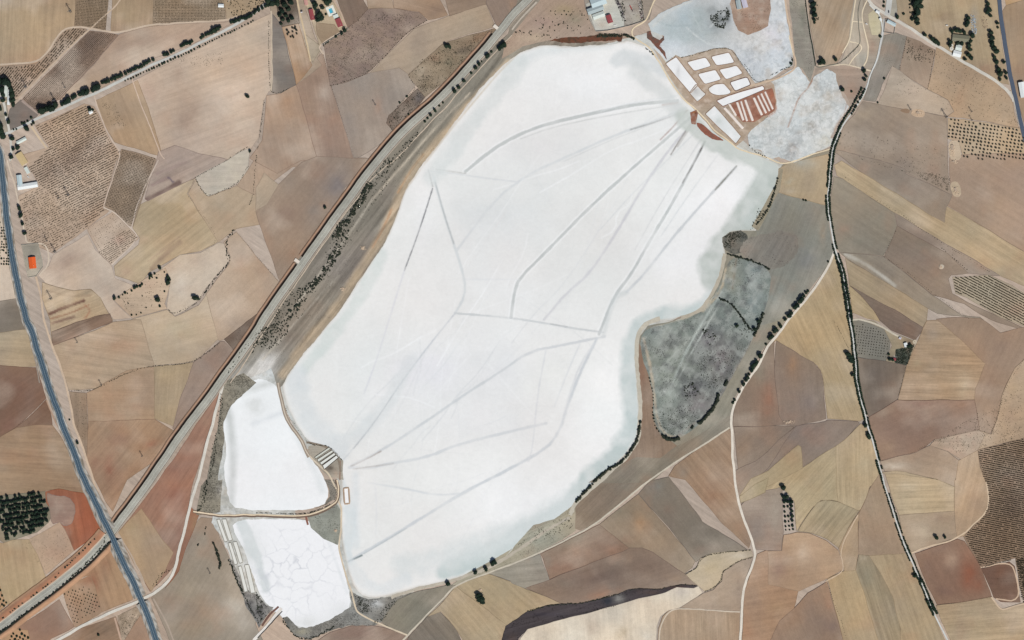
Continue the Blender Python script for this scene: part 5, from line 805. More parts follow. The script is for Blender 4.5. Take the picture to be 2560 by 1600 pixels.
# highway on a low embankment; it passes over the railway and over the lane
HW = 'Z00 -60,1330 0,1440 Z01 20,100 60,500 110,900 180,1250 250,1512 Z02 300,100 370,330 470,650 570,930 690,1230 800,1512 Z03 870,130 1030,460 1170,780 1280,1000 1370,1200 1500,1560 1600,1800'
XR = P('Z03 1055,505')[0]; XL = P('Z03 1345,1115')[0]
def hw_height(pl):
    s1 = np.hypot(pl[:, 0] - XR[0], pl[:, 1] - XR[1]); s2 = np.hypot(pl[:, 0] - XL[0], pl[:, 1] - XL[1])
    a = 7.5 * np.clip(1.15 - s1 / 230, 0, 1); b = 5.5 * np.clip(1.2 - s2 / 160, 0, 1)
    return np.maximum(a, b) + 0.3
ASPH = flat('asphalt_blue', (72, 90, 104), 0.25, 0.2)
def highway():
    root = ribbon('highway', HW, 14.5, (66,96,124), mat=ASPH, jag=0, zfun=hw_height, lanes=[-1, -.5, .5, 1])
    pl, nrm, z = o_line[id(root)]; h = hw_height(pl)
    # verge slopes of pale spoil down to the fields
    for side in (-1, 1):
        rows = []; cs = []; n = len(pl)
        for k, (off, f) in enumerate(((7.2, 1.0), (8.6, .95), (10.2, .35), (12.0, 0.0))):
            j = fbm(pl[:, 0] / 7, pl[:, 1] / 7, 90 + k + side, 2)[:, None] * (2.5 if k else 0)
            q = pl + nrm * side * (off + h[:, None] * (0.0 if k == 0 else (.1, .35, .8)[k - 1]) + j)
            rows.append(np.stack([q[:, 0] - 1280, 800 - q[:, 1], z + h * f + 0.02 * (1 if k == 3 else 0)], 1))
            mo = np.clip(fbm(pl[:, 0] / 8, pl[:, 1] / 8, 70 + k, 3) * 4 + .5, 0, 1)[:, None]
            c = lin((190, 188, 182))[None] * mo + lin((122, 114, 102))[None] * (1 - mo)
            if k == 3: c = c * 0.7 + lin((168, 140, 116))[None] * .3
            cs.append(c)
        V3 = np.vstack(rows); i = np.arange(n - 1); f = []
        for k in range(3):
            a = k * n + i; f += [np.stack([a, a + n, a + n + 1], 1), np.stack([a, a + n + 1, a + 1], 1)]
        F3 = np.vstack(f)
        gap = lambda X, r: np.hypot(pl[i, 0] - X[0], pl[i, 1] - X[1]) < r
        keep = ~np.tile(np.concatenate([gap(XR, 13) | gap(XL, 7)] * 2), 3)
        F3 = F3[keep]
        A, B, Cc = V3[F3[:, 0]], V3[F3[:, 1]], V3[F3[:, 2]]
        cr = (B[:, 0] - A[:, 0]) * (Cc[:, 1] - A[:, 1]) - (B[:, 1] - A[:, 1]) * (Cc[:, 0] - A[:, 0])
        F3[cr < 0] = F3[cr < 0][:, ::-1]
        me = bulk('verge', V3, F3); set_col(me, np.vstack(cs)); o = link('verge', me, SOIL, root)
        o['weeds'] = .3; o['furrow_amp'] = 0.0; o['furrow_angle'] = 0.0
    # painted edge and centre lines, proud of the asphalt
    paint = flat('road_paint', (176, 190, 198), 0.1)
    for off, wd in ((-5.4, .35), (5.4, .35), (0, .3)):
        n = len(pl); a = pl + nrm * (off - wd / 2); b = pl + nrm * (off + wd / 2)
        V3 = np.vstack([np.stack([q[:, 0] - 1280, 800 - q[:, 1], z + h + .03], 1) for q in (a, b)])
        i = np.arange(n - 1); F3 = np.vstack([np.stack([i, i + 1, i + n + 1], 1), np.stack([i, i + n + 1, i + n], 1)])
        A, B, Cc = V3[F3[:, 0]], V3[F3[:, 1]], V3[F3[:, 2]]
        cr = (B[:, 0] - A[:, 0]) * (Cc[:, 1] - A[:, 1]) - (B[:, 1] - A[:, 1]) * (Cc[:, 0] - A[:, 0]); F3[cr < 0] = F3[cr < 0][:, ::-1]
        link('road_line', bulk('road_line', V3, F3), paint, root)
    return pl, nrm, z, h
HWL = highway()
ribbon('highway', 'Z30 2170,-120 2195,100 2215,300 2250,500 2290,700 2330,900 2370,1080 2419,1290 2500,1560', 10, (88,92,104), mat=flat('asphalt_grey', (84, 94, 110), 0.15, 0.3), jag=.2)

# ------------------------------------------------------------- railway: ballast bank, ditch, spoil ridge, rails
RAIL = 'Z20 560,-420 300,-160 130,20 0,150 Z10 2330,270 1960,700 1690,980 1420,1200 1150,1512 Z11 1050,130 780,500 430,990 230,1270 75,1500 Z02 2419,120 2100,560 1930,800 1700,1090 1430,1500 Z03 1240,250 1090,450 1000,570 830,750 560,975 300,1165 0,1400 -300,1600'
def sweep(name, pl, prof, mat, parent=None, soil=None, z0=0.05, rng=None, jag=0.0):
    t = np.gradient(pl, axis=0); t /= np.maximum(1e-6, np.hypot(t[:, 0], t[:, 1]))[:, None]
    nrm = np.stack([t[:, 1], -t[:, 0]], 1)        # to the left of travel
    n = len(pl); V = []; C = []
    for k, (off, h, c) in enumerate(prof):
        j = fbm(pl[:, 0] / 6, pl[:, 1] / 6, 50 + k, 2)[:, None] * jag
        q = pl + nrm * (off + j); V.append(np.stack([q[:, 0] - 1280, 800 - q[:, 1], np.full(n, z0 + h)], 1))
        C.append(lin(c)[None] * (1 + .5 * fbm(pl[:, 0] / 24, pl[:, 1] / 24, 60 + k, 3))[:, None])
    V = np.vstack(V); i = np.arange(n - 1); f = []
    for k in range(len(prof) - 1):
        a = k * n + i; f += [np.stack([a, a + n, a + n + 1], 1), np.stack([a, a + n + 1, a + 1], 1)]
    F3 = np.vstack(f); A, B, Cc = V[F3[:, 0]], V[F3[:, 1]], V[F3[:, 2]]
    cr = (B[:, 0] - A[:, 0]) * (Cc[:, 1] - A[:, 1]) - (B[:, 1] - A[:, 1]) * (Cc[:, 0] - A[:, 0]); F3[cr < -1e-6] = F3[cr < -1e-6][:, ::-1]
    me = bulk(name, V, F3); set_col(me, np.vstack(C).clip(0, .9)); o = link(name, me, mat, parent)
    if parent is None: tag(o, kind='structure')
    o['weeds'] = .25; o['furrow_amp'] = 0.0; o['furrow_angle'] = 0.0
    return o
rl = wobble(resample(smooth(P(RAIL), 3), 6), 1.0)
LEV_RAIL = line_level(rl[::2], 27) * STEP
def side_of(p): return p
# travel runs from north-east to south-west: left of travel (as computed) is found by test
_t = rl[40] - rl[39]; _n = np.array([_t[1], -_t[0]]); SGN = 1.0 if _n[1] < 0 else -1.0   # +offset must point to the north-west
def prof(*a):
    return [(SGN * o_, h_, c_) for o_, h_, c_ in a]
cut = np.argmin(np.hypot(rl[:, 0] - P('Z03 1050,505')[0][0], rl[:, 1] - P('Z03 1050,505')[0][1]))
gate = [np.argmin(np.hypot(rl[:, 0] - g[0], rl[:, 1] - g[1])) for g in (P('Z10 2290,300')[0], P('Z11 430,990')[0])]
GREYB = (178, 178, 168)
root = sweep('railway_bed', rl, prof((-13, 0, (150,138,124)), (-10.5, .9, (166,158,146)), (-7.5, 1.0, GREYB), (7.5, 1.0, GREYB), (10, .5, (150,146,136))), SOIL, z0=LEV_RAIL)
for off, wd, c in ((-9.5, 1.2, (120,100,92)), (5.6, 1.0, (150,148,140)), (-5.6, .8, (156,150,142))):
    sweep('ballast_shoulder', rl, prof((off - wd / 2, 1.03, c), (off + wd / 2, 1.03, c)), SOIL, root, z0=LEV_RAIL)
steel = flat('rail_steel', (132, 112, 98), 0.2)
for c in (-2.9, 2.9):
    for r_ in (-.84, .84):
        sweep('rail', rl, prof((c + r_ - .08, 1.02, (120,100,90)), (c + r_ - .08, 1.22, (120,100,90)), (c + r_ + .08, 1.22, (120,100,90)), (c + r_ + .08, 1.02, (120,100,90))), steel, root, z0=LEV_RAIL)
OR = (172, 142, 120)
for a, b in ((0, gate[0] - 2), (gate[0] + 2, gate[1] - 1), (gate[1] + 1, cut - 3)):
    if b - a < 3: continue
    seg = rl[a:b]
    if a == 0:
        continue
    sweep('ditch_bank', seg, prof((8.6, 2.4, (72,60,52)), (10.4, 1.0, (44,38,36)), (12.2, .05, (38,34,32)), (13.6, .4, (60,48,42)), (15.0, 1.6, (140,116,102)), (16.6, 2.3, OR), (18.4, 2.1, (182,142,114)), (21, .0, (160,136,118))), SOIL, z0=LEV_RAIL + .03, jag=.8)  # ditch wall and floor near-black: shade painted into the dark scrubby soil
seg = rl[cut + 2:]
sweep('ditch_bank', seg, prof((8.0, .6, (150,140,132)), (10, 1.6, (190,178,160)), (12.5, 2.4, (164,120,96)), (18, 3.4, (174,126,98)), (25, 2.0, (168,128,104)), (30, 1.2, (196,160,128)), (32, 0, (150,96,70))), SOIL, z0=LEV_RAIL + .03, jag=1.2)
sweep('ditch_bank', seg, prof((-8.2, .2, (120,110,104)), (-10.5, 1.4, (60,52,50)), (-14.2, 5.2, (84,70,62)), (-16, 5.0, (150,120,98)), (-21, 2.0, (176,138,110)), (-27, 0, (168,134,108))), SOIL, z0=LEV_RAIL + .03, jag=1.4)  # inner face turned from the sun is coloured darker, shade painted in
T('Z10 2419,330 2200,560 2000,780 1700,1110 1400,1420 1300,1530 Z11 1180,80 900,430 560,900 330,1240 150,1512 Z02 2300,420 2180,600', 2.6, (196,178,156))
T('Z20 230,20 100,160 0,280', 4.5, (188,176,160))
# tunnel crossings under the highway and culverts over the ditch
def box(bm, cx, cy, cz, sx, sy, sz, rz=0.0):
    M = Matrix.Rotation(rz, 3, 'Z'); c = Vector((cx, cy, cz)); i0 = len(bm[0])
    for dz in (-.5, .5):
        for dx, dy in ((-.5, -.5), (.5, -.5), (.5, .5), (-.5, .5)):
            bm[0].append(c + M @ Vector((dx * sx, dy * sy, dz * sz)))
    for f in ((0, 3, 2, 1), (4, 5, 6, 7), (0, 1, 5, 4), (1, 2, 6, 5), (2, 3, 7, 6), (3, 0, 4, 7)): bm[1].append([i0 + k for k in f])
def bmnew(): return ([], [])
def part(name, bm, mat, parent):
    return link(name, mesh(name, bm[0], bm[1]), mat, parent)
CONC = flat('concrete', (186, 184, 176), 0.15, 0.5)
def bridge(X, h, span, label):
    pl = HWL[0]; k = int(np.argmin(np.hypot(pl[:, 0] - X[0], pl[:, 1] - X[1]))); t = pl[k + 1] - pl[k - 1]; an = math.atan2(-t[1], t[0])
    r = empty('road_bridge', pl[k][0], pl[k][1], HWL[2], an); tag(r, label, 'bridge', 'bridges of the blue-grey highway')
    b = bmnew(); box(b, 0, 0, HWL[3][k] - .55, span, 12.6, .9); part('deck', b, CONC, r)
    for s in (-1, 1):
        b = bmnew(); box(b, 0, s * 6.15, HWL[3][k] + .45, span + 3, .3, .9); part('parapet', b, CONC, r)
        b = bmnew(); box(b, s * (span / 2 - .6), 0, (HWL[3][k] - 1.1) / 2, 1.0, 14, HWL[3][k] - 1.1); part('abutment', b, CONC, r)
bridge(XR, 7, 30, 'concrete bridge carrying the blue-grey highway over the railway line')
bridge(XL, 5, 17, 'short concrete bridge where the highway passes over the pale lane')
for gi, lab in ((gate[0], 'pale crossing slab over the railway ditch at its northern end'), (gate[1], 'small pale crossing slab over the ditch halfway down the railway')):
    c = rl[gi] + (P('V -10,-10')[0] * 0); t = rl[gi + 1] - rl[gi - 1]; an = math.atan2(-t[1], t[0])
    nn = np.array([t[1], -t[0]]) * SGN; nn /= np.hypot(*nn); p = rl[gi] + nn * 15
    r = empty('ditch_crossing', p[0], p[1], LEV_RAIL, an); tag(r, lab, 'culvert', 'slab crossings of the railway ditch')
    b = bmnew(); box(b, 0, 0, 1.15, 8, 13, .5); part('slab', b, flat('pale_concrete', (222, 212, 200)), r)
    for s in (-1, 1):
        b = bmnew(); box(b, s * 4.1, 0, 1.3, .4, 13, .9); part('kerb', b, CONC, r)
# ------------------------------------------------------------- salt ponds: a low bank round a white bed
def ORD(n):
    o = ['first','second','third','fourth','fifth','sixth','seventh','eighth','ninth','tenth','eleventh','twelfth','thirteenth','fourteenth','fifteenth','sixteenth','seventeenth','eighteenth','nineteenth','twentieth']
    t = {20:'twenty',30:'thirty',40:'forty',50:'fifty',60:'sixty'}
    if n <= 20: return o[n - 1]
    if n % 10 == 0: return t.get(n, 'last').replace('ty', 'tieth')
    return t.get(n // 10 * 10, 'seventy') + '-' + o[n % 10 - 1]
def pond(pts, label, bed=(236,237,238), bank=(150,122,104), w=1.9, h=.9, smo=1, group='brine works ponds', soft=(), name='salt_pond'):
    base = wobble(resample(smooth(resample(P(pts), 5.0 if smo < 2 else 9.0, True), 2, True), 3.0, True), 1.0) if smo else wobble(resample(P(pts), 3.0, True), .5)
    cx, cy = base.mean(0)
    lv = level_of(lambda X, Y: dilate_poly(base, X, Y), *base.min(0), *base.max(0)); z = lv * STEP + .02
    r = empty(name, cx, cy, z); tag(r, label, 'salt pond', group)
    n = len(base); nx = np.roll(base, -1, 0) - np.roll(base, 1, 0); nx /= np.maximum(1e-6, np.hypot(nx[:, 0], nx[:, 1]))[:, None]; nr = np.stack([-nx[:, 1], nx[:, 0]], 1)
    if inside(np.array([(base + nr)[0][0]]), np.array([(base + nr)[0][1]]), base)[0]: nr = -nr
    # bed with its own scum and wet corners
    q = base - nr * .2; x0, y0 = q.min(0); x1, y1 = q.max(0); st = 3.0
    gx, gy = np.meshgrid(np.arange(x0, x1, st), np.arange(y0, y1, st)); gx = gx.ravel(); gy = gy.ravel(); k = inside(gx, gy, q) & (dist_line(gx, gy, np.vstack([q, q[:1]])) > .8); gx = gx[k]; gy = gy[k]
    rr = delaunay_2d_cdt([Vector(p) for p in q] + [Vector((a, b)) for a, b in zip(gx, gy)], [], [list(range(n))], 1, 1e-3)
    v = np.array([tuple(a) for a in rr[0]]); t = np.array(rr[2])[:, ::-1]
    C = np.repeat(lin(bed)[None], len(v), 0); C = paint_blobs(v[:, 0], v[:, 1], C, soft, .8)
    C = C * (1 + .10 * fbm(v[:, 0] / 14, v[:, 1] / 14, 31, 3))[:, None]
    me = bulk('salt_bed', np.stack([v[:, 0] - cx, cy - v[:, 1], v[:, 0] * 0 + .03], 1), t); set_col(me, C.clip(0, .92)); link('salt_bed', me, SALT, r)
    P_ = [(0, .02), (w * .3, h), (w * .7, h), (w, 0)]; V = []
    for off, hh in P_: 
        p = base + nr * (off + .3 * fbm(base[:, 0] / 5, base[:, 1] / 5, 3, 2)[:, None]); V.append(np.stack([p[:, 0] - cx, cy - p[:, 1], np.full(n, hh)], 1))
    V = np.vstack(V); i = np.arange(n); j = (i + 1) % n; f = []
    for k in range(3): f += [np.stack([k * n + i, (k + 1) * n + i, (k + 1) * n + j], 1), np.stack([k * n + i, (k + 1) * n + j, k * n + j], 1)]
    F3 = np.vstack(f); A, B, Cc = V[F3[:, 0]], V[F3[:, 1]], V[F3[:, 2]]
    cr = (B[:, 0] - A[:, 0]) * (Cc[:, 1] - A[:, 1]) - (B[:, 1] - A[:, 1]) * (Cc[:, 0] - A[:, 0]); F3[cr < 0] = F3[cr < 0][:, ::-1]
    me = bulk('bank', V, F3); set_col(me, np.repeat(lin(bank)[None], len(V), 0) * (1 + .5 * fbm(np.tile(base[:, 0], 4) / 9, np.tile(base[:, 1], 4) / 9, 13, 3))[:, None])
    link('bank', me, SOIL, r); return r
BK = (158, 134, 116)
pond('Z20 1550,540 1755,805 1685,878 1455,605', 'long slanting white salt pond at the west edge of the brine works', bank=BK, soft=('Z20 1570,680,20,60 180,180,178 .5',))
pond('Z20 1655,590 1830,545 1880,625 1722,670', 'north-western pond of the six white ponds in two columns', bank=BK, smo=2)
pond('Z20 1882,540 2050,495 2100,588 1932,620', 'north-eastern pond of the six white ponds in two columns', bank=BK, smo=2)
pond('Z20 1755,700 1920,662 1975,750 1820,795', 'western middle pond of the six white ponds in two columns', bank=BK, smo=2)
pond('Z20 1958,662 2120,620 2180,695 2022,748', 'eastern middle pond of the six white ponds in two columns', bank=BK, smo=2)
pond('Z20 1850,842 1910,800 2000,790 2070,870 2040,890 1940,900 1880,882', 'rounded south-western pond of the six white ponds', bank=BK, smo=2, soft=('Z20 1860,850,20,20 200,200,190 .6',))
pond('Z20 2060,778 2220,732 2255,800 2110,860', 'south-eastern pond of the six white ponds, beside the corner bend', bank=(110,84,76), smo=2)
pond('Z20 1740,800 1790,860 1830,890 1750,962 1680,880', 'small grey and white pond at the foot of the long slanting pond', bed=(214,214,212), bank=BK, soft=('Z20 1765,925,30,18 244,245,245 .95', 'Z20 1730,860,30,30 160,158,158 .6'))
pond('Z20 1935,952 2050,905 2370,812 2388,842 2200,925 1992,1003', 'long thin white pond above the red brine strips', bank=(134,98,84))
pond('Z20 1830,1080 1915,1000 2160,1290 2112,1356', 'big pale pond between the footpath and the red brine strips', bed=(222,225,225), bank=BK, soft=('Z20 1900,1060,30,40 240,240,240 .8', 'Z20 1950,1150,40,40 200,206,202 .7', 'Z20 2080,1280,40,40 238,238,238 .8'))
strips = [('Z20 1998,1024 2012,1015 2190,1205 2172,1216', 'widest white ridge, slanting along the west side of the red brine strips'), ('Z20 2042,985 2060,990 2122,1090 2110,1096', 'short white ridge at the north-west corner of the red strips'),
          ('Z20 2118,968 2134,966 2194,1130 2180,1136', 'pale ridge in the red strips, first of the three western ones'), ('Z20 2160,960 2170,958 2228,1138 2216,1142', 'thin pale ridge in the red strips, second of the three western ones'), ('Z20 2198,946 2212,944 2282,1134 2266,1140', 'pale ridge in the red strips, third of the three western ones'),
          ('Z20 2278,925 2294,922 2368,1080 2352,1086', 'pale ridge in the red strips, first of the four eastern ones'), ('Z20 2318,905 2328,902 2406,1062 2394,1068', 'pale ridge in the red strips, second of the four eastern ones'), ('Z20 2350,886 2360,882 Z30 18,1045 8,1050', 'cream ridge in the red strips, third of the four eastern ones'), ('Z20 2386,868 2396,864 Z30 50,1028 40,1034', 'pale ridge in the red strips, easternmost of all')]
sheet('red_mud', 'Z20 2060,1000 2100,960 2300,880 2400,850 Z30 40,830 80,950 70,1040 0,1085 Z20 2380,1090 2290,1150 2190,1150 2080,1060', (148,104,88), ('Z20 2240,980,30,60 176,150,140 .7', 'Z30 40,900,30,60 168,108,82 .7'), weeds=.15, edge='', step=2.5, rough=1, mottle=.4, mottle_col=(182,140,120), mottle_scale=7)
for s, l in strips:
    p = wobble(resample(P(s), 3, True), .8); c = p.mean(0)
    level = ground(*c) + .02
    r = empty('salt_ridge', c[0], c[1], level); tag(r, l, 'salt heap', 'salt ridges among the red strips')
    q = [(0, 0), (-.8, 1.0), (-1.7, 1.3)]; n = len(p); V = []
    nx = np.roll(p, -1, 0) - np.roll(p, 1, 0); nx /= np.hypot(nx[:, 0], nx[:, 1])[:, None]; nr = np.stack([-nx[:, 1], nx[:, 0]], 1)
    if inside(np.array([(p + nr * .5)[0][0]]), np.array([(p + nr * .5)[0][1]]), p)[0]: nr = -nr
    for o_, h_ in q:
        e = p + nr * (o_ + 1.0); V += [(a[0] - c[0], c[1] - a[1], h_) for a in e]
    fs = []
    for k in range(2):
        for i in range(n):
            j = (i + 1) % n; fs.append((k * n + i, k * n + j, (k + 1) * n + j, (k + 1) * n + i))
    fs.append(tuple(range(2 * n, 3 * n)))
    me = mesh('ridge', V, fs); import bmesh; bm_ = bmesh.new(); bm_.from_mesh(me); bmesh.ops.recalc_face_normals(bm_, faces=bm_.faces); bm_.to_mesh(me); bm_.free()
    link('salt', me, flat('heaped_salt', (226, 204, 184) if 'white' not in l else (232, 222, 214), .1), r)
pond('Z12 632,1375 760,1280 776,1300 645,1410', 'southernmost and widest striped pan by the lake shore', bed=(226,228,224), bank=(74,64,58), w=1.6, h=.8, smo=0, group='striped pans on the lake shore')
pond('Z12 606,1348 738,1256 752,1272 618,1368', 'second striped pan from the south by the lake shore', bed=(222,224,218), bank=(84,76,68), w=1.3, h=.7, smo=0, group='striped pans on the lake shore')
pond('Z12 580,1318 716,1232 730,1246 590,1340', 'third striped pan from the south by the lake shore', bed=(214,216,208), bank=(90,84,76), w=1.2, h=.7, smo=0, group='striped pans on the lake shore')
pond('Z12 555,1295 690,1205 702,1218 566,1308', 'northernmost striped pan by the lake shore', bed=(206,208,198), bank=(96,92,84), w=1.2, h=.6, smo=0, group='striped pans on the lake shore')
pond('Z13 835,85 868,80 878,215 845,218', 'upright white rectangular pond beside the fork of the lake path', bed=(243,243,243), bank=(172,150,130), w=4.4, h=1.0, smo=0)
pg = 'long pans in pairs along the south-west shore'
for i, (q, l) in enumerate([('Z03 2052,375 2075,372 2148,575 2125,585', 'western'), ('Z03 2100,372 2135,372 2195,565 2165,575', 'eastern'), ('Z03 2160,600 2180,595 2245,790 2220,798', 'western'), ('Z03 2205,590 2235,585 2295,775 2268,785', 'eastern'), ('Z03 2255,820 2280,815 2338,1050 2312,1058', 'western'), ('Z03 2315,805 2350,800 2409,1062 2372,1068', 'eastern')]):
    pond(q, f"{l} pan of the {('northernmost', 'middle', 'southernmost')[i // 2]} pair of long narrow pans on the south-west shore", bed=(224,224,218), bank=(158,154,144), w=1.8, h=.9, smo=0, group=pg)

# ------------------------------------------------------------- buildings
WALLW = flat('lime_wall', (222, 216, 204), .08, .6); WALLB = flat('block_wall', (176, 158, 140), .12, .6); GLASS = flat('window_glass', (60, 70, 80), .05, .5, .2); WOOD = flat('door_paint', (96, 82, 70), .1); METAL = flat('metal_door', (150, 156, 160), .1)
RO = {'red': roof_mat('red_tiles', (150, 78, 82)), 'orange': roof_mat('orange_tiles', (222, 100, 52)), 'white': roof_mat('white_sheet', (226, 230, 230)), 'grey': roof_mat('grey_sheet', (166, 178, 180)), 'blue': roof_mat('bluish_sheet', (186, 202, 206)), 'pale': roof_mat('pale_sheet', (206, 214, 208)), 'cream': roof_mat('cream_roof', (200, 178, 136)), 'lilac': roof_mat('worn_sheet', (196, 192, 206)), 'pink': roof_mat('pink_tiles', (196, 150, 140)), 'moss': roof_mat('mossy_roof', (128, 126, 108))}
def building(c, L, Wd, ang, h, roof, label, name='farm_building', cat='building', rise=None, group=None, wall=None, lean=0, eave=.4, wins=3, chimney=False, door='z'):
    """ridge runs along local x; ang is the bearing of the long side (degrees clockwise from east)"""
    x, y = P(c)[0]; r = empty(name, x, y, None, R(-ang)); tag(r, label, cat, group)
    wall = wall or WALLW; rise = Wd * .16 if rise is None else rise; a, b = L / 2, Wd / 2
    z1 = h; zr = h + rise
    if lean: V = [(-a,-b,0),(a,-b,0),(a,b,0),(-a,b,0),(-a,-b,z1),(a,-b,z1),(a,b,zr),(-a,b,zr)]; Fw = [(0,1,5,4),(1,2,6,5),(2,3,7,6),(3,0,4,7)]
    else: V = [(-a,-b,0),(a,-b,0),(a,b,0),(-a,b,0),(-a,-b,z1),(a,-b,z1),(a,b,z1),(-a,b,z1),(-a,0,zr),(a,0,zr)]; Fw = [(0,1,5,4),(1,2,6,9,5),(2,3,7,6),(3,0,4,8,7)]
    link('wall', mesh('wall', V, Fw), wall, r)
    e = eave; t = .18
    def slab(name, pts):
        n = len(pts); vs = [(p[0], p[1], p[2] + .03) for p in pts] + [(p[0], p[1], p[2] + .03 + t) for p in pts]
        fs = [tuple(range(n))[::-1], tuple(range(n, 2 * n))] + [(i, (i + 1) % n, n + (i + 1) % n, n + i) for i in range(n)]
        return link(name, mesh(name, vs, fs), RO[roof], r)
    if lean: s = rise / Wd; ro = slab('roof', [(-a-e,-b-e,z1-s*e),(a+e,-b-e,z1-s*e),(a+e,b+e,zr+s*e),(-a-e,b+e,zr+s*e)])
    else:
        s = rise / b; ro = slab('roof_slope', [(-a-e,-b-e,z1-s*e),(a+e,-b-e,z1-s*e),(a+e,0,zr),(-a-e,0,zr)]); slab('roof_slope', [(a+e,b+e,z1-s*e),(-a-e,b+e,z1-s*e),(-a-e,.0,zr),(a+e,.0,zr)])
        bm = bmnew(); box(bm, 0, 0, zr + t + .08, L + 2 * e, .5, .16); part('ridge_cap', bm, RO[roof], r)
    for i in range(wins):
        px = -a + L * (i + .5) / wins
        for sgn in (-1, 1):
            if i == wins // 2 and sgn < 0:
                bm = bmnew(); box(bm, px, sgn * (b + .04), min(h * .42, 1.6), min(3.0, L * .18), .14, min(h * .8, 3.0)); part('door', bm, METAL, r); continue
            bm = bmnew(); box(bm, px, sgn * (b + .03), h * .62, min(1.6, L * .12), .12, min(1.1, h * .25)); w_ = part('window', bm, WALLB, r)
            bm = bmnew(); box(bm, px, sgn * (b + .1), h * .62, min(1.3, L * .1), .06, min(.85, h * .2)); part('pane', bm, GLASS, w_)
    if chimney:
        bm = bmnew(); box(bm, a * .5, b * .35, zr + .6, .9, .9, 1.8); part('chimney', bm, wall, r)
    return r
def wall_line(pts, h, label, mat=None, w=.45, cat='wall', group=None, closed=False):
    p = P(pts); 
    if closed: p = np.vstack([p, p[:1]])
    c = p.mean(0); r = empty('boundary_wall', c[0], c[1]); tag(r, label, cat, group)
    for a, b in zip(p[:-1], p[1:]):
        d = b - a; m = (a + b) / 2; L = np.hypot(*d); bm = bmnew(); box(bm, m[0] - c[0], c[1] - m[1], h / 2, L + w, w, h, math.atan2(-d[1], d[0])); part('wall_panel', bm, mat or WALLB, r)
        bm = bmnew(); box(bm, m[0] - c[0], c[1] - m[1], h + .06, L + w + .1, w + .14, .12, math.atan2(-d[1], d[0])); part('coping', bm, CONC, r)
    return r
# industrial sheds north of the lake
building('Z20 815,20', 38, 22, -20, 8, 'blue', 'large bluish sheet-roofed warehouse at the north end of the industrial yard', wins=5, cat='warehouse', name='warehouse')
building('Z20 787,92', 41, 15, -20, 7.5, 'grey', 'grey sheet-roofed warehouse adjoining the pale yard north of the lake', wins=4, cat='warehouse', name='warehouse', rise=2.2)
building('Z20 818,148', 30, 13, -20, 6, 'pale', 'pale sheet-roofed shed on the south side of the grey warehouse', wins=4, cat='warehouse', name='warehouse')
building('Z20 920,182', 20, 12.5, 72, 6, 'red', 'red-roofed house in the concrete yard beside the grey warehouse', wins=3, cat='house', name='house', chimney=True)
wall_line('Z20 790,296 900,290 1000,268 1130,238 1255,192 1230,80 1200,-60', 2.6, 'long perimeter wall around the industrial yards north of the lake')
wall_line('Z20 790,296 740,200 690,60', 2.4, 'wall down the west side of the warehouse yard')
for i, (c, L_, a_, rf, lb) in enumerate([('Z20 2140,45', 22, 80, 'grey', 'narrow grey-roofed shed with dark openings on the hillock north of the small lagoon'), ('Z20 2195,30', 24, 75, 'lilac', 'wider lilac-roofed building on the hillock north of the small lagoon')]):
    building(c, L_, 11 if i == 0 else 12, a_, 5, rf, lb, wins=4)
# farm off the station road
building('S 779.5,37', 27, 10, 78, 5, 'red', 'long dark-red roofed house on the west side of the pool garden', cat='house', name='house', chimney=True, wins=5)
building('S 848,57', 21, 13, 68, 5, 'red', 'brick-red roofed house south-east of the swimming pool', cat='house', name='house', chimney=True, wins=4)
building('S 839.5,41', 12, 8, -22, 3.4, 'pale', 'small pale flat-roofed annex between the pool and the red house', wins=2, lean=1, rise=.4)
building('S 765,5', 16, 8, 80, 4, 'pink', 'pinkish shed at the top edge beside the farm drive', wins=2)
def pool():
    r = empty('swimming_pool', 827.5, 27, None, R(-68)); tag(r, 'rectangular turquoise swimming pool on white paving in the farm garden', 'pool')
    bm = bmnew()
    for (x, y, sx, sy) in ((0, 7.2, 24, 5.6), (0, -7.2, 24, 5.6), (9, 0, 6, 8.8), (-9, 0, 6, 8.8)): box(bm, x, y, .22, sx, sy, .3)
    part('paving', bm, flat('pool_paving', (226, 226, 216), .08), r)
    bm = bmnew(); box(bm, 0, 0, .13, 12, 8.8, .12); part('water', bm, flat('pool_water', (72, 176, 204), .06, .3, .1), r)
    bm = bmnew(); box(bm, 5.6, 0, .3, .8, 7, .2); part('step', bm, flat('pool_tile', (36, 96, 130), .05), r)
pool()
wall_line('S 801,-10 862,66 872,72 805,112', 2.2, 'garden wall running down the east side of the pool farm')
# west edge by the highway
building('S 50,452', 28, 12, 83, 6, 'blue', 'long pale-blue shed standing along the highway side of the white L-shaped works', wins=4, cat='warehouse', name='warehouse')
building('S 70,465', 50, 13, -9, 6, 'white', 'white and grey shed forming the foot of the L-shaped works', wins=6, cat='warehouse', name='warehouse')
building('S 55,397', 32, 17, 58, 5, 'cream', 'cream and pink gabled building north of the white L-shaped works', wins=4)
building('S 68,426', 17, 8, 62, 4, 'pale', 'small pale shed behind the cream gabled building', wins=2)
building('S 54,352', 26, 8, -28, 4, 'pale', 'low ruined pale building along the north wall of the roadside yard', wins=3, wall=WALLB)
building('S 16,227', 8, 30, 4, 5, 'pale', 'western of two long white sheds enclosed by dark trees', rise=1.2, wins=1, group='paired white sheds')
building('S 23.5,243', 6.5, 38, 4, 4.6, 'white', 'narrow eastern shed of the two white sheds enclosed by dark trees', rise=1, wins=1, group='paired white sheds')
building('Z01 310,972', 28, 17, 84, 6, 'orange', 'bright orange-roofed building standing alone beside the highway', wins=4, cat='house', name='house', chimney=True)
wall_line('Z01 205,800 240,800 360,785 400,940 405,1010 345,1095 265,1110 240,1000', 2.0, 'wall round the orange-roofed roadside plot', closed=True)
wall_line('S 26,398 45,480', 2.4, 'wall along the highway side of the white works')
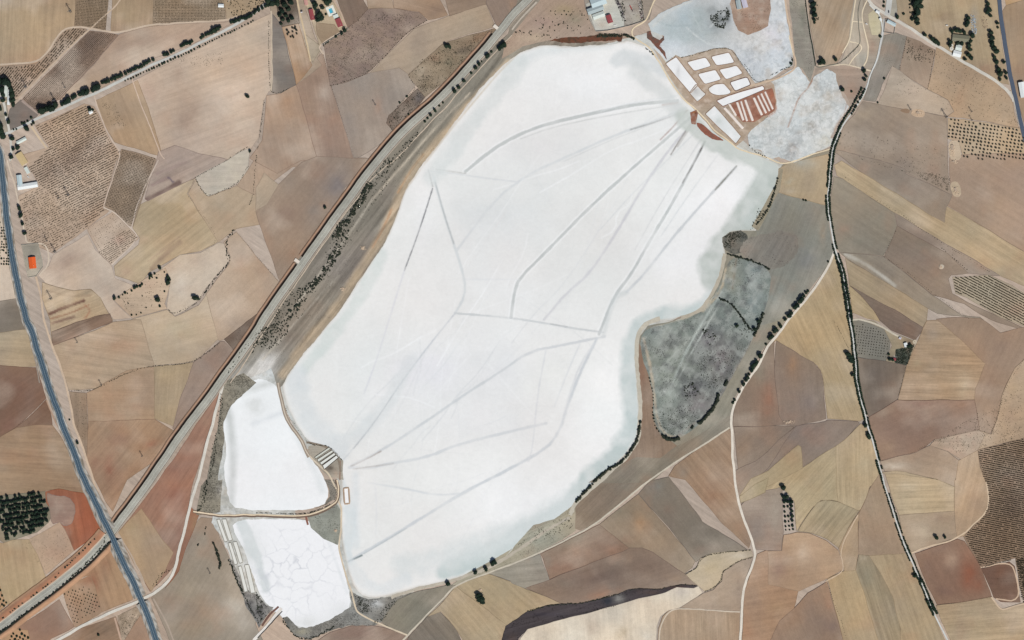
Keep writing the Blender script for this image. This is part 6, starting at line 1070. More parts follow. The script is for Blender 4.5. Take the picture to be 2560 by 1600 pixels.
F('Z01 205,800 240,800 360,785 400,940 405,1010 345,1095 265,1110 240,1000', (160,158,148), 'Z01 310,850,40,40 120,130,124 .7', weeds=.5, edge='')
building('Z00 2090,55', 13, 8, 2, 4, 'white', 'small white hut at the corner of the northern vineyard', wins=2, cat='hut', name='hut')
building('Z00 860,1062', 9, 7, -30, 4, 'white', 'tiny white hut beside a dark tree at the striped vineyard', wins=1, cat='hut', name='hut')
building('Z00 520,985', 10, 5, -28, 4, 'white', 'small white building half hidden in the trees of the station road', wins=1, cat='hut', name='hut')
# north-east
F('S 1,1 2,1 2,2', (1,1,1)) if False else None
building('Z30 1035,115', 10, 6, 30, 4, 'white', 'small white building at the top of the round-cornered yellow yard', wins=2, cat='hut', name='hut')
building('S 2201,49', 7, 5, 60, 4, 'white', 'tiny white cabin on the east side of the yellow yard', wins=1, cat='hut', name='hut')
building('S 2228,58', 23, 8, 28, 5, 'blue', 'pale lilac and green roofed barn on the north side of the walled enclosure', wins=3)
wall_line('Z30 1110,180 1205,225 1190,320 1095,305', 3.0, 'walls of the small farm enclosure beside the crossroads', closed=True)
building('Z30 1820,365', 42, 17, 6, 4.5, 'moss', 'long greenish-grey roofed house ringed by dark trees', wins=6, cat='house', name='house')
building('Z30 1800,452', 15, 14, 15, 5, 'pale', 'pale square house south of the long tree-ringed house', wins=2, cat='house', name='house')
building('Z30 1785,510', 20, 14, 15, 4, 'white', 'white shed on the edge of the diagonal road', wins=3, group=None)
for i, (c, rr, l) in enumerate([('S 2378.5,122', 4.6, 'larger white round tank beside the diagonal road'), ('S 2379.5,113.5', 3.2, 'smaller white round tank north of the larger tank')]):
    x, y = P(c)[0]; r = empty('water_tank', x, y); tag(r, l, 'tank', 'round white tanks')
    def cyl(ra, rb, z0, z1, n=24, hole=0):
        V = []; 
        for z_, q in ((z0, ra), (z1, rb)): V += [(q * math.cos(2 * math.pi * k / n), q * math.sin(2 * math.pi * k / n), z_) for k in range(n)]
        fs = [(k, (k + 1) % n, n + (k + 1) % n, n + k) for k in range(n)]; fs.append(tuple(range(n, 2 * n))); return V, fs
    V, fs = cyl(rr, rr, 0, 3.2); link('tank_wall', mesh('tank_wall', V, fs), WALLW, r)
    V, fs = cyl(rr * .55, rr * .5, 3.22, 3.6); link('tank_lid', mesh('tank_lid', V, fs), CONC, r)
building('Z30 2400,850', 38, 14, 80, 7, 'white', 'long white and grey warehouse at the far right edge by the main road', wins=5, cat='warehouse', name='warehouse')
building('Z32 1300,235', 10, 8, 75, 4, 'white', 'bright white farmhouse beside the dark green garden', wins=2, cat='house', name='house')
building('Z32 1195,370', 6, 6, 10, 3.2, 'red', 'tiny red-roofed hut at the south corner of the orchard farm', wins=1, cat='hut', name='hut')
building('Z32 1247,172', 5, 4, 20, 3, 'lilac', 'small violet-blue shelter on the north hedge of the orchard farm', wins=1, cat='hut', name='hut')
def circ_pad(c, rr, label):
    x, y = P(c)[0]; r = empty('threshing_circle', x, y); tag(r, label, 'well')
    n = 28; V = []; 
    for q, z_ in ((rr, 0), (rr, .5), (rr * .8, .5), (rr * .8, .25)): V += [(q * math.cos(2 * math.pi * k / n), q * math.sin(2 * math.pi * k / n), z_) for k in range(n)]
    fs = [(j * n + k, j * n + (k + 1) % n, (j + 1) * n + (k + 1) % n, (j + 1) * n + k) for j in range(3) for k in range(n)]; fs.append(tuple(range(3 * n, 4 * n)))
    link('ring', mesh('ring', V, fs), flat('pale_stone', (190, 178, 158)), r)
    bm = bmnew(); box(bm, 0, 0, .8, 1.4, 1.4, 1.2); part('well_head', bm, WALLB, r)
circ_pad('Z32 1388,207', 5.5, 'round stone well pad beside the corner of the dark green garden')
# scrap, stacked pipes and vehicles in the yards
def scrap(poly, n, cols, label, h=(.5, 1.8)):
    pl = P(poly); c = pl.mean(0); r = empty('scrap_heap', c[0], c[1]); tag(r, label, 'scrap'); rd = random.Random(int(c[0]) + n)
    for ci, col in enumerate(cols):
        b = bmnew(); k = 0
        while k < n:
            x = rd.uniform(pl[:, 0].min(), pl[:, 0].max()); y = rd.uniform(pl[:, 1].min(), pl[:, 1].max())
            if not inside(np.array([x]), np.array([y]), pl)[0]: continue
            hh = rd.uniform(*h); box(b, x - c[0], c[1] - y, hh / 2, rd.uniform(1, 3.6), rd.uniform(.8, 2), hh, rd.uniform(0, 3.1)); k += 1
        part('scrap_metal', b, flat('scrap_%d' % (sum(col)), col, .3, .9), r)['kind'] = 'stuff'
scrap('Z20 975,5 1010,10 1075,170 1060,205 1040,150', 42, [(96,88,90), (190,186,180), (70,66,72)], 'long line of scrap and rubble between the concrete yard and the junk yard')
scrap('Z20 1190,10 1215,15 1245,180 1215,175', 32, [(100,80,84), (196,190,184)], 'scrap piled along the east wall of the junk yard')
scrap('Z30 1915,140 1960,150 1975,320 1925,330', 40, [(150,162,174), (186,194,200)], 'pale bluish stacks of pipes in the north-east yard')
scrap('Z30 2020,160 2060,150 2090,260 2030,270', 18, [(170,150,128), (140,124,106)], 'low brown sheds and pens beside the main road belt', (.4, 1.0))
scrap('Z00 2150,-10 2200,-10 2190,20 2140,20', 6, [(190,180,170)], 'pale debris at the corner of the vineyard garden', (.3, .8))
scrap('Z32 1150,340 1210,335 1200,385 1130,385', 10, [(70,70,72), (200,200,196)], 'clutter round the tiny red hut of the orchard farm')
def vehicle(c, ang, col, label, L=6.0, name='parked_van', cat='van'):
    x, y = P(c)[0]; r = empty(name, x, y, None, R(-ang)); tag(r, label, cat); pm = flat('paint_%d_%d_%d' % col, col, .04, .5, .4)
    b = bmnew(); box(b, -.5, 0, 1.45, L - 1.6, 2.1, 2.0); part('body', b, pm, r)
    b = bmnew(); box(b, L / 2 - .75, 0, 1.05, 1.5, 2.0, 1.2); part('bonnet', b, pm, r)
    b = bmnew(); box(b, L / 2 - 1.25, 0, 1.95, .5, 1.8, .6); part('windscreen', b, GLASS, r)
    for sx in (-1, 1):
        for sy in (-1, 1):
            n = 12; V = [(sx * (L / 2 - 1.3) + .42 * math.cos(6.283 * k / n), sy * (1.0 + .14 * w_), .42 + .42 * math.sin(6.283 * k / n)) for w_ in (-1, 1) for k in range(n)]
            link('wheel', mesh('wheel', V, [(k, (k + 1) % n, n + (k + 1) % n, n + k) for k in range(n)] + [tuple(range(n))[::-1], tuple(range(n, 2 * n))]), flat('tyre', (40, 40, 42)), r)
for a in [('Z20 1118,62', 70, (170,70,72), 'red van, northernmost of three in the middle of the junk yard'), ('Z20 1128,82', 75, (164,60,64), 'dark red van in the middle of three in the junk yard'), ('Z20 1136,98', 70, (80,70,74), 'dark van, southernmost of three in the junk yard'),
          ('Z20 975,240', 20, (232,232,230), 'white van at the foot of the concrete yard'), ('Z30 1140,112', 88, (60,62,66), 'dark van on the pale forecourt north of the crossroads'), ('S 2166,60', 30, (226,226,224), 'white van beside the crossroads lane'), ('S 753.5,27', -20, (70,66,72), 'dark van on the farm drive west of the pool'), ('S 754,31', -20, (216,212,214), 'pale van below the dark van on the farm drive'),
          ('Z01 268,160', 50, (212,214,214), 'pale van in the courtyard of the L-shaped works'), ('S 2478,322', 62, (216,216,218), 'white van driving on the main road at the right edge') if False else ('Z30 1690,240', 0, (224,224,222), 'white van in the yard beside the tall northern trees')]: vehicle(*a)
vehicle('Z02 505,715', 73, (236,236,234), 'white lorry driving south on the blue-grey highway', 9.0, 'lorry', 'lorry') if False else None

# old pits and ruins out in the fields
def ruin(c, L, Wd, ang, label, n=14, col=(206,184,160)):
    x, y = P(c)[0]; r = empty('stone_ruin', x, y, None, R(-ang)); tag(r, label, 'ruin', 'ruined huts and stone heaps in the fields')
    rd = random.Random(int(x)); bm = bmnew()
    box(bm, -L / 4, 0, .9, L * .45, Wd * .7, 1.8); part('broken_wall', bm, WALLB, r)
    bm = bmnew()
    for k in range(n * 3):
        s = rd.uniform(.6, 1.9); box(bm, rd.gauss(0, L * .3), rd.gauss(0, Wd * .35), s * .3, s * 1.4, s, s * .7, rd.random() * 3)
    part('rubble', bm, flat('pale_rubble', col, .3, .8), r)['kind'] = 'stuff'
F('S 2278,275 2295,272 2312,278 2312,292 2296,294 2280,288', (206,178,152), smo=1, edge=''); F('S 2248,274 2264,270 2276,276 2272,284 2258,282', (150,120,96), smo=1, edge='')
ruin('S 2298,282', 16, 7, 5, 'pale stone ruin with dark pits in the field east of the walled enclosure')
F('S 2372,352 2395,350 2400,372 2404,400 2380,402 2372,384', (212,190,166), smo=1, edge='')
ruin('S 2381,376', 30, 9, 85, 'long pale ruin beside the olive orchard, with rubble round it', n=22)
F('S 2376,458 2392,452 2404,470 2402,492 2386,494 2378,478', (206,184,158), smo=1, edge=''); ruin('S 2390,478', 20, 8, 70, 'round heap of pale stones south of the long ruin')
F('S 2345,664 2352,661 2360,664 2358,672 2348,673', (204,194,182), smo=1, edge=''); ruin('S 2352,667', 8, 6, 0, 'small white stone heap alone in the brown field')
ruin('S 2386,404', 12, 5, 10, 'low pale wall with rubble on the field edge south of the orchard')
ruin('S 908,620', 9, 6, 40, 'pale stone heap on the grey strip beside the lake, northern of two', col=(224,214,204)); ruin('S 858,722', 9, 6, 40, 'pale stone heap on the grey strip beside the lake, southern of two', col=(224,214,204))
ruin('S 1974,1055', 20, 6, -8, 'low white hut ruin in the dark field west of the avenue', col=(216,210,200))
ruin('S 1202,1475', 8, 5, -10, 'small white and red structure on the south shore of the lake', col=(230,220,214), n=6); ruin('S 839,1326', 6, 6, 0, 'tiny white remains on the grey triangle beside the lake path', col=(232,230,226), n=6)

# ------------------------------------------------------------- power pylons
PYL = flat('galvanised_steel', (96, 98, 100), .1)
def pylon_mesh(H=30):
    bm = bmnew()
    def bar(a, b, w=.32):
        a = Vector(a); b = Vector(b); d = b - a; L = d.length; q = d.to_track_quat('Z', 'Y').to_matrix(); i0 = len(bm[0])
        for z in (0, L):
            for x, y in ((-w/2, -w/2), (w/2, -w/2), (w/2, w/2), (-w/2, w/2)): bm[0].append(a + q @ Vector((x, y, z)))
        for f in ((0,3,2,1),(4,5,6,7),(0,1,5,4),(1,2,6,5),(2,3,7,6),(3,0,4,7)): bm[1].append([i0 + k for k in f])
    lv = [(0, 2.4), (.2, 1.9), (.4, 1.4), (.6, 1.0), (.8, .75), (1, .5)]
    for (t0, w0), (t1, w1) in zip(lv[:-1], lv[1:]):
        c0 = [(sx * w0, sy * w0, t0 * H) for sx, sy in ((-1,-1),(1,-1),(1,1),(-1,1))]; c1 = [(sx * w1, sy * w1, t1 * H) for sx, sy in ((-1,-1),(1,-1),(1,1),(-1,1))]
        for k in range(4): bar(c0[k], c1[k], .45); bar(c0[k], c1[(k + 1) % 4], .22); bar(c1[k], c1[(k + 1) % 4], .22)
    return bm, bar
bmp, bar = pylon_mesh(); ME_P = mesh('lattice_mast', *bmp)
ME_ARM = []
for z_, L_ in ((22, 5.5), (25, 4.5), (28, 3.5)):
    b = bmnew(); box(b, 0, 0, z_, L_ * 2, .5, .35); ME_ARM.append(mesh('cross_arm', *b))
b = bmnew(); box(b, 0, 0, -.6, .25, .25, 1.2); ME_INS = mesh('insulator', *b)
pyl = [('Z00 248,825', 'tall pylon with a dark bushy base between the two northern vineyards'), ('Z00 520,955', 'tall pylon at the south corner of the finely gridded vineyard'), ('Z00 668,112', 'pylon with a dark base beside the northernmost vineyard'), ('Z01 648,330', 'pylon in the middle of the large striped vineyard'), ('Z01 555,358', 'smaller pylon just west of the one in the large striped vineyard'), ('Z01 445,765', 'pylon at the thinly planted south-west end of the large vineyard'), ('Z01 522,868', 'pylon at the southern tip of the large vineyard'), ('Z01 485,1310', 'pylon in the field with dark ploughed bars'), ('Z02 732,212', 'pylon at the edge of the dark ploughed strips'), ('Z02 958,612', 'pylon on the dark hedge bank between two fields'), ('Z02 1345,1285', 'pylon in the reddish field beside the railway'), ('Z30 1345,1035', 'pylon beside the pale ruin with dark pits'), ('Z30 1682,1105', 'pylon at the north-west corner of the olive orchard'), ('Z30 1922,1055', 'pylon in the sparse field above the olive orchard'), ('Z30 1925,1135', 'pylon on the northern edge of the olive orchard'), ('Z00 615,828', 'thin pylon beside the east side of the gridded vineyard'), ('Z10 1128,990', 'pylon with white base in the grey field by the railway'), ('Z03 1985,878', 'small pylon in the grey field west of the shore pans')]
for c, l in pyl:
    x, y = P(c)[0]; sc = .62 if 'small' in l or 'thin' in l or 'white' in l or c.startswith('Z02') or c.startswith('Z30 19') or c == 'Z30 1345,1035' else 1.0
    r = empty('power_pylon', x, y, None, R(25)); r.scale = (sc,) * 3; tag(r, l, 'pylon', 'power pylons across the fields')
    link('lattice_mast', ME_P, PYL, r)
    for k, m_ in enumerate(ME_ARM):
        a_ = link('cross_arm', m_, PYL, r)
        for s in (-1, 1):
            q = link('insulator', ME_INS, PYL, a_); q.location = (s * (5.3 - k), 0, 22 + 3 * k)

# ------------------------------------------------------------- trees, shrubs, vines
def crown_mesh(seed, leaf=90, sub=2, squash=.8):
    import bmesh
    rd = random.Random(seed); bm = bmesh.new(); bmesh.ops.create_icosphere(bm, subdivisions=sub, radius=1.0)
    lob = [(Vector((rd.gauss(0, 1), rd.gauss(0, 1), rd.gauss(0, .7))).normalized(), rd.uniform(.16, .34)) for _ in range(7)]
    for v in bm.verts:
        d = v.co.normalized(); s = .72 + sum(a * max(0, d.dot(l)) ** 5 for l, a in lob) + rd.uniform(-.07, .07)
        v.co = Vector((d.x * s, d.y * s, d.z * s * squash))
    vs = list(bm.verts)
    for _ in range(leaf):
        v = rd.choice(vs).co * rd.uniform(.95, 1.2); n = Vector((rd.gauss(0, 1), rd.gauss(0, 1), rd.gauss(0, 1))).normalized(); t = n.orthogonal().normalized() * rd.uniform(.08, .17); u = n.cross(t).normalized() * rd.uniform(.06, .13)
        q = [bm.verts.new(v + t), bm.verts.new(v + u), bm.verts.new(v - t), bm.verts.new(v - u)]; bm.faces.new(q)
    me = bpy.data.meshes.new('crown'); bm.to_mesh(me); bm.free(); return me
def trunk_mesh(seed):
    rd = random.Random(seed); V = []; fs = []
    def tube(a, b, ra, rb, n=6):
        a = Vector(a); b = Vector(b); q = (b - a).to_track_quat('Z', 'Y').to_matrix(); i0 = len(V)
        for p, r_ in ((a, ra), (b, rb)):
            for k in range(n): V.append(p + q @ Vector((r_ * math.cos(6.2832 * k / n), r_ * math.sin(6.2832 * k / n), 0)))
        for k in range(n): fs.append((i0 + k, i0 + (k + 1) % n, i0 + n + (k + 1) % n, i0 + n + k))
    tube((0, 0, 0), (.03, .02, .9), .11, .07)
    for k in range(4):
        a = k * 1.57 + rd.random(); tube((.03, .02, .6 + .08 * k), (.45 * math.cos(a), .45 * math.sin(a), 1.25), .05, .02, 4)
    return mesh('trunk', V, fs)
CRN = {k: [crown_mesh(s + k_i * 50, sub=2) for s in range(5)] for k_i, k in enumerate(('pine', 'olive', 'bush'))}
TRK = [trunk_mesh(s) for s in range(3)]
KM = {'pine': PINE, 'olive': OLIVE, 'bush': BUSH}
for k in CRN:
    for m_ in CRN[k]: m_.materials.append(KM[k])
for m_ in TRK: m_.materials.append(BARK)
trees = []      # (kind, name, cat, x, y, r, label, group)
def tree(kind, name, cat, x, y, r, label, group, hs=1.0): trees.append([kind, name, cat, x, y, r, label, group, hs])
TR = random.Random(11)
def place_tree(t):
    kind, name, cat, x, y, r, label, group, hs = t
    e = bpy.data.objects.new(name, None); COL.objects.link(e); e.empty_display_size = 1
    z = ground(x, y); e.location = W(x, y, z); e.rotation_euler = (0, 0, TR.uniform(0, 6.28)); s = r / .9
    sc = s * TR.uniform(.9, 1.1); e.scale = (sc, sc * TR.uniform(.85, 1.15), sc * hs)
    tag(e, label, cat, group)
    c = bpy.data.objects.new('crown', TR.choice(CRN[kind])); COL.objects.link(c); c.parent = e; c.location = (0, 0, 1.25 if kind != 'bush' else .62)
    k = bpy.data.objects.new('trunk', TR.choice(TRK)); COL.objects.link(k); k.parent = e
    if kind == 'bush': k.scale = (1, 1, .5)
def along(line, spacing, off=0, jitter=.8, smo=3):
    """points along a line at spacing, offset to the right-hand side of travel (positive)"""
    pl = wobble(resample(smooth(P(line), smo), 3.0)); s = np.concatenate([[0], np.cumsum(np.hypot(*(pl[1:] - pl[:-1]).T))]); out = []; d = TR.uniform(0, 2)
    while d < s[-1]:
        x = np.interp(d, s, pl[:, 0]); y = np.interp(d, s, pl[:, 1]); x2 = np.interp(min(d + 2, s[-1]), s, pl[:, 0]); y2 = np.interp(min(d + 2, s[-1]), s, pl[:, 1]); x1 = np.interp(max(0, d - 2), s, pl[:, 0]); y1 = np.interp(max(0, d - 2), s, pl[:, 1])
        t = np.array([x2 - x1, y2 - y1]); t /= max(1e-6, np.hypot(*t)); n = np.array([-t[1], t[0]])
        o_ = off + TR.gauss(0, jitter * .4); out.append((x + n[0] * o_, y + n[1] * o_, d)); d += spacing * TR.uniform(.75, 1.25)
    return out
stuff_tr = []   # small growth too small to pick apart: (kind, x, y, r, h)

# station road
north = [(405,1055,10),(440,1035,6),(490,1025,9),(530,1000,8),(590,985,5.5),(622,968,6),(655,950,7),(690,925,5),(712,912,5),(760,895,5.5),(790,880,7),(825,870,8),(880,858,5),(905,835,7),(935,820,7)]
for i, (a, b, r_) in enumerate(north):
    x, y = P(f'Z00 {a},{b}')[0]; tree('pine', 'roadside_tree', 'tree', x, y, r_, f'{ORD(i + 1)} large dark tree from the highway end on the north side of the station road', 'trees beside the station road')
k = 0
for x, y, d in along('Z00 970,790 1040,760 1100,735 1170,700 1280,650 1370,610 1460,560 1620,490 1700,450 1760,410 1850,380 1950,330 2030,290 2120,235 2200,200 2300,180 2419,120 Z10 0,100 150,40 260,-20', 8.0, 0, 2):
    k += 1; big = vnoise(np.array([d / 26]), np.array([0.0]), 3)[0]
    if big < .28: continue
    tree('pine', 'roadside_tree', 'tree', x, y, 2.6 + 3.6 * big * TR.uniform(.7, 1.3), f'{ORD(k)} tree beyond the field-track turning in the dense north row of the station road', 'trees beside the station road')
k = 0
for x, y, d in along('Z00 1180,760 1280,720 1380,675 1480,630 1600,570 1700,530 1830,462 2000,385 2150,310 2300,240 2419,180', 7.2, 1, 1.5):
    k += 1
    if k > 62: break
    tree('pine', 'roadside_tree', 'tree', x, y, TR.uniform(1.5, 2.7) * (1.25 if 10 < k < 30 else 1), f'{ORD(k)} small tree from the west in the south row of the station road', 'trees beside the station road')
for i, (a, b, r_) in enumerate([(210,1165,3.5),(232,1160,3),(262,1145,3),(295,1112,3.5),(320,1160,4),(300,1180,3),(258,1218,6),(130,1225,2.5),(155,1222,2.5),(60,1085,4),(85,1150,5),(35,950,5)]):
    x, y = P(f'Z00 {a},{b}')[0]; tree('pine', 'roadside_tree', 'tree', x, y, r_, f'{ORD(i + 1)} small dark tree around the road junction at the west edge', 'trees at the western junction')
for i, (a, b, r_) in enumerate([(5,770,9),(55,775,10),(90,800,8),(20,850,8),(110,850,6),(118,900,7),(122,950,7),(128,990,6),(35,900,6),(112,875,6),(10,1200,8),(30,1290,8),(15,1240,9),(115,1310,6),(170,1395,6),(130,1410,4),(110,1485,6),(5,1030,5)]):
    x, y = P(f'Z00 {a},{b}')[0]; tree('pine', 'dark_tree', 'tree', x, y, r_, f'{ORD(i + 1)} dark round tree from the north among the roadside sheds at the west edge', 'dark trees around the western sheds')
for i, (a, b, r_, l) in enumerate([(850,1035,5.5,'dark tree beside the tiny white hut in the striped vineyard'),(2338,912,4.5,'small lone dark bush in the pale field below the station road'),(2362,1430,4,'dark bush at the head of the white-patched hedge'),(880,1040,3,'small bush close to the tiny white hut')]):
    x, y = P(f'Z00 {a},{b}')[0]; tree('pine', 'lone_tree', 'tree', x, y, r_, l, None)
# farm trees
for i, (x, y, r_) in enumerate([(799,38,8),(804,46,7),(796,50,7),(790,15,6),(786,10,6),(806,20,5.5),(818,8,8),(824,3,8),(812,-4,9),(788,22,5),(862,76,5),(855,84,4),(840,92,3.5),(815,36,3),(670,4,7),(682,10,7),(694,8,8),(712,12,8),(722,24,6),(728,6,7),(705,28,6),(700,38,5),(716,40,5),(708,50,5),(722,52,5),(703,60,4),(730,45,5)]):
    tree('pine', 'garden_tree', 'tree', x, y, r_, f"{ORD(i + 1)} dark tree from the pool house in the walled farm garden", 'dark trees of the farm beside the station road')
for i, (a, b) in enumerate([(298,290),(345,262),(372,255),(382,285),(345,300),(300,325),(385,318),(350,345),(328,350),(355,355),(310,310),(365,270)]):
    x, y = P(f'Z10 {a},{b}')[0]; tree('olive', 'olive_tree', 'tree', x, y, 2.3, 'small tree in the loose ring on the orange field below the farm', 'ring of small trees on the orange field')
# west edge of the highway
for i, (a, b) in enumerate([(185,455),(200,525),(215,602),(238,692)]):
    x, y = P(f'Z01 {a},{b}')[0]; tree('pine', 'verge_tree', 'tree', x, y, 5 if i < 2 else 4.2, f'{ORD(i + 1)} tree from the north of four between the highway and the big vineyard', 'four trees on the vineyard edge')
# dotted field and hedge
for i, (a, b, r_) in enumerate([(1085,1305,4),(1125,1297,3),(1160,1275,2),(1182,1255,3.4),(1205,1262,2),(1245,1235,3),(1275,1205,4),(1295,1195,3.6),(1325,1192,3.6),(1342,1175,3.4),(1415,1120,2.6),(1425,1095,4),(1462,1075,3),(1482,1115,2.4),(1440,1110,2),(1512,1020,4),(1555,1060,2),(1590,1110,4),(1600,1130,4),(1588,1160,5.5),(1555,1242,2.4),(1492,1320,5.5),(1512,1382,3.4),(1842,1305,5.6),(1872,1308,5),(1245,1465,2.6),(1290,1462,2),(1333,1445,2.2),(1382,1395,1.8),(1212,1355,1.8),(1345,1285,1.6)]):
    x, y = P(f'Z01 {a},{b}')[0]; tree('pine' if r_ > 3 else 'olive', 'field_tree', 'tree', x, y, r_, f'{ORD(i + 1)} tree from the west around the dotted pink field and its edges', 'trees edging the dotted pink field')
# railway trees
for i, (a, b, r_) in enumerate([(2345,415,6),(2325,440,6),(2300,462,5),(2355,435,4),(2225,490,3.6),(2190,530,5.4),(2180,545,3),(2132,582,2.4),(2108,608,5),(2078,645,4.6),(2035,690,3.6),(1965,765,4.6),(1915,828,4.6),(1875,860,5),(1768,970,2.8),(1732,1000,3),(1692,1045,4),(1652,1090,4),(1622,1118,3.2),(1597,1148,3.2),(1800,440,6),(1830,445,5),(1425,912,2.8),(1358,970,3),(1442,1083,2.8)]):
    x, y = P(f'Z10 {a},{b}')[0]; tree('pine', 'trackside_tree', 'tree', x, y, r_, f'{ORD(i + 1)} dark tree from the north beside the upper stretch of the railway', 'trees beside the upper railway')
x, y = P('Z11 655,450')[0]; tree('pine', 'lone_tree', 'tree', x, y, 4, 'lone dark tree in the brown field just west of the railway', None)
# plantation
def rows(poly, sp, rsp, ang, r0, r1, fill=1.0, jit=.12):
    pl = P(poly) if isinstance(poly, str) else poly; c = pl.mean(0); a = R(ang); ux = np.array([math.cos(a), math.sin(a)]); uy = np.array([-math.sin(a), math.cos(a)])
    q = pl - c; ext = np.abs(q).max() * 1.5; nr = int(2 * ext / rsp); nc = int(2 * ext / sp)
    J, I = np.meshgrid(np.arange(nr), np.arange(nc), indexing='ij')
    U = (I - nc / 2) * sp + RNG.normal(0, jit, I.shape) * sp; Vv = (J - nr / 2) * rsp + RNG.normal(0, jit * .6, I.shape) * rsp
    X = c[0] + U * ux[0] + Vv * uy[0]; Y = c[1] + U * ux[1] + Vv * uy[1]
    m = inside(X, Y, pl) & (RNG.random(I.shape) < fill)
    return X[m], Y[m], J[m], I[m], RNG.uniform(r0, r1, m.sum())
def orchard(poly, sp, rsp, ang, r0, r1, fill, kind, name, desc, group, hs=1.0, jit=.12):
    X, Y, J, I, Rr = rows(poly, sp, rsp, ang, r0, r1, fill, jit); js = sorted(set(J)); 
    for jn, j in enumerate(js):
        k = np.where(J == j)[0]; k = k[np.argsort(I[k])]
        for n_, i in enumerate(k): tree(kind, name, 'tree', X[i], Y[i], Rr[i], f'{ORD(n_ + 1)} tree from the west, {ORD(jn + 1)} row from the north, {desc}', group, hs)
orchard('Z03 -60,170 60,165 200,150 350,125 400,130 440,230 470,330 465,400 340,470 330,490 200,520 60,560 40,560 10,420 -60,400', 5.4, 11.5, -8, 2.8, 4.2, .93, 'pine', 'plantation_tree', 'dense dark plantation', 'trees of the dense plantation', 1.1, jit=.2)
orchard('Z30 1712,1118 1860,1128 2360,1225 2419,1300 2419,1512 1850,1512 1850,1370 1700,1305', 9.2, 8.6, 9, 1.7, 2.3, .93, 'olive', 'olive_tree', 'the right-edge orchard', 'olive trees of the right-edge orchard', .7, jit=.05)
orchard('Z01 -60,480 0,490 60,720 95,900 100,990 60,1010 -60,1010', 5.6, 7.0, 0, 1.8, 2.5, .8, 'olive', 'almond_tree', 'western strip orchard', 'trees of the western strip orchard', .8, jit=.1)
orchard('Z03 -60,1010 20,1040 80,1180 40,1210 -60,1180', 9, 9, 30, 2.4, 3.2, .9, 'olive', 'almond_tree', 'orchard west of the cutting', 'trees of the small western orchard', .8)
orchard('Z03 80,1512 130,1440 190,1400 270,1490 260,1560 60,1560', 9, 9, 30, 2.6, 3.4, .9, 'olive', 'almond_tree', 'bottom corner orchard', 'trees of the bottom corner orchard', .8)
orchard('Z03 600,1080 780,1000 900,1060 960,1200 700,1370', 7.6, 8.0, 20, 1.1, 1.7, .85, 'olive', 'young_tree', 'sparse red orchard', 'young trees of the red orchard', .8, jit=.06)
for i, (a, b, r_) in enumerate([(142,70,6),(145,160,4.6),(180,155,4.8),(150,205,4.2),(183,203,4.4),(220,200,4.8),(152,252,3.2),(186,252,3.2),(220,245,4.4),(158,300,3),(222,292,4.4),(162,346,3.2),(192,344,3.2),(226,340,4.4),(164,392,3.2),(196,392,2.4),(228,384,3.8),(166,438,2.6),(200,434,2.6),(232,430,3.6),(168,472,2),(204,470,2),(236,466,2.6)]):
    x, y = P(f'Z33 {a},{b}')[0]; tree('pine', 'grove_tree', 'tree', x, y, r_, ('single large tree standing apart at the north tip of the three-column grove' if i == 0 else f'{ORD(i)} tree counted from the north-west in the three-column grove'), 'trees of the three-column grove')
for a, b, l in ((1586,543,'western of two lone round trees in the beige field'), (1668,537,'eastern of two lone round trees in the beige field')):
    x, y = P(f'Z33 {a},{b}')[0]; tree('pine', 'lone_tree', 'tree', x, y, 5.0 if a < 1600 else 4.2, l, 'two lone trees')
for i, (a, b, r_) in enumerate([(2100,1090,7),(2125,1120,8),(2140,1150,6),(2110,1130,6)]):
    x, y = P(f'Z13 {a},{b}')[0]; tree('pine', 'field_tree', 'tree', x, y, r_, f'{ORD(i + 1)} tree from the north in the dark clump standing in the tan field', 'dark clump in the tan field')
for a, b, r_, l in ((1815,980,5,'round dark tree on the south shore beside the red-earth bank'), (2250,775,6,'dark tree at the east end of the south-shore thicket'), (2235,795,5,'dark tree just below the east end of the south-shore thicket'), (2175,840,5,'dark tree in the middle of the south-shore thicket'), (2075,870,4.5,'dark tree at the west end of the south-shore thicket')):
    x, y = P(f'Z13 {a},{b}')[0]; tree('pine', 'shore_tree', 'tree', x, y, r_, l, 'dark trees on the south shore')
for i, (a, b, r_) in enumerate([(1,0,0)]): pass
for a, b, r_, l in (('Z30 518,585',0,7,'large round tree where the pale path meets the drain'), ('Z30 490,600',0,5,'tree touching the west side of the large round tree'), ('Z30 636,565',0,5,'round tree beside the pale path north of the salt flat'), ('Z30 702,848',0,5.5,'round tree in the pink earth east of the salt flat'), ('Z30 790,865',0,3.2,'small tree east of the round tree in the pink earth'), ('Z30 905,672',0,4.5,'tree beside the ruined walls at the avenue head'), ('Z30 925,722',0,4,'second tree beside the ruined walls at the avenue head'), ('Z30 912,756',0,4,'third tree beside the ruined walls at the avenue head'), ('Z30 1098,742',0,3.2,'small tree in the grey weedy strip'), ('Z30 1036,970',0,2.6,'tiny bush at the corner of the grey weedy strip'), ('Z30 1060,345',0,3.6,'round bush at the foot of the yellow yard'), ('Z31 335,378',0,2.6,'western bush of the pair on the orange field edge'), ('Z31 358,384',0,2.6,'eastern bush of the pair on the orange field edge'), ('Z31 568,962',0,2.8,'bush beside the white lane just below the fork'), ('Z02 658,943',0,2.4,'small bush on the pale verge of the highway'), ('Z02 735,1160',0,4,'dark tree on the verge between the highway and the dirt lane'), ('Z03 930,1462',0,3.6,'green tree in the scrubby field at the bottom edge'), ('Z20 1120,1000',0,0,'')):
    if r_ == 0: continue
    x, y = P(a)[0]; tree('pine', 'lone_tree', 'tree', x, y, r_, l, None)
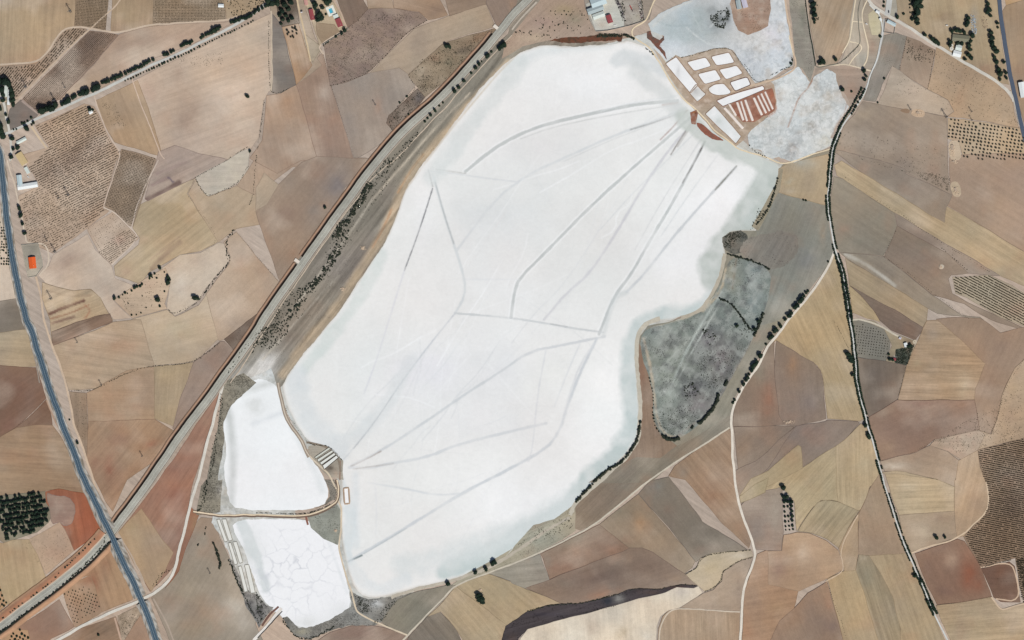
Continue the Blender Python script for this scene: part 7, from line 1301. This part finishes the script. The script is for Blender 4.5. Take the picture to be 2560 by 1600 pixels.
# dark avenue trees, each side counted between landmarks
AV = 'Z30 900,830 840,970 770,1080 700,1190 640,1320 600,1440 Z31 588,60 570,250 562,430 585,600 625,780 650,880 690,1000 740,1260 775,1490 Z32 800,130 830,450 850,650 900,850 950,1020 1000,1200 1060,1420 1085,1512 Z33 1095,40 1180,280 1265,560 1350,760 1450,980 1540,1200 1580,1270'
marks = [(225, 'the salt flat shore'), (372, 'where the footpath from the works joins'), (470, 'the grey field corner'), (622, 'the white lane fork'), (795, 'the striped hillside fields'), (925, 'the small fenced orchard'), (1060, 'the white farm hut'), (1155, 'the crossing of the field paths'), (1330, 'the pale stubble fields'), (1430, 'the two lone trees'), (1620, 'the red earth field')]
gaps_w = [(1070, 1076), (1095, 1150), (1405, 1420)]; gaps_e = [(625, 632), (1035, 1045), (1150, 1165), (1175, 1235)]
cnt = {}
for side, off, gaps in ((1, 4.6, gaps_w), (-1, -5.2, gaps_e)):
    for x, y, d in along(AV, 5.2, off * .86, .8):
        if y < 300 and TR.random() < .35 and side < 0: continue
        if any(a < y < b for a, b in gaps): continue
        dens = vnoise(np.array([d / 40]), np.array([side * 7.0]), 9)[0]
        if dens < .08: continue
        r_ = TR.uniform(2.0, 2.7) + .9 * dens
        if 640 < y < 800: r_ += .5
        if 1190 < y < 1400: r_ *= .9 
        if 1500 < y: r_ *= 1.4
        mk = next((m for yy, m in marks if y < yy), 'the bottom end of the avenue'); sd = 'west' if side > 0 else 'east'
        cnt[(mk, sd)] = cnt.get((mk, sd), 0) + 1
        tree('pine', 'avenue_tree', 'tree', x, y, r_, f"{ORD(cnt[(mk, sd)])} avenue tree from the north on the {sd} side beside {mk}", 'avenue trees beside ' + mk)
for i, (c, r_) in enumerate([('Z32 755,325', 6), ('Z32 770,350', 7), ('Z32 780,380', 6), ('Z32 795,395', 5), ('Z32 798,515', 4), ('Z32 918,998', 4.5), ('Z32 945,1090', 5), ('Z32 950,1105', 5), ('Z32 1322,250', 4), ('Z32 1345,240', 4), ('Z32 1150,372', 4), ('Z32 1175,378', 4), ('Z32 1140,325', 3.4), ('Z33 1382,905', 4.5), ('Z33 1445,950', 4.4)]):
    x, y = P(c)[0]; tree('pine', 'avenue_tree', 'tree', x, y, r_, f'{ORD(i + 1)} from the north of the broad trees bulging beside the avenue and its farm', 'broad trees beside the avenue')
# hedge trees by the white lane
for i, (c, r_) in enumerate([('Z31 378,1238', 3.4), ('Z31 358,1258', 4), ('Z31 340,1285', 4), ('Z31 318,1315', 6.6), ('Z31 300,1340', 5), ('Z31 272,1375', 6.6), ('Z31 252,1398', 5.6), ('Z31 218,1445', 4.6), ('Z31 195,1475', 5.6), ('Z31 160,1508', 4.4), ('Z32 115,55', 4.6), ('Z32 75,95', 5.6), ('Z32 60,110', 4), ('Z32 30,155', 5.6), ('Z32 12,175', 4), ('Z22 2400,228', 3.2), ('Z22 2342,338', 6.4), ('Z22 2312,392', 5), ('Z22 2295,420', 5.4), ('Z22 2275,445', 5.2), ('Z22 2262,480', 4.8), ('Z22 2240,515', 3.6), ('Z22 2225,545', 5), ('Z22 2212,570', 4.4), ('Z22 2185,607', 4.6), ('Z22 2145,675', 4.2), ('Z22 2102,755', 3.6), ('Z22 2088,782', 3.6), ('Z22 2290,85', 5), ('Z22 2325,10', 4), ('Z22 2125,55', 4.4)]):
    x, y = P(c)[0]; tree('pine', 'hedge_tree', 'tree', x, y, r_, f'{ORD(i + 1)} tree from the fork downwards in the hedge along the white lane', 'hedge trees along the white lane')
# marsh and shore hedges
def hedge(line, sp, off, r0, r1, desc, group, jit=1.5, name='hedge_bush', kind='bush'):
    for k, (x, y, d) in enumerate(along(line, sp, off, jit)): tree(kind, name, 'bush', x, y, TR.uniform(r0, r1), f'{ORD(k + 1)} bush from the north, {desc}', group)
hedge('Z22 1952,700 1935,770 1890,840 1850,900 1790,960 1765,985', 4.6, 0, 3.4, 4.6, 'thick hedge on the east marsh rim', 'east rim of the salt marsh')
hedge('Z22 1715,1000 1680,1030', 6, 0, 2.6, 3.2, 'the gap below the thick marsh hedge', 'gap below the marsh hedge'); hedge('Z22 2030,585 2000,625', 4, 0, 3.4, 4, 'the short hedge beside the upper east marsh', 'short hedge of the upper marsh')
hedge('Z22 1570,1115 1510,1140 1460,1125 1430,1095', 4.4, 0, 4, 5.2, 'the clump round the southern tip of the marsh', 'clump at the southern marsh tip'); hedge('Z22 1300,540 1335,700 1338,940 1365,1020 1410,1080', 8.5, 0, 1.4, 2.4, 'sparse line on the west marsh rim', 'western rim of the marsh')
hedge('Z22 1218,960 1200,1060 1170,1150 1120,1240 1060,1320 1000,1370 920,1410 840,1470 780,1512 Z23 800,0 740,60 680,120 610,205', 5.0, 0, 2.2, 4.4, 'south-east shore hedge', 'south-east shore hedge')
hedge('V 1716,600 1740,606 1770,614 1800,626 1816,636', 4.4, 0, 2.0, 2.9, 'straight hedge on the north marsh rim', 'north rim hedge'); hedge('V 1700,706 1730,720 1745,740 1760,765 1778,782', 5, 0, 2, 3, 'the curving hedge that crosses the marsh', 'hedge crossing the marsh'); hedge('V 1802,740 1790,775 1782,792', 4.5, 0, 2.4, 3.4, 'the hedge east of the crossing hedge', 'hedge east of the crossing')
hedge('V 1838,420 1830,450 1822,480 1810,500 1795,520 1785,532', 5.5, 0, 1.8, 3.0, 'dark ditch line below the footpath', 'ditch line below the footpath')
hedge('Z13 225,-600 226,-599', 50, 0, 1, 1, 'x', 'x') if False else None
hedge('Z03 2018,595 2035,640 2060,700 2075,760 2085,800 2070,835', 5, 0, 2.4, 3.8, 'black thicket west of the shore pans', 'thicket west of the shore pans'); hedge('Z20 1060,330 1100,345 1160,368', 5, 0, 2.4, 3.4, 'hedge between lake and yard wall', 'hedge at the top of the lake')
hedge('Z03 900,560 860,600 790,660 690,755 600,850 540,900 480,950 400,1030 300,1090 200,1180 100,1250 20,1305', 6.2, 0, 1.8, 3.0, 'the line on the orange railway bank', 'bushes on the orange bank')
for line, w_, sp, r_ in (('Z10 1340,1400 1430,1340', 8, 0, 0),):
    pass
# north-east dark tree belts
nb = []
for c, r_ in [('Z30 1400,20', 9), ('Z30 1430,60', 9), ('Z30 1410,110', 9), ('Z30 1440,0', 8), ('Z30 1390,150', 7), ('Z30 1400,190', 8), ('Z30 1360,185', 5), ('Z30 1410,225', 6), ('Z30 1380,60', 7), ('Z30 425,40', 8), ('Z30 430,90', 8), ('Z30 435,140', 8), ('Z30 435,190', 5), ('Z30 440,215', 4), ('Z30 2075,40', 7), ('Z30 2085,90', 8), ('Z30 2065,120', 6), ('Z30 2100,150', 5), ('Z30 2165,220', 5), ('Z30 2170,260', 4), ('Z30 2105,310', 6), ('Z30 2112,360', 7), ('Z30 2115,410', 7), ('Z30 2130,450', 8), ('Z30 2150,490', 9), ('Z30 2135,540', 6), ('Z30 2155,590', 7), ('Z30 2175,660', 8), ('Z30 2185,700', 8), ('Z30 2190,750', 5), ('Z30 2245,690', 5), ('Z30 2250,740', 5), ('Z30 2225,590', 5), ('Z30 1890,170', 7), ('Z30 1885,210', 7), ('Z30 1870,240', 6), ('Z30 1775,290', 7), ('Z30 1735,300', 6), ('Z30 1810,300', 6), ('Z30 1850,310', 6), ('Z30 1925,340', 7), ('Z30 1910,390', 6), ('Z30 1720,400', 7), ('Z30 1715,430', 6), ('Z30 1790,408', 5), ('Z30 1830,415', 5), ('Z30 1895,430', 8), ('Z30 1905,470', 7), ('Z30 1890,520', 7), ('Z30 1915,550', 7), ('Z30 1860,560', 5), ('Z30 1480,330', 6), ('Z30 1550,370', 7), ('Z30 1580,395', 8), ('Z30 1605,415', 6), ('Z30 1220,160', 5), ('Z30 1280,130', 4), ('Z30 1092,60', 4), ('Z30 1095,20', 4), ('Z30 215,600', 4), ('Z30 230,570', 3), ('Z20 1690,100', 0)]:
    if r_: nb.append((c, r_))
for i, (c, r_) in enumerate(nb):
    x, y = P(c)[0]; zone = 'the belt beside the main road' if x > 2455 else 'the ring round the mossy-roofed house' if x > 2360 else 'the belt of the northern scrapyard' if x > 2230 else 'the drain north of the salt flat'
    cnt[zone] = cnt.get(zone, 0) + 1
    tree('pine', 'belt_tree', 'tree', x, y, r_ * .85, f'{ORD(cnt[zone])} large dark tree of {zone}', 'dark trees in ' + zone)
# keep the 300 that show largest of each kind; the rest is one mass per kind
CAP = 300
by = {}
for t in trees: by.setdefault((t[1] if t[1] in ('plantation_tree', 'olive_tree') else t[2] if t[2] == 'bush' else 'tree'), []).append(t)
for key, lst in by.items():
    lst.sort(key=lambda t: -t[5]); cap = {'tree': 300, 'bush': 200}.get(key, 290)
    for t in lst[:cap]: place_tree(t)
    for t in lst[cap:]: stuff_tr.append((t[0], t[3], t[4], t[5], t[8]))

# scrub thicket beside the railway: the biggest are single bushes
thick = []
def scatter(poly, n, r0, r1, kind='bush', clump=None):
    pl = P(poly); x0, y0 = pl.min(0); x1, y1 = pl.max(0); out = []
    while len(out) < n:
        X = RNG.uniform(x0, x1, n * 2); Y = RNG.uniform(y0, y1, n * 2); m = inside(X, Y, pl)
        if clump: m &= (fbm(X / clump, Y / clump, 71, 3) + .5) > RNG.uniform(.3, .8, len(X))
        for x, y in zip(X[m], Y[m]): out.append((x, y))
        if len(out) == 0: break
    return [(kind, x, y, RNG.uniform(r0, r1) ** 1.0, .8) for x, y in out[:n]]
RB = [('Z11 1230,-20 1340,-20 1200,180 1060,330 1000,330 1100,180', 110, 1.0, 2.0), ('Z11 1060,200 1120,220 1000,420 900,560 830,620 760,760 720,720 780,620 860,520 960,380', 230, 1.3, 2.5), ('Z11 760,600 900,560 880,700 820,860 740,960 700,900 760,780', 120, 1.3, 2.5), ('Z11 730,840 800,880 700,1050 600,1160 520,1260 500,1180 600,1080 660,980', 140, 1.3, 2.4), ('Z11 560,1090 640,1110 500,1280 400,1440 300,1530 270,1470 360,1350 450,1220', 150, 1.3, 2.4), ('Z11 380,1210 460,1200 380,1330 300,1440 180,1530 150,1500 260,1360', 70, 1.0, 2.0), ('Z12 60,60 120,60 330,-40 300,120 220,240 100,280 20,240 -60,360 0,160', 230, 1.1, 2.2), ('Z10 1280,1512 1350,1400 1440,1330 1520,1240 1540,1260 1440,1400 1380,1512', 60, 1.0, 2.0)]
for poly, n, r0, r1 in RB: thick += scatter(poly, int(n * .8), r0, r1)
thick += scatter('Z11 1340,-20 1400,-20 1200,300 1000,600 900,800 700,1120 420,1512 100,1512 300,1250 600,1000 760,640 900,380 1150,60', 240, .7, 1.5, 'bush', 14)
thick.sort(key=lambda t: -t[3])
for t in thick[:95]:
    place_tree(['bush', 'thicket_bush', 'bush', t[1], t[2], t[3] * 1.15, 'small dark round bush in the thicket between the railway and the salt lake', 'bushes of the railway thicket', .8])
stuff_tr += thick[95:]
def linegrow(line, sp, off, r0, r1, jit=2.0, kind='bush', prob=.85):
    for x, y, d in along(line, sp, off, jit, 2):
        if TR.random() < prob: stuff_tr.append((kind, x, y, TR.uniform(r0, r1), .7))
# ditches, field hedges and reed lines
for ln, sp, r0, r1, j in [('Z01 1840,170 2000,90 2140,10 Z00 2180,1490 2340,1390', 4, .8, 1.5, 1.5), ('Z11 -60,420 -20,300 0,0 Z10 20,1350 50,1200 75,940', 4, .8, 1.6, 2), ('Z01 1850,180 1920,310 1975,340 2160,275 2280,200 2340,60', 4, .9, 1.6, 3), ('Z01 2215,665 2120,780 2140,860 2170,930 2140,990 2050,1110 1930,1250', 3, 1.2, 2.4, 5), ('Z01 1930,1250 1880,1340 1760,1400 1640,1470 1580,1400', 3.4, .9, 1.6, 4), ('Z01 2215,665 2419,890 Z11 235,1165', 5, .5, .9, 1), ('Z01 1770,330 1860,450 1980,600 2060,770 1880,910', 6, .4, .9, 1),
        ('Z02 650,660 820,675 940,640 1070,570 1250,480 1460,432 1640,420 1830,392 1900,350 2080,205', 3.2, .8, 1.5, 2), ('Z10 120,190 125,500 130,870 220,885 330,830', 4, .9, 1.6, 1.5), ('Z10 870,270 740,350 630,430', 3, 1.4, 2.4, 2), ('Z10 700,810 850,770 1000,720 1080,670 1230,510 1440,290 1620,195', 5, .9, 1.6, 1.5), ('Z10 630,500 710,810 830,1160 940,1512', 6, .4, .9, 1), ('Z10 1440,720 1530,840 1400,930 1240,1150 1310,1260', 4, .8, 1.4, 2),
        ('Z23 1630,893 1740,840 1770,760 1860,705 2000,688 2250,660', 3, 1.0, 1.6, 1), ('Z23 1820,1055 1900,1030 1975,960 1980,870 2080,800 2150,762 2270,735', 3, 1.0, 1.6, 1), ('Z23 150,1240 450,1170 650,1165 850,1115 1000,1080', 3, 1.2, 2.2, 2), ('Z23 1730,1000 1640,985 1500,1010 1400,1035 1200,1022 1050,1060', 3, 1, 1.6, 1.5), ('Z23 650,1250 850,1225 1000,1180', 5, .9, 1.6, 2), ('Z13 250,1310 290,1400 400,1500 520,1512', 3, 1.4, 2.2, 3), ('Z13 520,1512 650,1440 750,1370', 3, 1.4, 2.4, 4), ('Z03 2160,750 2200,830 2240,960 2330,1150 2419,1310', 3, 1.2, 2.2, 3),
        ('Z20 1590,545 1750,515 1900,465 2030,452 2090,480 2180,620 2300,785 2419,750', 3.4, .9, 1.4, .6), ('Z20 1455,600 1545,520 1590,545', 4, .8, 1.3, .6), ('Z20 2190,600 2250,680 2290,740', 4, .8, 1.4, 2), ('Z30 225,540 235,620 160,650 0,720', 3, 1.1, 1.8, 1.5), ('Z20 1260,450 1320,500 1350,530', 3, 1.2, 2.4, 3), ('Z20 2240,1370 2300,1440 2419,1490', 5, 1, 2, 2),
        ('Z30 355,0 380,200 400,350 430,480 450,610', 4, 1, 1.6, 1), ('Z30 860,420 780,520 700,580 640,598', 4, .9, 1.4, 1), ('Z33 1995,826 2100,802 2290,760', 3, 1.0, 1.5, .8), ('Z33 550,955 600,1100 680,1300 740,1512', 5, .5, 1, .6), ('Z12 480,1165 560,1180 680,1185 760,1260 820,1330', 3, .9, 1.6, 1.5), ('Z12 480,1165 420,1070 330,940 280,830', 4, .6, 1.1, 1.5), ('Z13 640,240 740,190 770,100 740,0', 3, .7, 1.3, 4), ('Z13 0,312 440,325 600,285 700,235', 2.6, 1.0, 1.7, .8), ('Z13 640,240 500,300', 3, .6, 1.0, 2),
        ('Z31 760,150 660,120 900,300 1240,500 1400,610', 8, .5, 1, 1), ('Z31 1090,905 1150,780 1225,640', 6, .6, 1.1, 1), ('Z31 1100,908 1300,1040 1560,1270 1900,1500', 5, .6, 1.1, 1), ('Z31 1240,500 1670,800 2100,1060', 6, .6, 1.1, 1), ('Z31 1640,830 1760,930 1900,1050', 6, .9, 1.5, 3), ('Z30 1310,360 1250,660', 5, .7, 1.2, 2), ('Z30 1580,470 1510,840', 4, .8, 1.3, 1), ('Z32 1225,750 1300,440', 3, .6, 1.1, .6), ('Z32 1955,755 2000,1030 1600,1120 1400,1250 1060,1335', 5, .5, .9, .6), ('Z32 2400,390 2250,620 2200,800 2120,1070', 5, .5, 1, .8), ('Z32 620,10 700,150 780,300', 3, .6, 1.1, .6),
        ('Z02 2400,150 2280,300 2150,520', 3, 1, 2, 6), ('Z02 2100,700 2080,900 2050,1100 2020,1300 1980,1500', 2.6, 1, 2, 7), ('Z03 1960,0 1940,100 1930,220 1880,300', 2.4, 1.2, 2.4, 8), ('Z03 1950,440 1930,520', 4, 1.6, 2.6, 4), ('Z03 1880,600 1860,620', 4, 2, 3, 2), ('Z03 1590,850 1510,900 1490,950 1450,1000', 4, 1, 2, 5), ('Z03 2190,820 2230,940 2300,1080', 3, 1.4, 2.6, 3),
        ('Z03 1000,540 960,640 860,740 720,870 560,1040 400,1160 200,1320 0,1430', 2.0, 2.5, 1, 2)]:
    linegrow(ln, sp, 0, min(r0, r1), max(r0, r1), j)
# black brush on the shaded south-east bank of the cutting
c_ = rl[cut + 4:]; t_ = np.gradient(c_, axis=0); t_ /= np.hypot(t_[:, 0], t_[:, 1])[:, None]; n_ = np.stack([t_[:, 1], -t_[:, 0]], 1) * SGN
for k in range(len(c_)):
    for _ in range(9):
        p = c_[k] - n_[k] * TR.uniform(9.5, 15.5) + t_[k] * TR.uniform(-3, 3); stuff_tr.append(('slope', p[0], p[1], TR.uniform(1.3, 2.4), .8))
for poly, n, r0, r1, cl in [('Z22 1620,600 1720,590 1780,700 1760,760 1640,760', 60, .8, 2.0, 12), ('Z22 1780,80 1930,100 1920,260 1850,230', 60, .8, 1.8, 12), ('Z22 1750,300 2200,250 2100,500 1960,650 1800,640', 260, .5, 1.2, 14), ('Z22 1400,850 1700,800 1800,900 1700,1010 1500,1080 1380,980', 200, .5, 1.1, 14), ('Z22 2050,40 2200,20 2280,150 2200,180', 20, .8, 1.8, 0), ('V 1712,558 1745,546 1752,556 1740,570 1722,592 1712,585', 90, .9, 1.8, 0), ('Z21 2330,450 2400,480 2300,640 2250,660', 60, .8, 1.4, 0),
        ('Z13 930,1090 1060,1130 1100,1250 1000,1270', 160, .6, 1.3, 6), ('Z13 1230,1180 1340,1130 1200,1330 1100,1370', 90, .6, 1.3, 6), ('Z13 0,1060 60,1120 80,1300 20,1380', 140, .7, 1.5, 6), ('Z23 40,600 300,440 560,300 580,450 100,640', 130, .5, 1.2, 10), ('Z20 340,340 1040,330 1040,345 350,370', 0, 1, 2, 0), ('Z20 820,320 1045,322 1045,350 800,352', 130, 1.2, 2.0, 0), ('Z20 1870,150 2050,60 2060,150 2000,270 1880,250', 160, 1.0, 2.0, 8), ('Z20 0,330 300,100 700,100 780,290 400,360', 90, .7, 2.0, 12),
        ('Z10 650,430 1000,120 1560,150 1450,280 1060,680 710,790', 900, .4, .9, 10), ('Z10 1560,560 2250,290 1960,620 1600,900 1470,720', 420, .4, 1.2, 8), ('Z10 1250,1140 1540,860 1590,920 1310,1240', 170, .5, 1.1, 8), ('Z30 1320,370 1570,480 1540,600 1300,560', 230, .5, 1.1, 10), ('Z30 1600,460 2200,820 2380,1200 1700,1050 1530,840', 320, .5, .9, 0), ('Z30 640,1440 720,1240 1680,1400 Z31 1700,250', 220, .4, .9, 10), ('Z31 1300,100 1720,150 1720,300', 260, .5, .9, 8), ('Z32 1560,1150 2400,620 2400,1100 2000,1210 1780,1260', 520, .4, .9, 10),
        ('Z00 220,160 221,161 222,160', 0, 1, 1, 0), ('Z00 950,980 1080,950 1200,1200 1050,1180', 120, .4, .9, 8), ('Z00 1700,540 2100,480 2110,620 1700,640', 110, .4, .8, 10), ('Z01 1130,1340 1520,1060 1560,1330 1250,1480', 60, .6, 1.0, 0), ('Z11 700,0 1300,0 400,1400 0,1500', 0, 1, 1, 0), ('Z12 -20,120 60,40 200,60 60,280', 120, .7, 1.4, 8), ('Z32 1210,280 1380,240 1320,420 1200,400', 220, .9, 1.8, 0), ('Z30 1300,-20 1460,-20 1440,240 1360,200', 60, 1.5, 3.0, 10), ('Z30 470,0 480,200 430,220', 10, 1, 2, 0), ('Z20 980,0 1060,0 1080,200 1050,210', 60, .8, 1.7, 0), ('Z20 1200,0 1230,0 1255,190 1215,190', 50, .8, 1.6, 0), ('Z00 2150,10 2419,-30 2419,90 2160,160', 70, .9, 1.5, 0), ('Z10 -10,0 70,-20 80,40 0,80', 40, .9, 1.5, 0), ('Z03 200,600 330,540 600,460 690,660 430,870', 160, .4, .7, 0), ('Z03 1110,1290 1340,1250 1180,1512', 120, .4, .9, 5), ('Z02 700,700 830,700 820,1200 740,1100', 130, .3, .7, 0), ('Z30 1230,700 1500,850 1200,940', 40, .4, .8, 0)]:
    if n: stuff_tr += scatter(poly, n, r0, r1, 'scrub', cl or None)
def lump(seed, sub=1):
    import bmesh
    rd = random.Random(seed); bm = bmesh.new(); bmesh.ops.create_icosphere(bm, subdivisions=sub, radius=1.0)
    for v in bm.verts: v.co = Vector((v.co.x, v.co.y, v.co.z * .85)) * rd.uniform(.72, 1.2)
    bmesh.ops.triangulate(bm, faces=bm.faces); V = np.array([tuple(v.co) for v in bm.verts]); bm.verts.index_update(); F_ = np.array([[v.index for v in f.verts] for f in bm.faces]); bm.free(); return V, F_
LU = [lump(s, 2) for s in range(4)]; LS = [lump(s + 9, 1) for s in range(5)]
def mass(name, items, lumps, mat):
    if not items: return
    Vs = []; Fs = []; b0 = 0
    for i, (k, x, y, r, h) in enumerate(items):
        V, F_ = lumps[i % len(lumps)]; a = (i * 2.399) % 6.283; c, s = math.cos(a) * r, math.sin(a) * r; z = ground(x, y) + (2.6 if k == 'slope' else 0)
        Vs.append(np.stack([V[:, 0] * c - V[:, 1] * s + x - 1280, V[:, 0] * s + V[:, 1] * c + 800 - y, (V[:, 2] + .55) * r * h + z], 1)); Fs.append(F_ + b0); b0 += len(V)
    me = bulk(name, np.vstack(Vs), np.vstack(Fs)); o = link(name, me, mat); tag(o, kind='stuff'); return o
# split by where they grow so that each mass reads as one patch
mass('tree_rows', [t for t in stuff_tr if t[0] in ('pine', 'olive')], LU, PINE)
mass('hedge_growth', [t for t in stuff_tr if t[0] in ('bush', 'slope')], LS, BUSH)
mass('scrub', [t for t in stuff_tr if t[0] == 'scrub'], [lump(3, 1), lump(4, 1)], BUSH)
# vines: rows of stakes and low bushes
vines = []
for poly, sp, rsp, ang, r0, r1, fill in [
    ('Z00 728,-60 1015,-60 1015,0 1000,290 870,255 708,245', 3.6, 3.9, 4, .62, .85, .96), ('Z00 1465,-60 2055,-60 2125,60 2125,185 1445,228', 3.6, 3.9, 0, .6, .85, .96),
    ('Z00 -60,650 0,640 345,612 450,525 600,295 700,270 800,278 815,290 150,920 90,790 -60,740', 2.9, 5.2, -50, .8, 1.3, .78), ('Z00 850,300 1100,330 890,590 555,930 505,945 360,1065 220,935', 3.5, 3.8, -46, .6, .85, .97),
    ('Z00 335,1195 800,995 885,1020 925,1085 1040,1340 1130,1432 1100,1512 Z01 1100,0 965,450 Z01 990,480 810,640 760,500 600,420 380,240 265,60 Z00 300,1560 470,1390', 2.5, 5.6, -27, .7, 1.05, .86), ('Z01 380,250 600,420 760,500 800,650 500,870 280,760 185,370', 3.6, 5.2, -27, .6, 1.1, .74),
    ('Z01 1120,0 Z00 1155,1415 1462,1500 Z01 1465,0 1245,615 1195,595 1065,465 990,430', 3.7, 3.9, 18, .65, .95, .97), ('Z01 1100,700 1220,655 1300,740 1050,975 940,870', 3.4, 4.6, -30, .65, 1.0, .85), ('Z01 830,650 1060,495 1200,640 1090,700 940,860', 5, 5, -30, .4, .7, .5),
    ('Z31 1745,1110 2085,1095 2300,1190 2600,1380 2600,1700 2419,1560 2200,1480 1885,1290 1775,1250', 2.3, 6.0, 28, .85, 1.2, .95), ('Z32 1985,1235 2419,1120 2600,1130 Z33 2600,1180 2419,1050 2335,730 2000,810 1940,680 1860,535 1950,440 2050,330 2092,200 2075,60 Z32 2030,1470', 2.4, 5.2, 11, .8, 1.15, .93), ('Z33 2345,760 2480,700 2600,900 2600,1200 2419,1160 2390,1100', 2.4, 5.2, 11, .8, 1.15, .93),
    ('Z32 815,40 900,40 1080,105 1140,190 1110,370 850,335', 6.8, 6.6, 8, .75, 1.1, .97)]:
    X, Y, J, I, Rr = rows(poly, sp, rsp, ang, r0, r1, fill, .07)
    vines += [('vine', x, y, r * 1.3, .9) for x, y, r in zip(X, Y, Rr)]
vines.sort(key=lambda t: -t[3])
VM = [crown_mesh(300 + s, leaf=20, sub=1) for s in range(3)]
for m_ in VM: m_.materials.append(VINE)
reg = lambda x, y: ('the big vineyard at the right edge' if x > 2380 and y > 1050 else 'the tapering vineyard at the right edge' if x > 2300 else 'the walled orchard plot beside the avenue' if x > 2000 else 'the striped vineyard west of the lake' if y > 300 else 'the ragged vineyard at the north-west edge')
for i, t in enumerate(vines[:290]):
    o = bpy.data.objects.new('grapevine', VM[i % 3]); COL.objects.link(o); o.location = W(t[1], t[2], ground(t[1], t[2]) + t[3] * .45); o.scale = (t[3] * 1.1,) * 2 + (t[3] * .8,); o.rotation_euler = (0, 0, i)
    g = reg(t[1], t[2]); tag(o, f'low dark vine standing in the rows of {g}', 'vine', 'vines of ' + g)
OCT = (np.array([(1,0,0),(-1,0,0),(0,1,0),(0,-1,0),(0,0,1),(0,0,-.6)], float), np.array([(0,2,4),(2,1,4),(1,3,4),(3,0,4),(2,0,5),(1,2,5),(3,1,5),(0,3,5)]))
def mass_fast(name, items, mat):
    A = np.array([[t[1], t[2], t[3] * 1.15] for t in items]); Vo, Fo = OCT; n = len(A); nv = len(Vo)
    Zg = np.array([ground(a, b) for a, b in A[:, :2]]); rot = RNG.uniform(0, 6.28, n)
    ca, sa = np.cos(rot) * A[:, 2], np.sin(rot) * A[:, 2]
    X = Vo[None, :, 0] * ca[:, None] - Vo[None, :, 1] * sa[:, None] + A[:, :1] - 1280; Y = Vo[None, :, 0] * sa[:, None] + Vo[None, :, 1] * ca[:, None] + 800 - A[:, 1:2]; Z = (Vo[None, :, 2] + .6) * A[:, 2:3] * .8 + Zg[:, None]
    Fm = (Fo[None] + (np.arange(n) * nv)[:, None, None]).reshape(-1, 3)
    o = link(name, bulk(name, np.stack([X, Y, Z], 2).reshape(-1, 3), Fm), mat); tag(o, kind='stuff')
mass_fast('vine_rows', vines[290:], VINE)
print('trees', len(trees), 'stuff', len(stuff_tr), 'vines', len(vines), 'maxlev', int(LEV.max()))
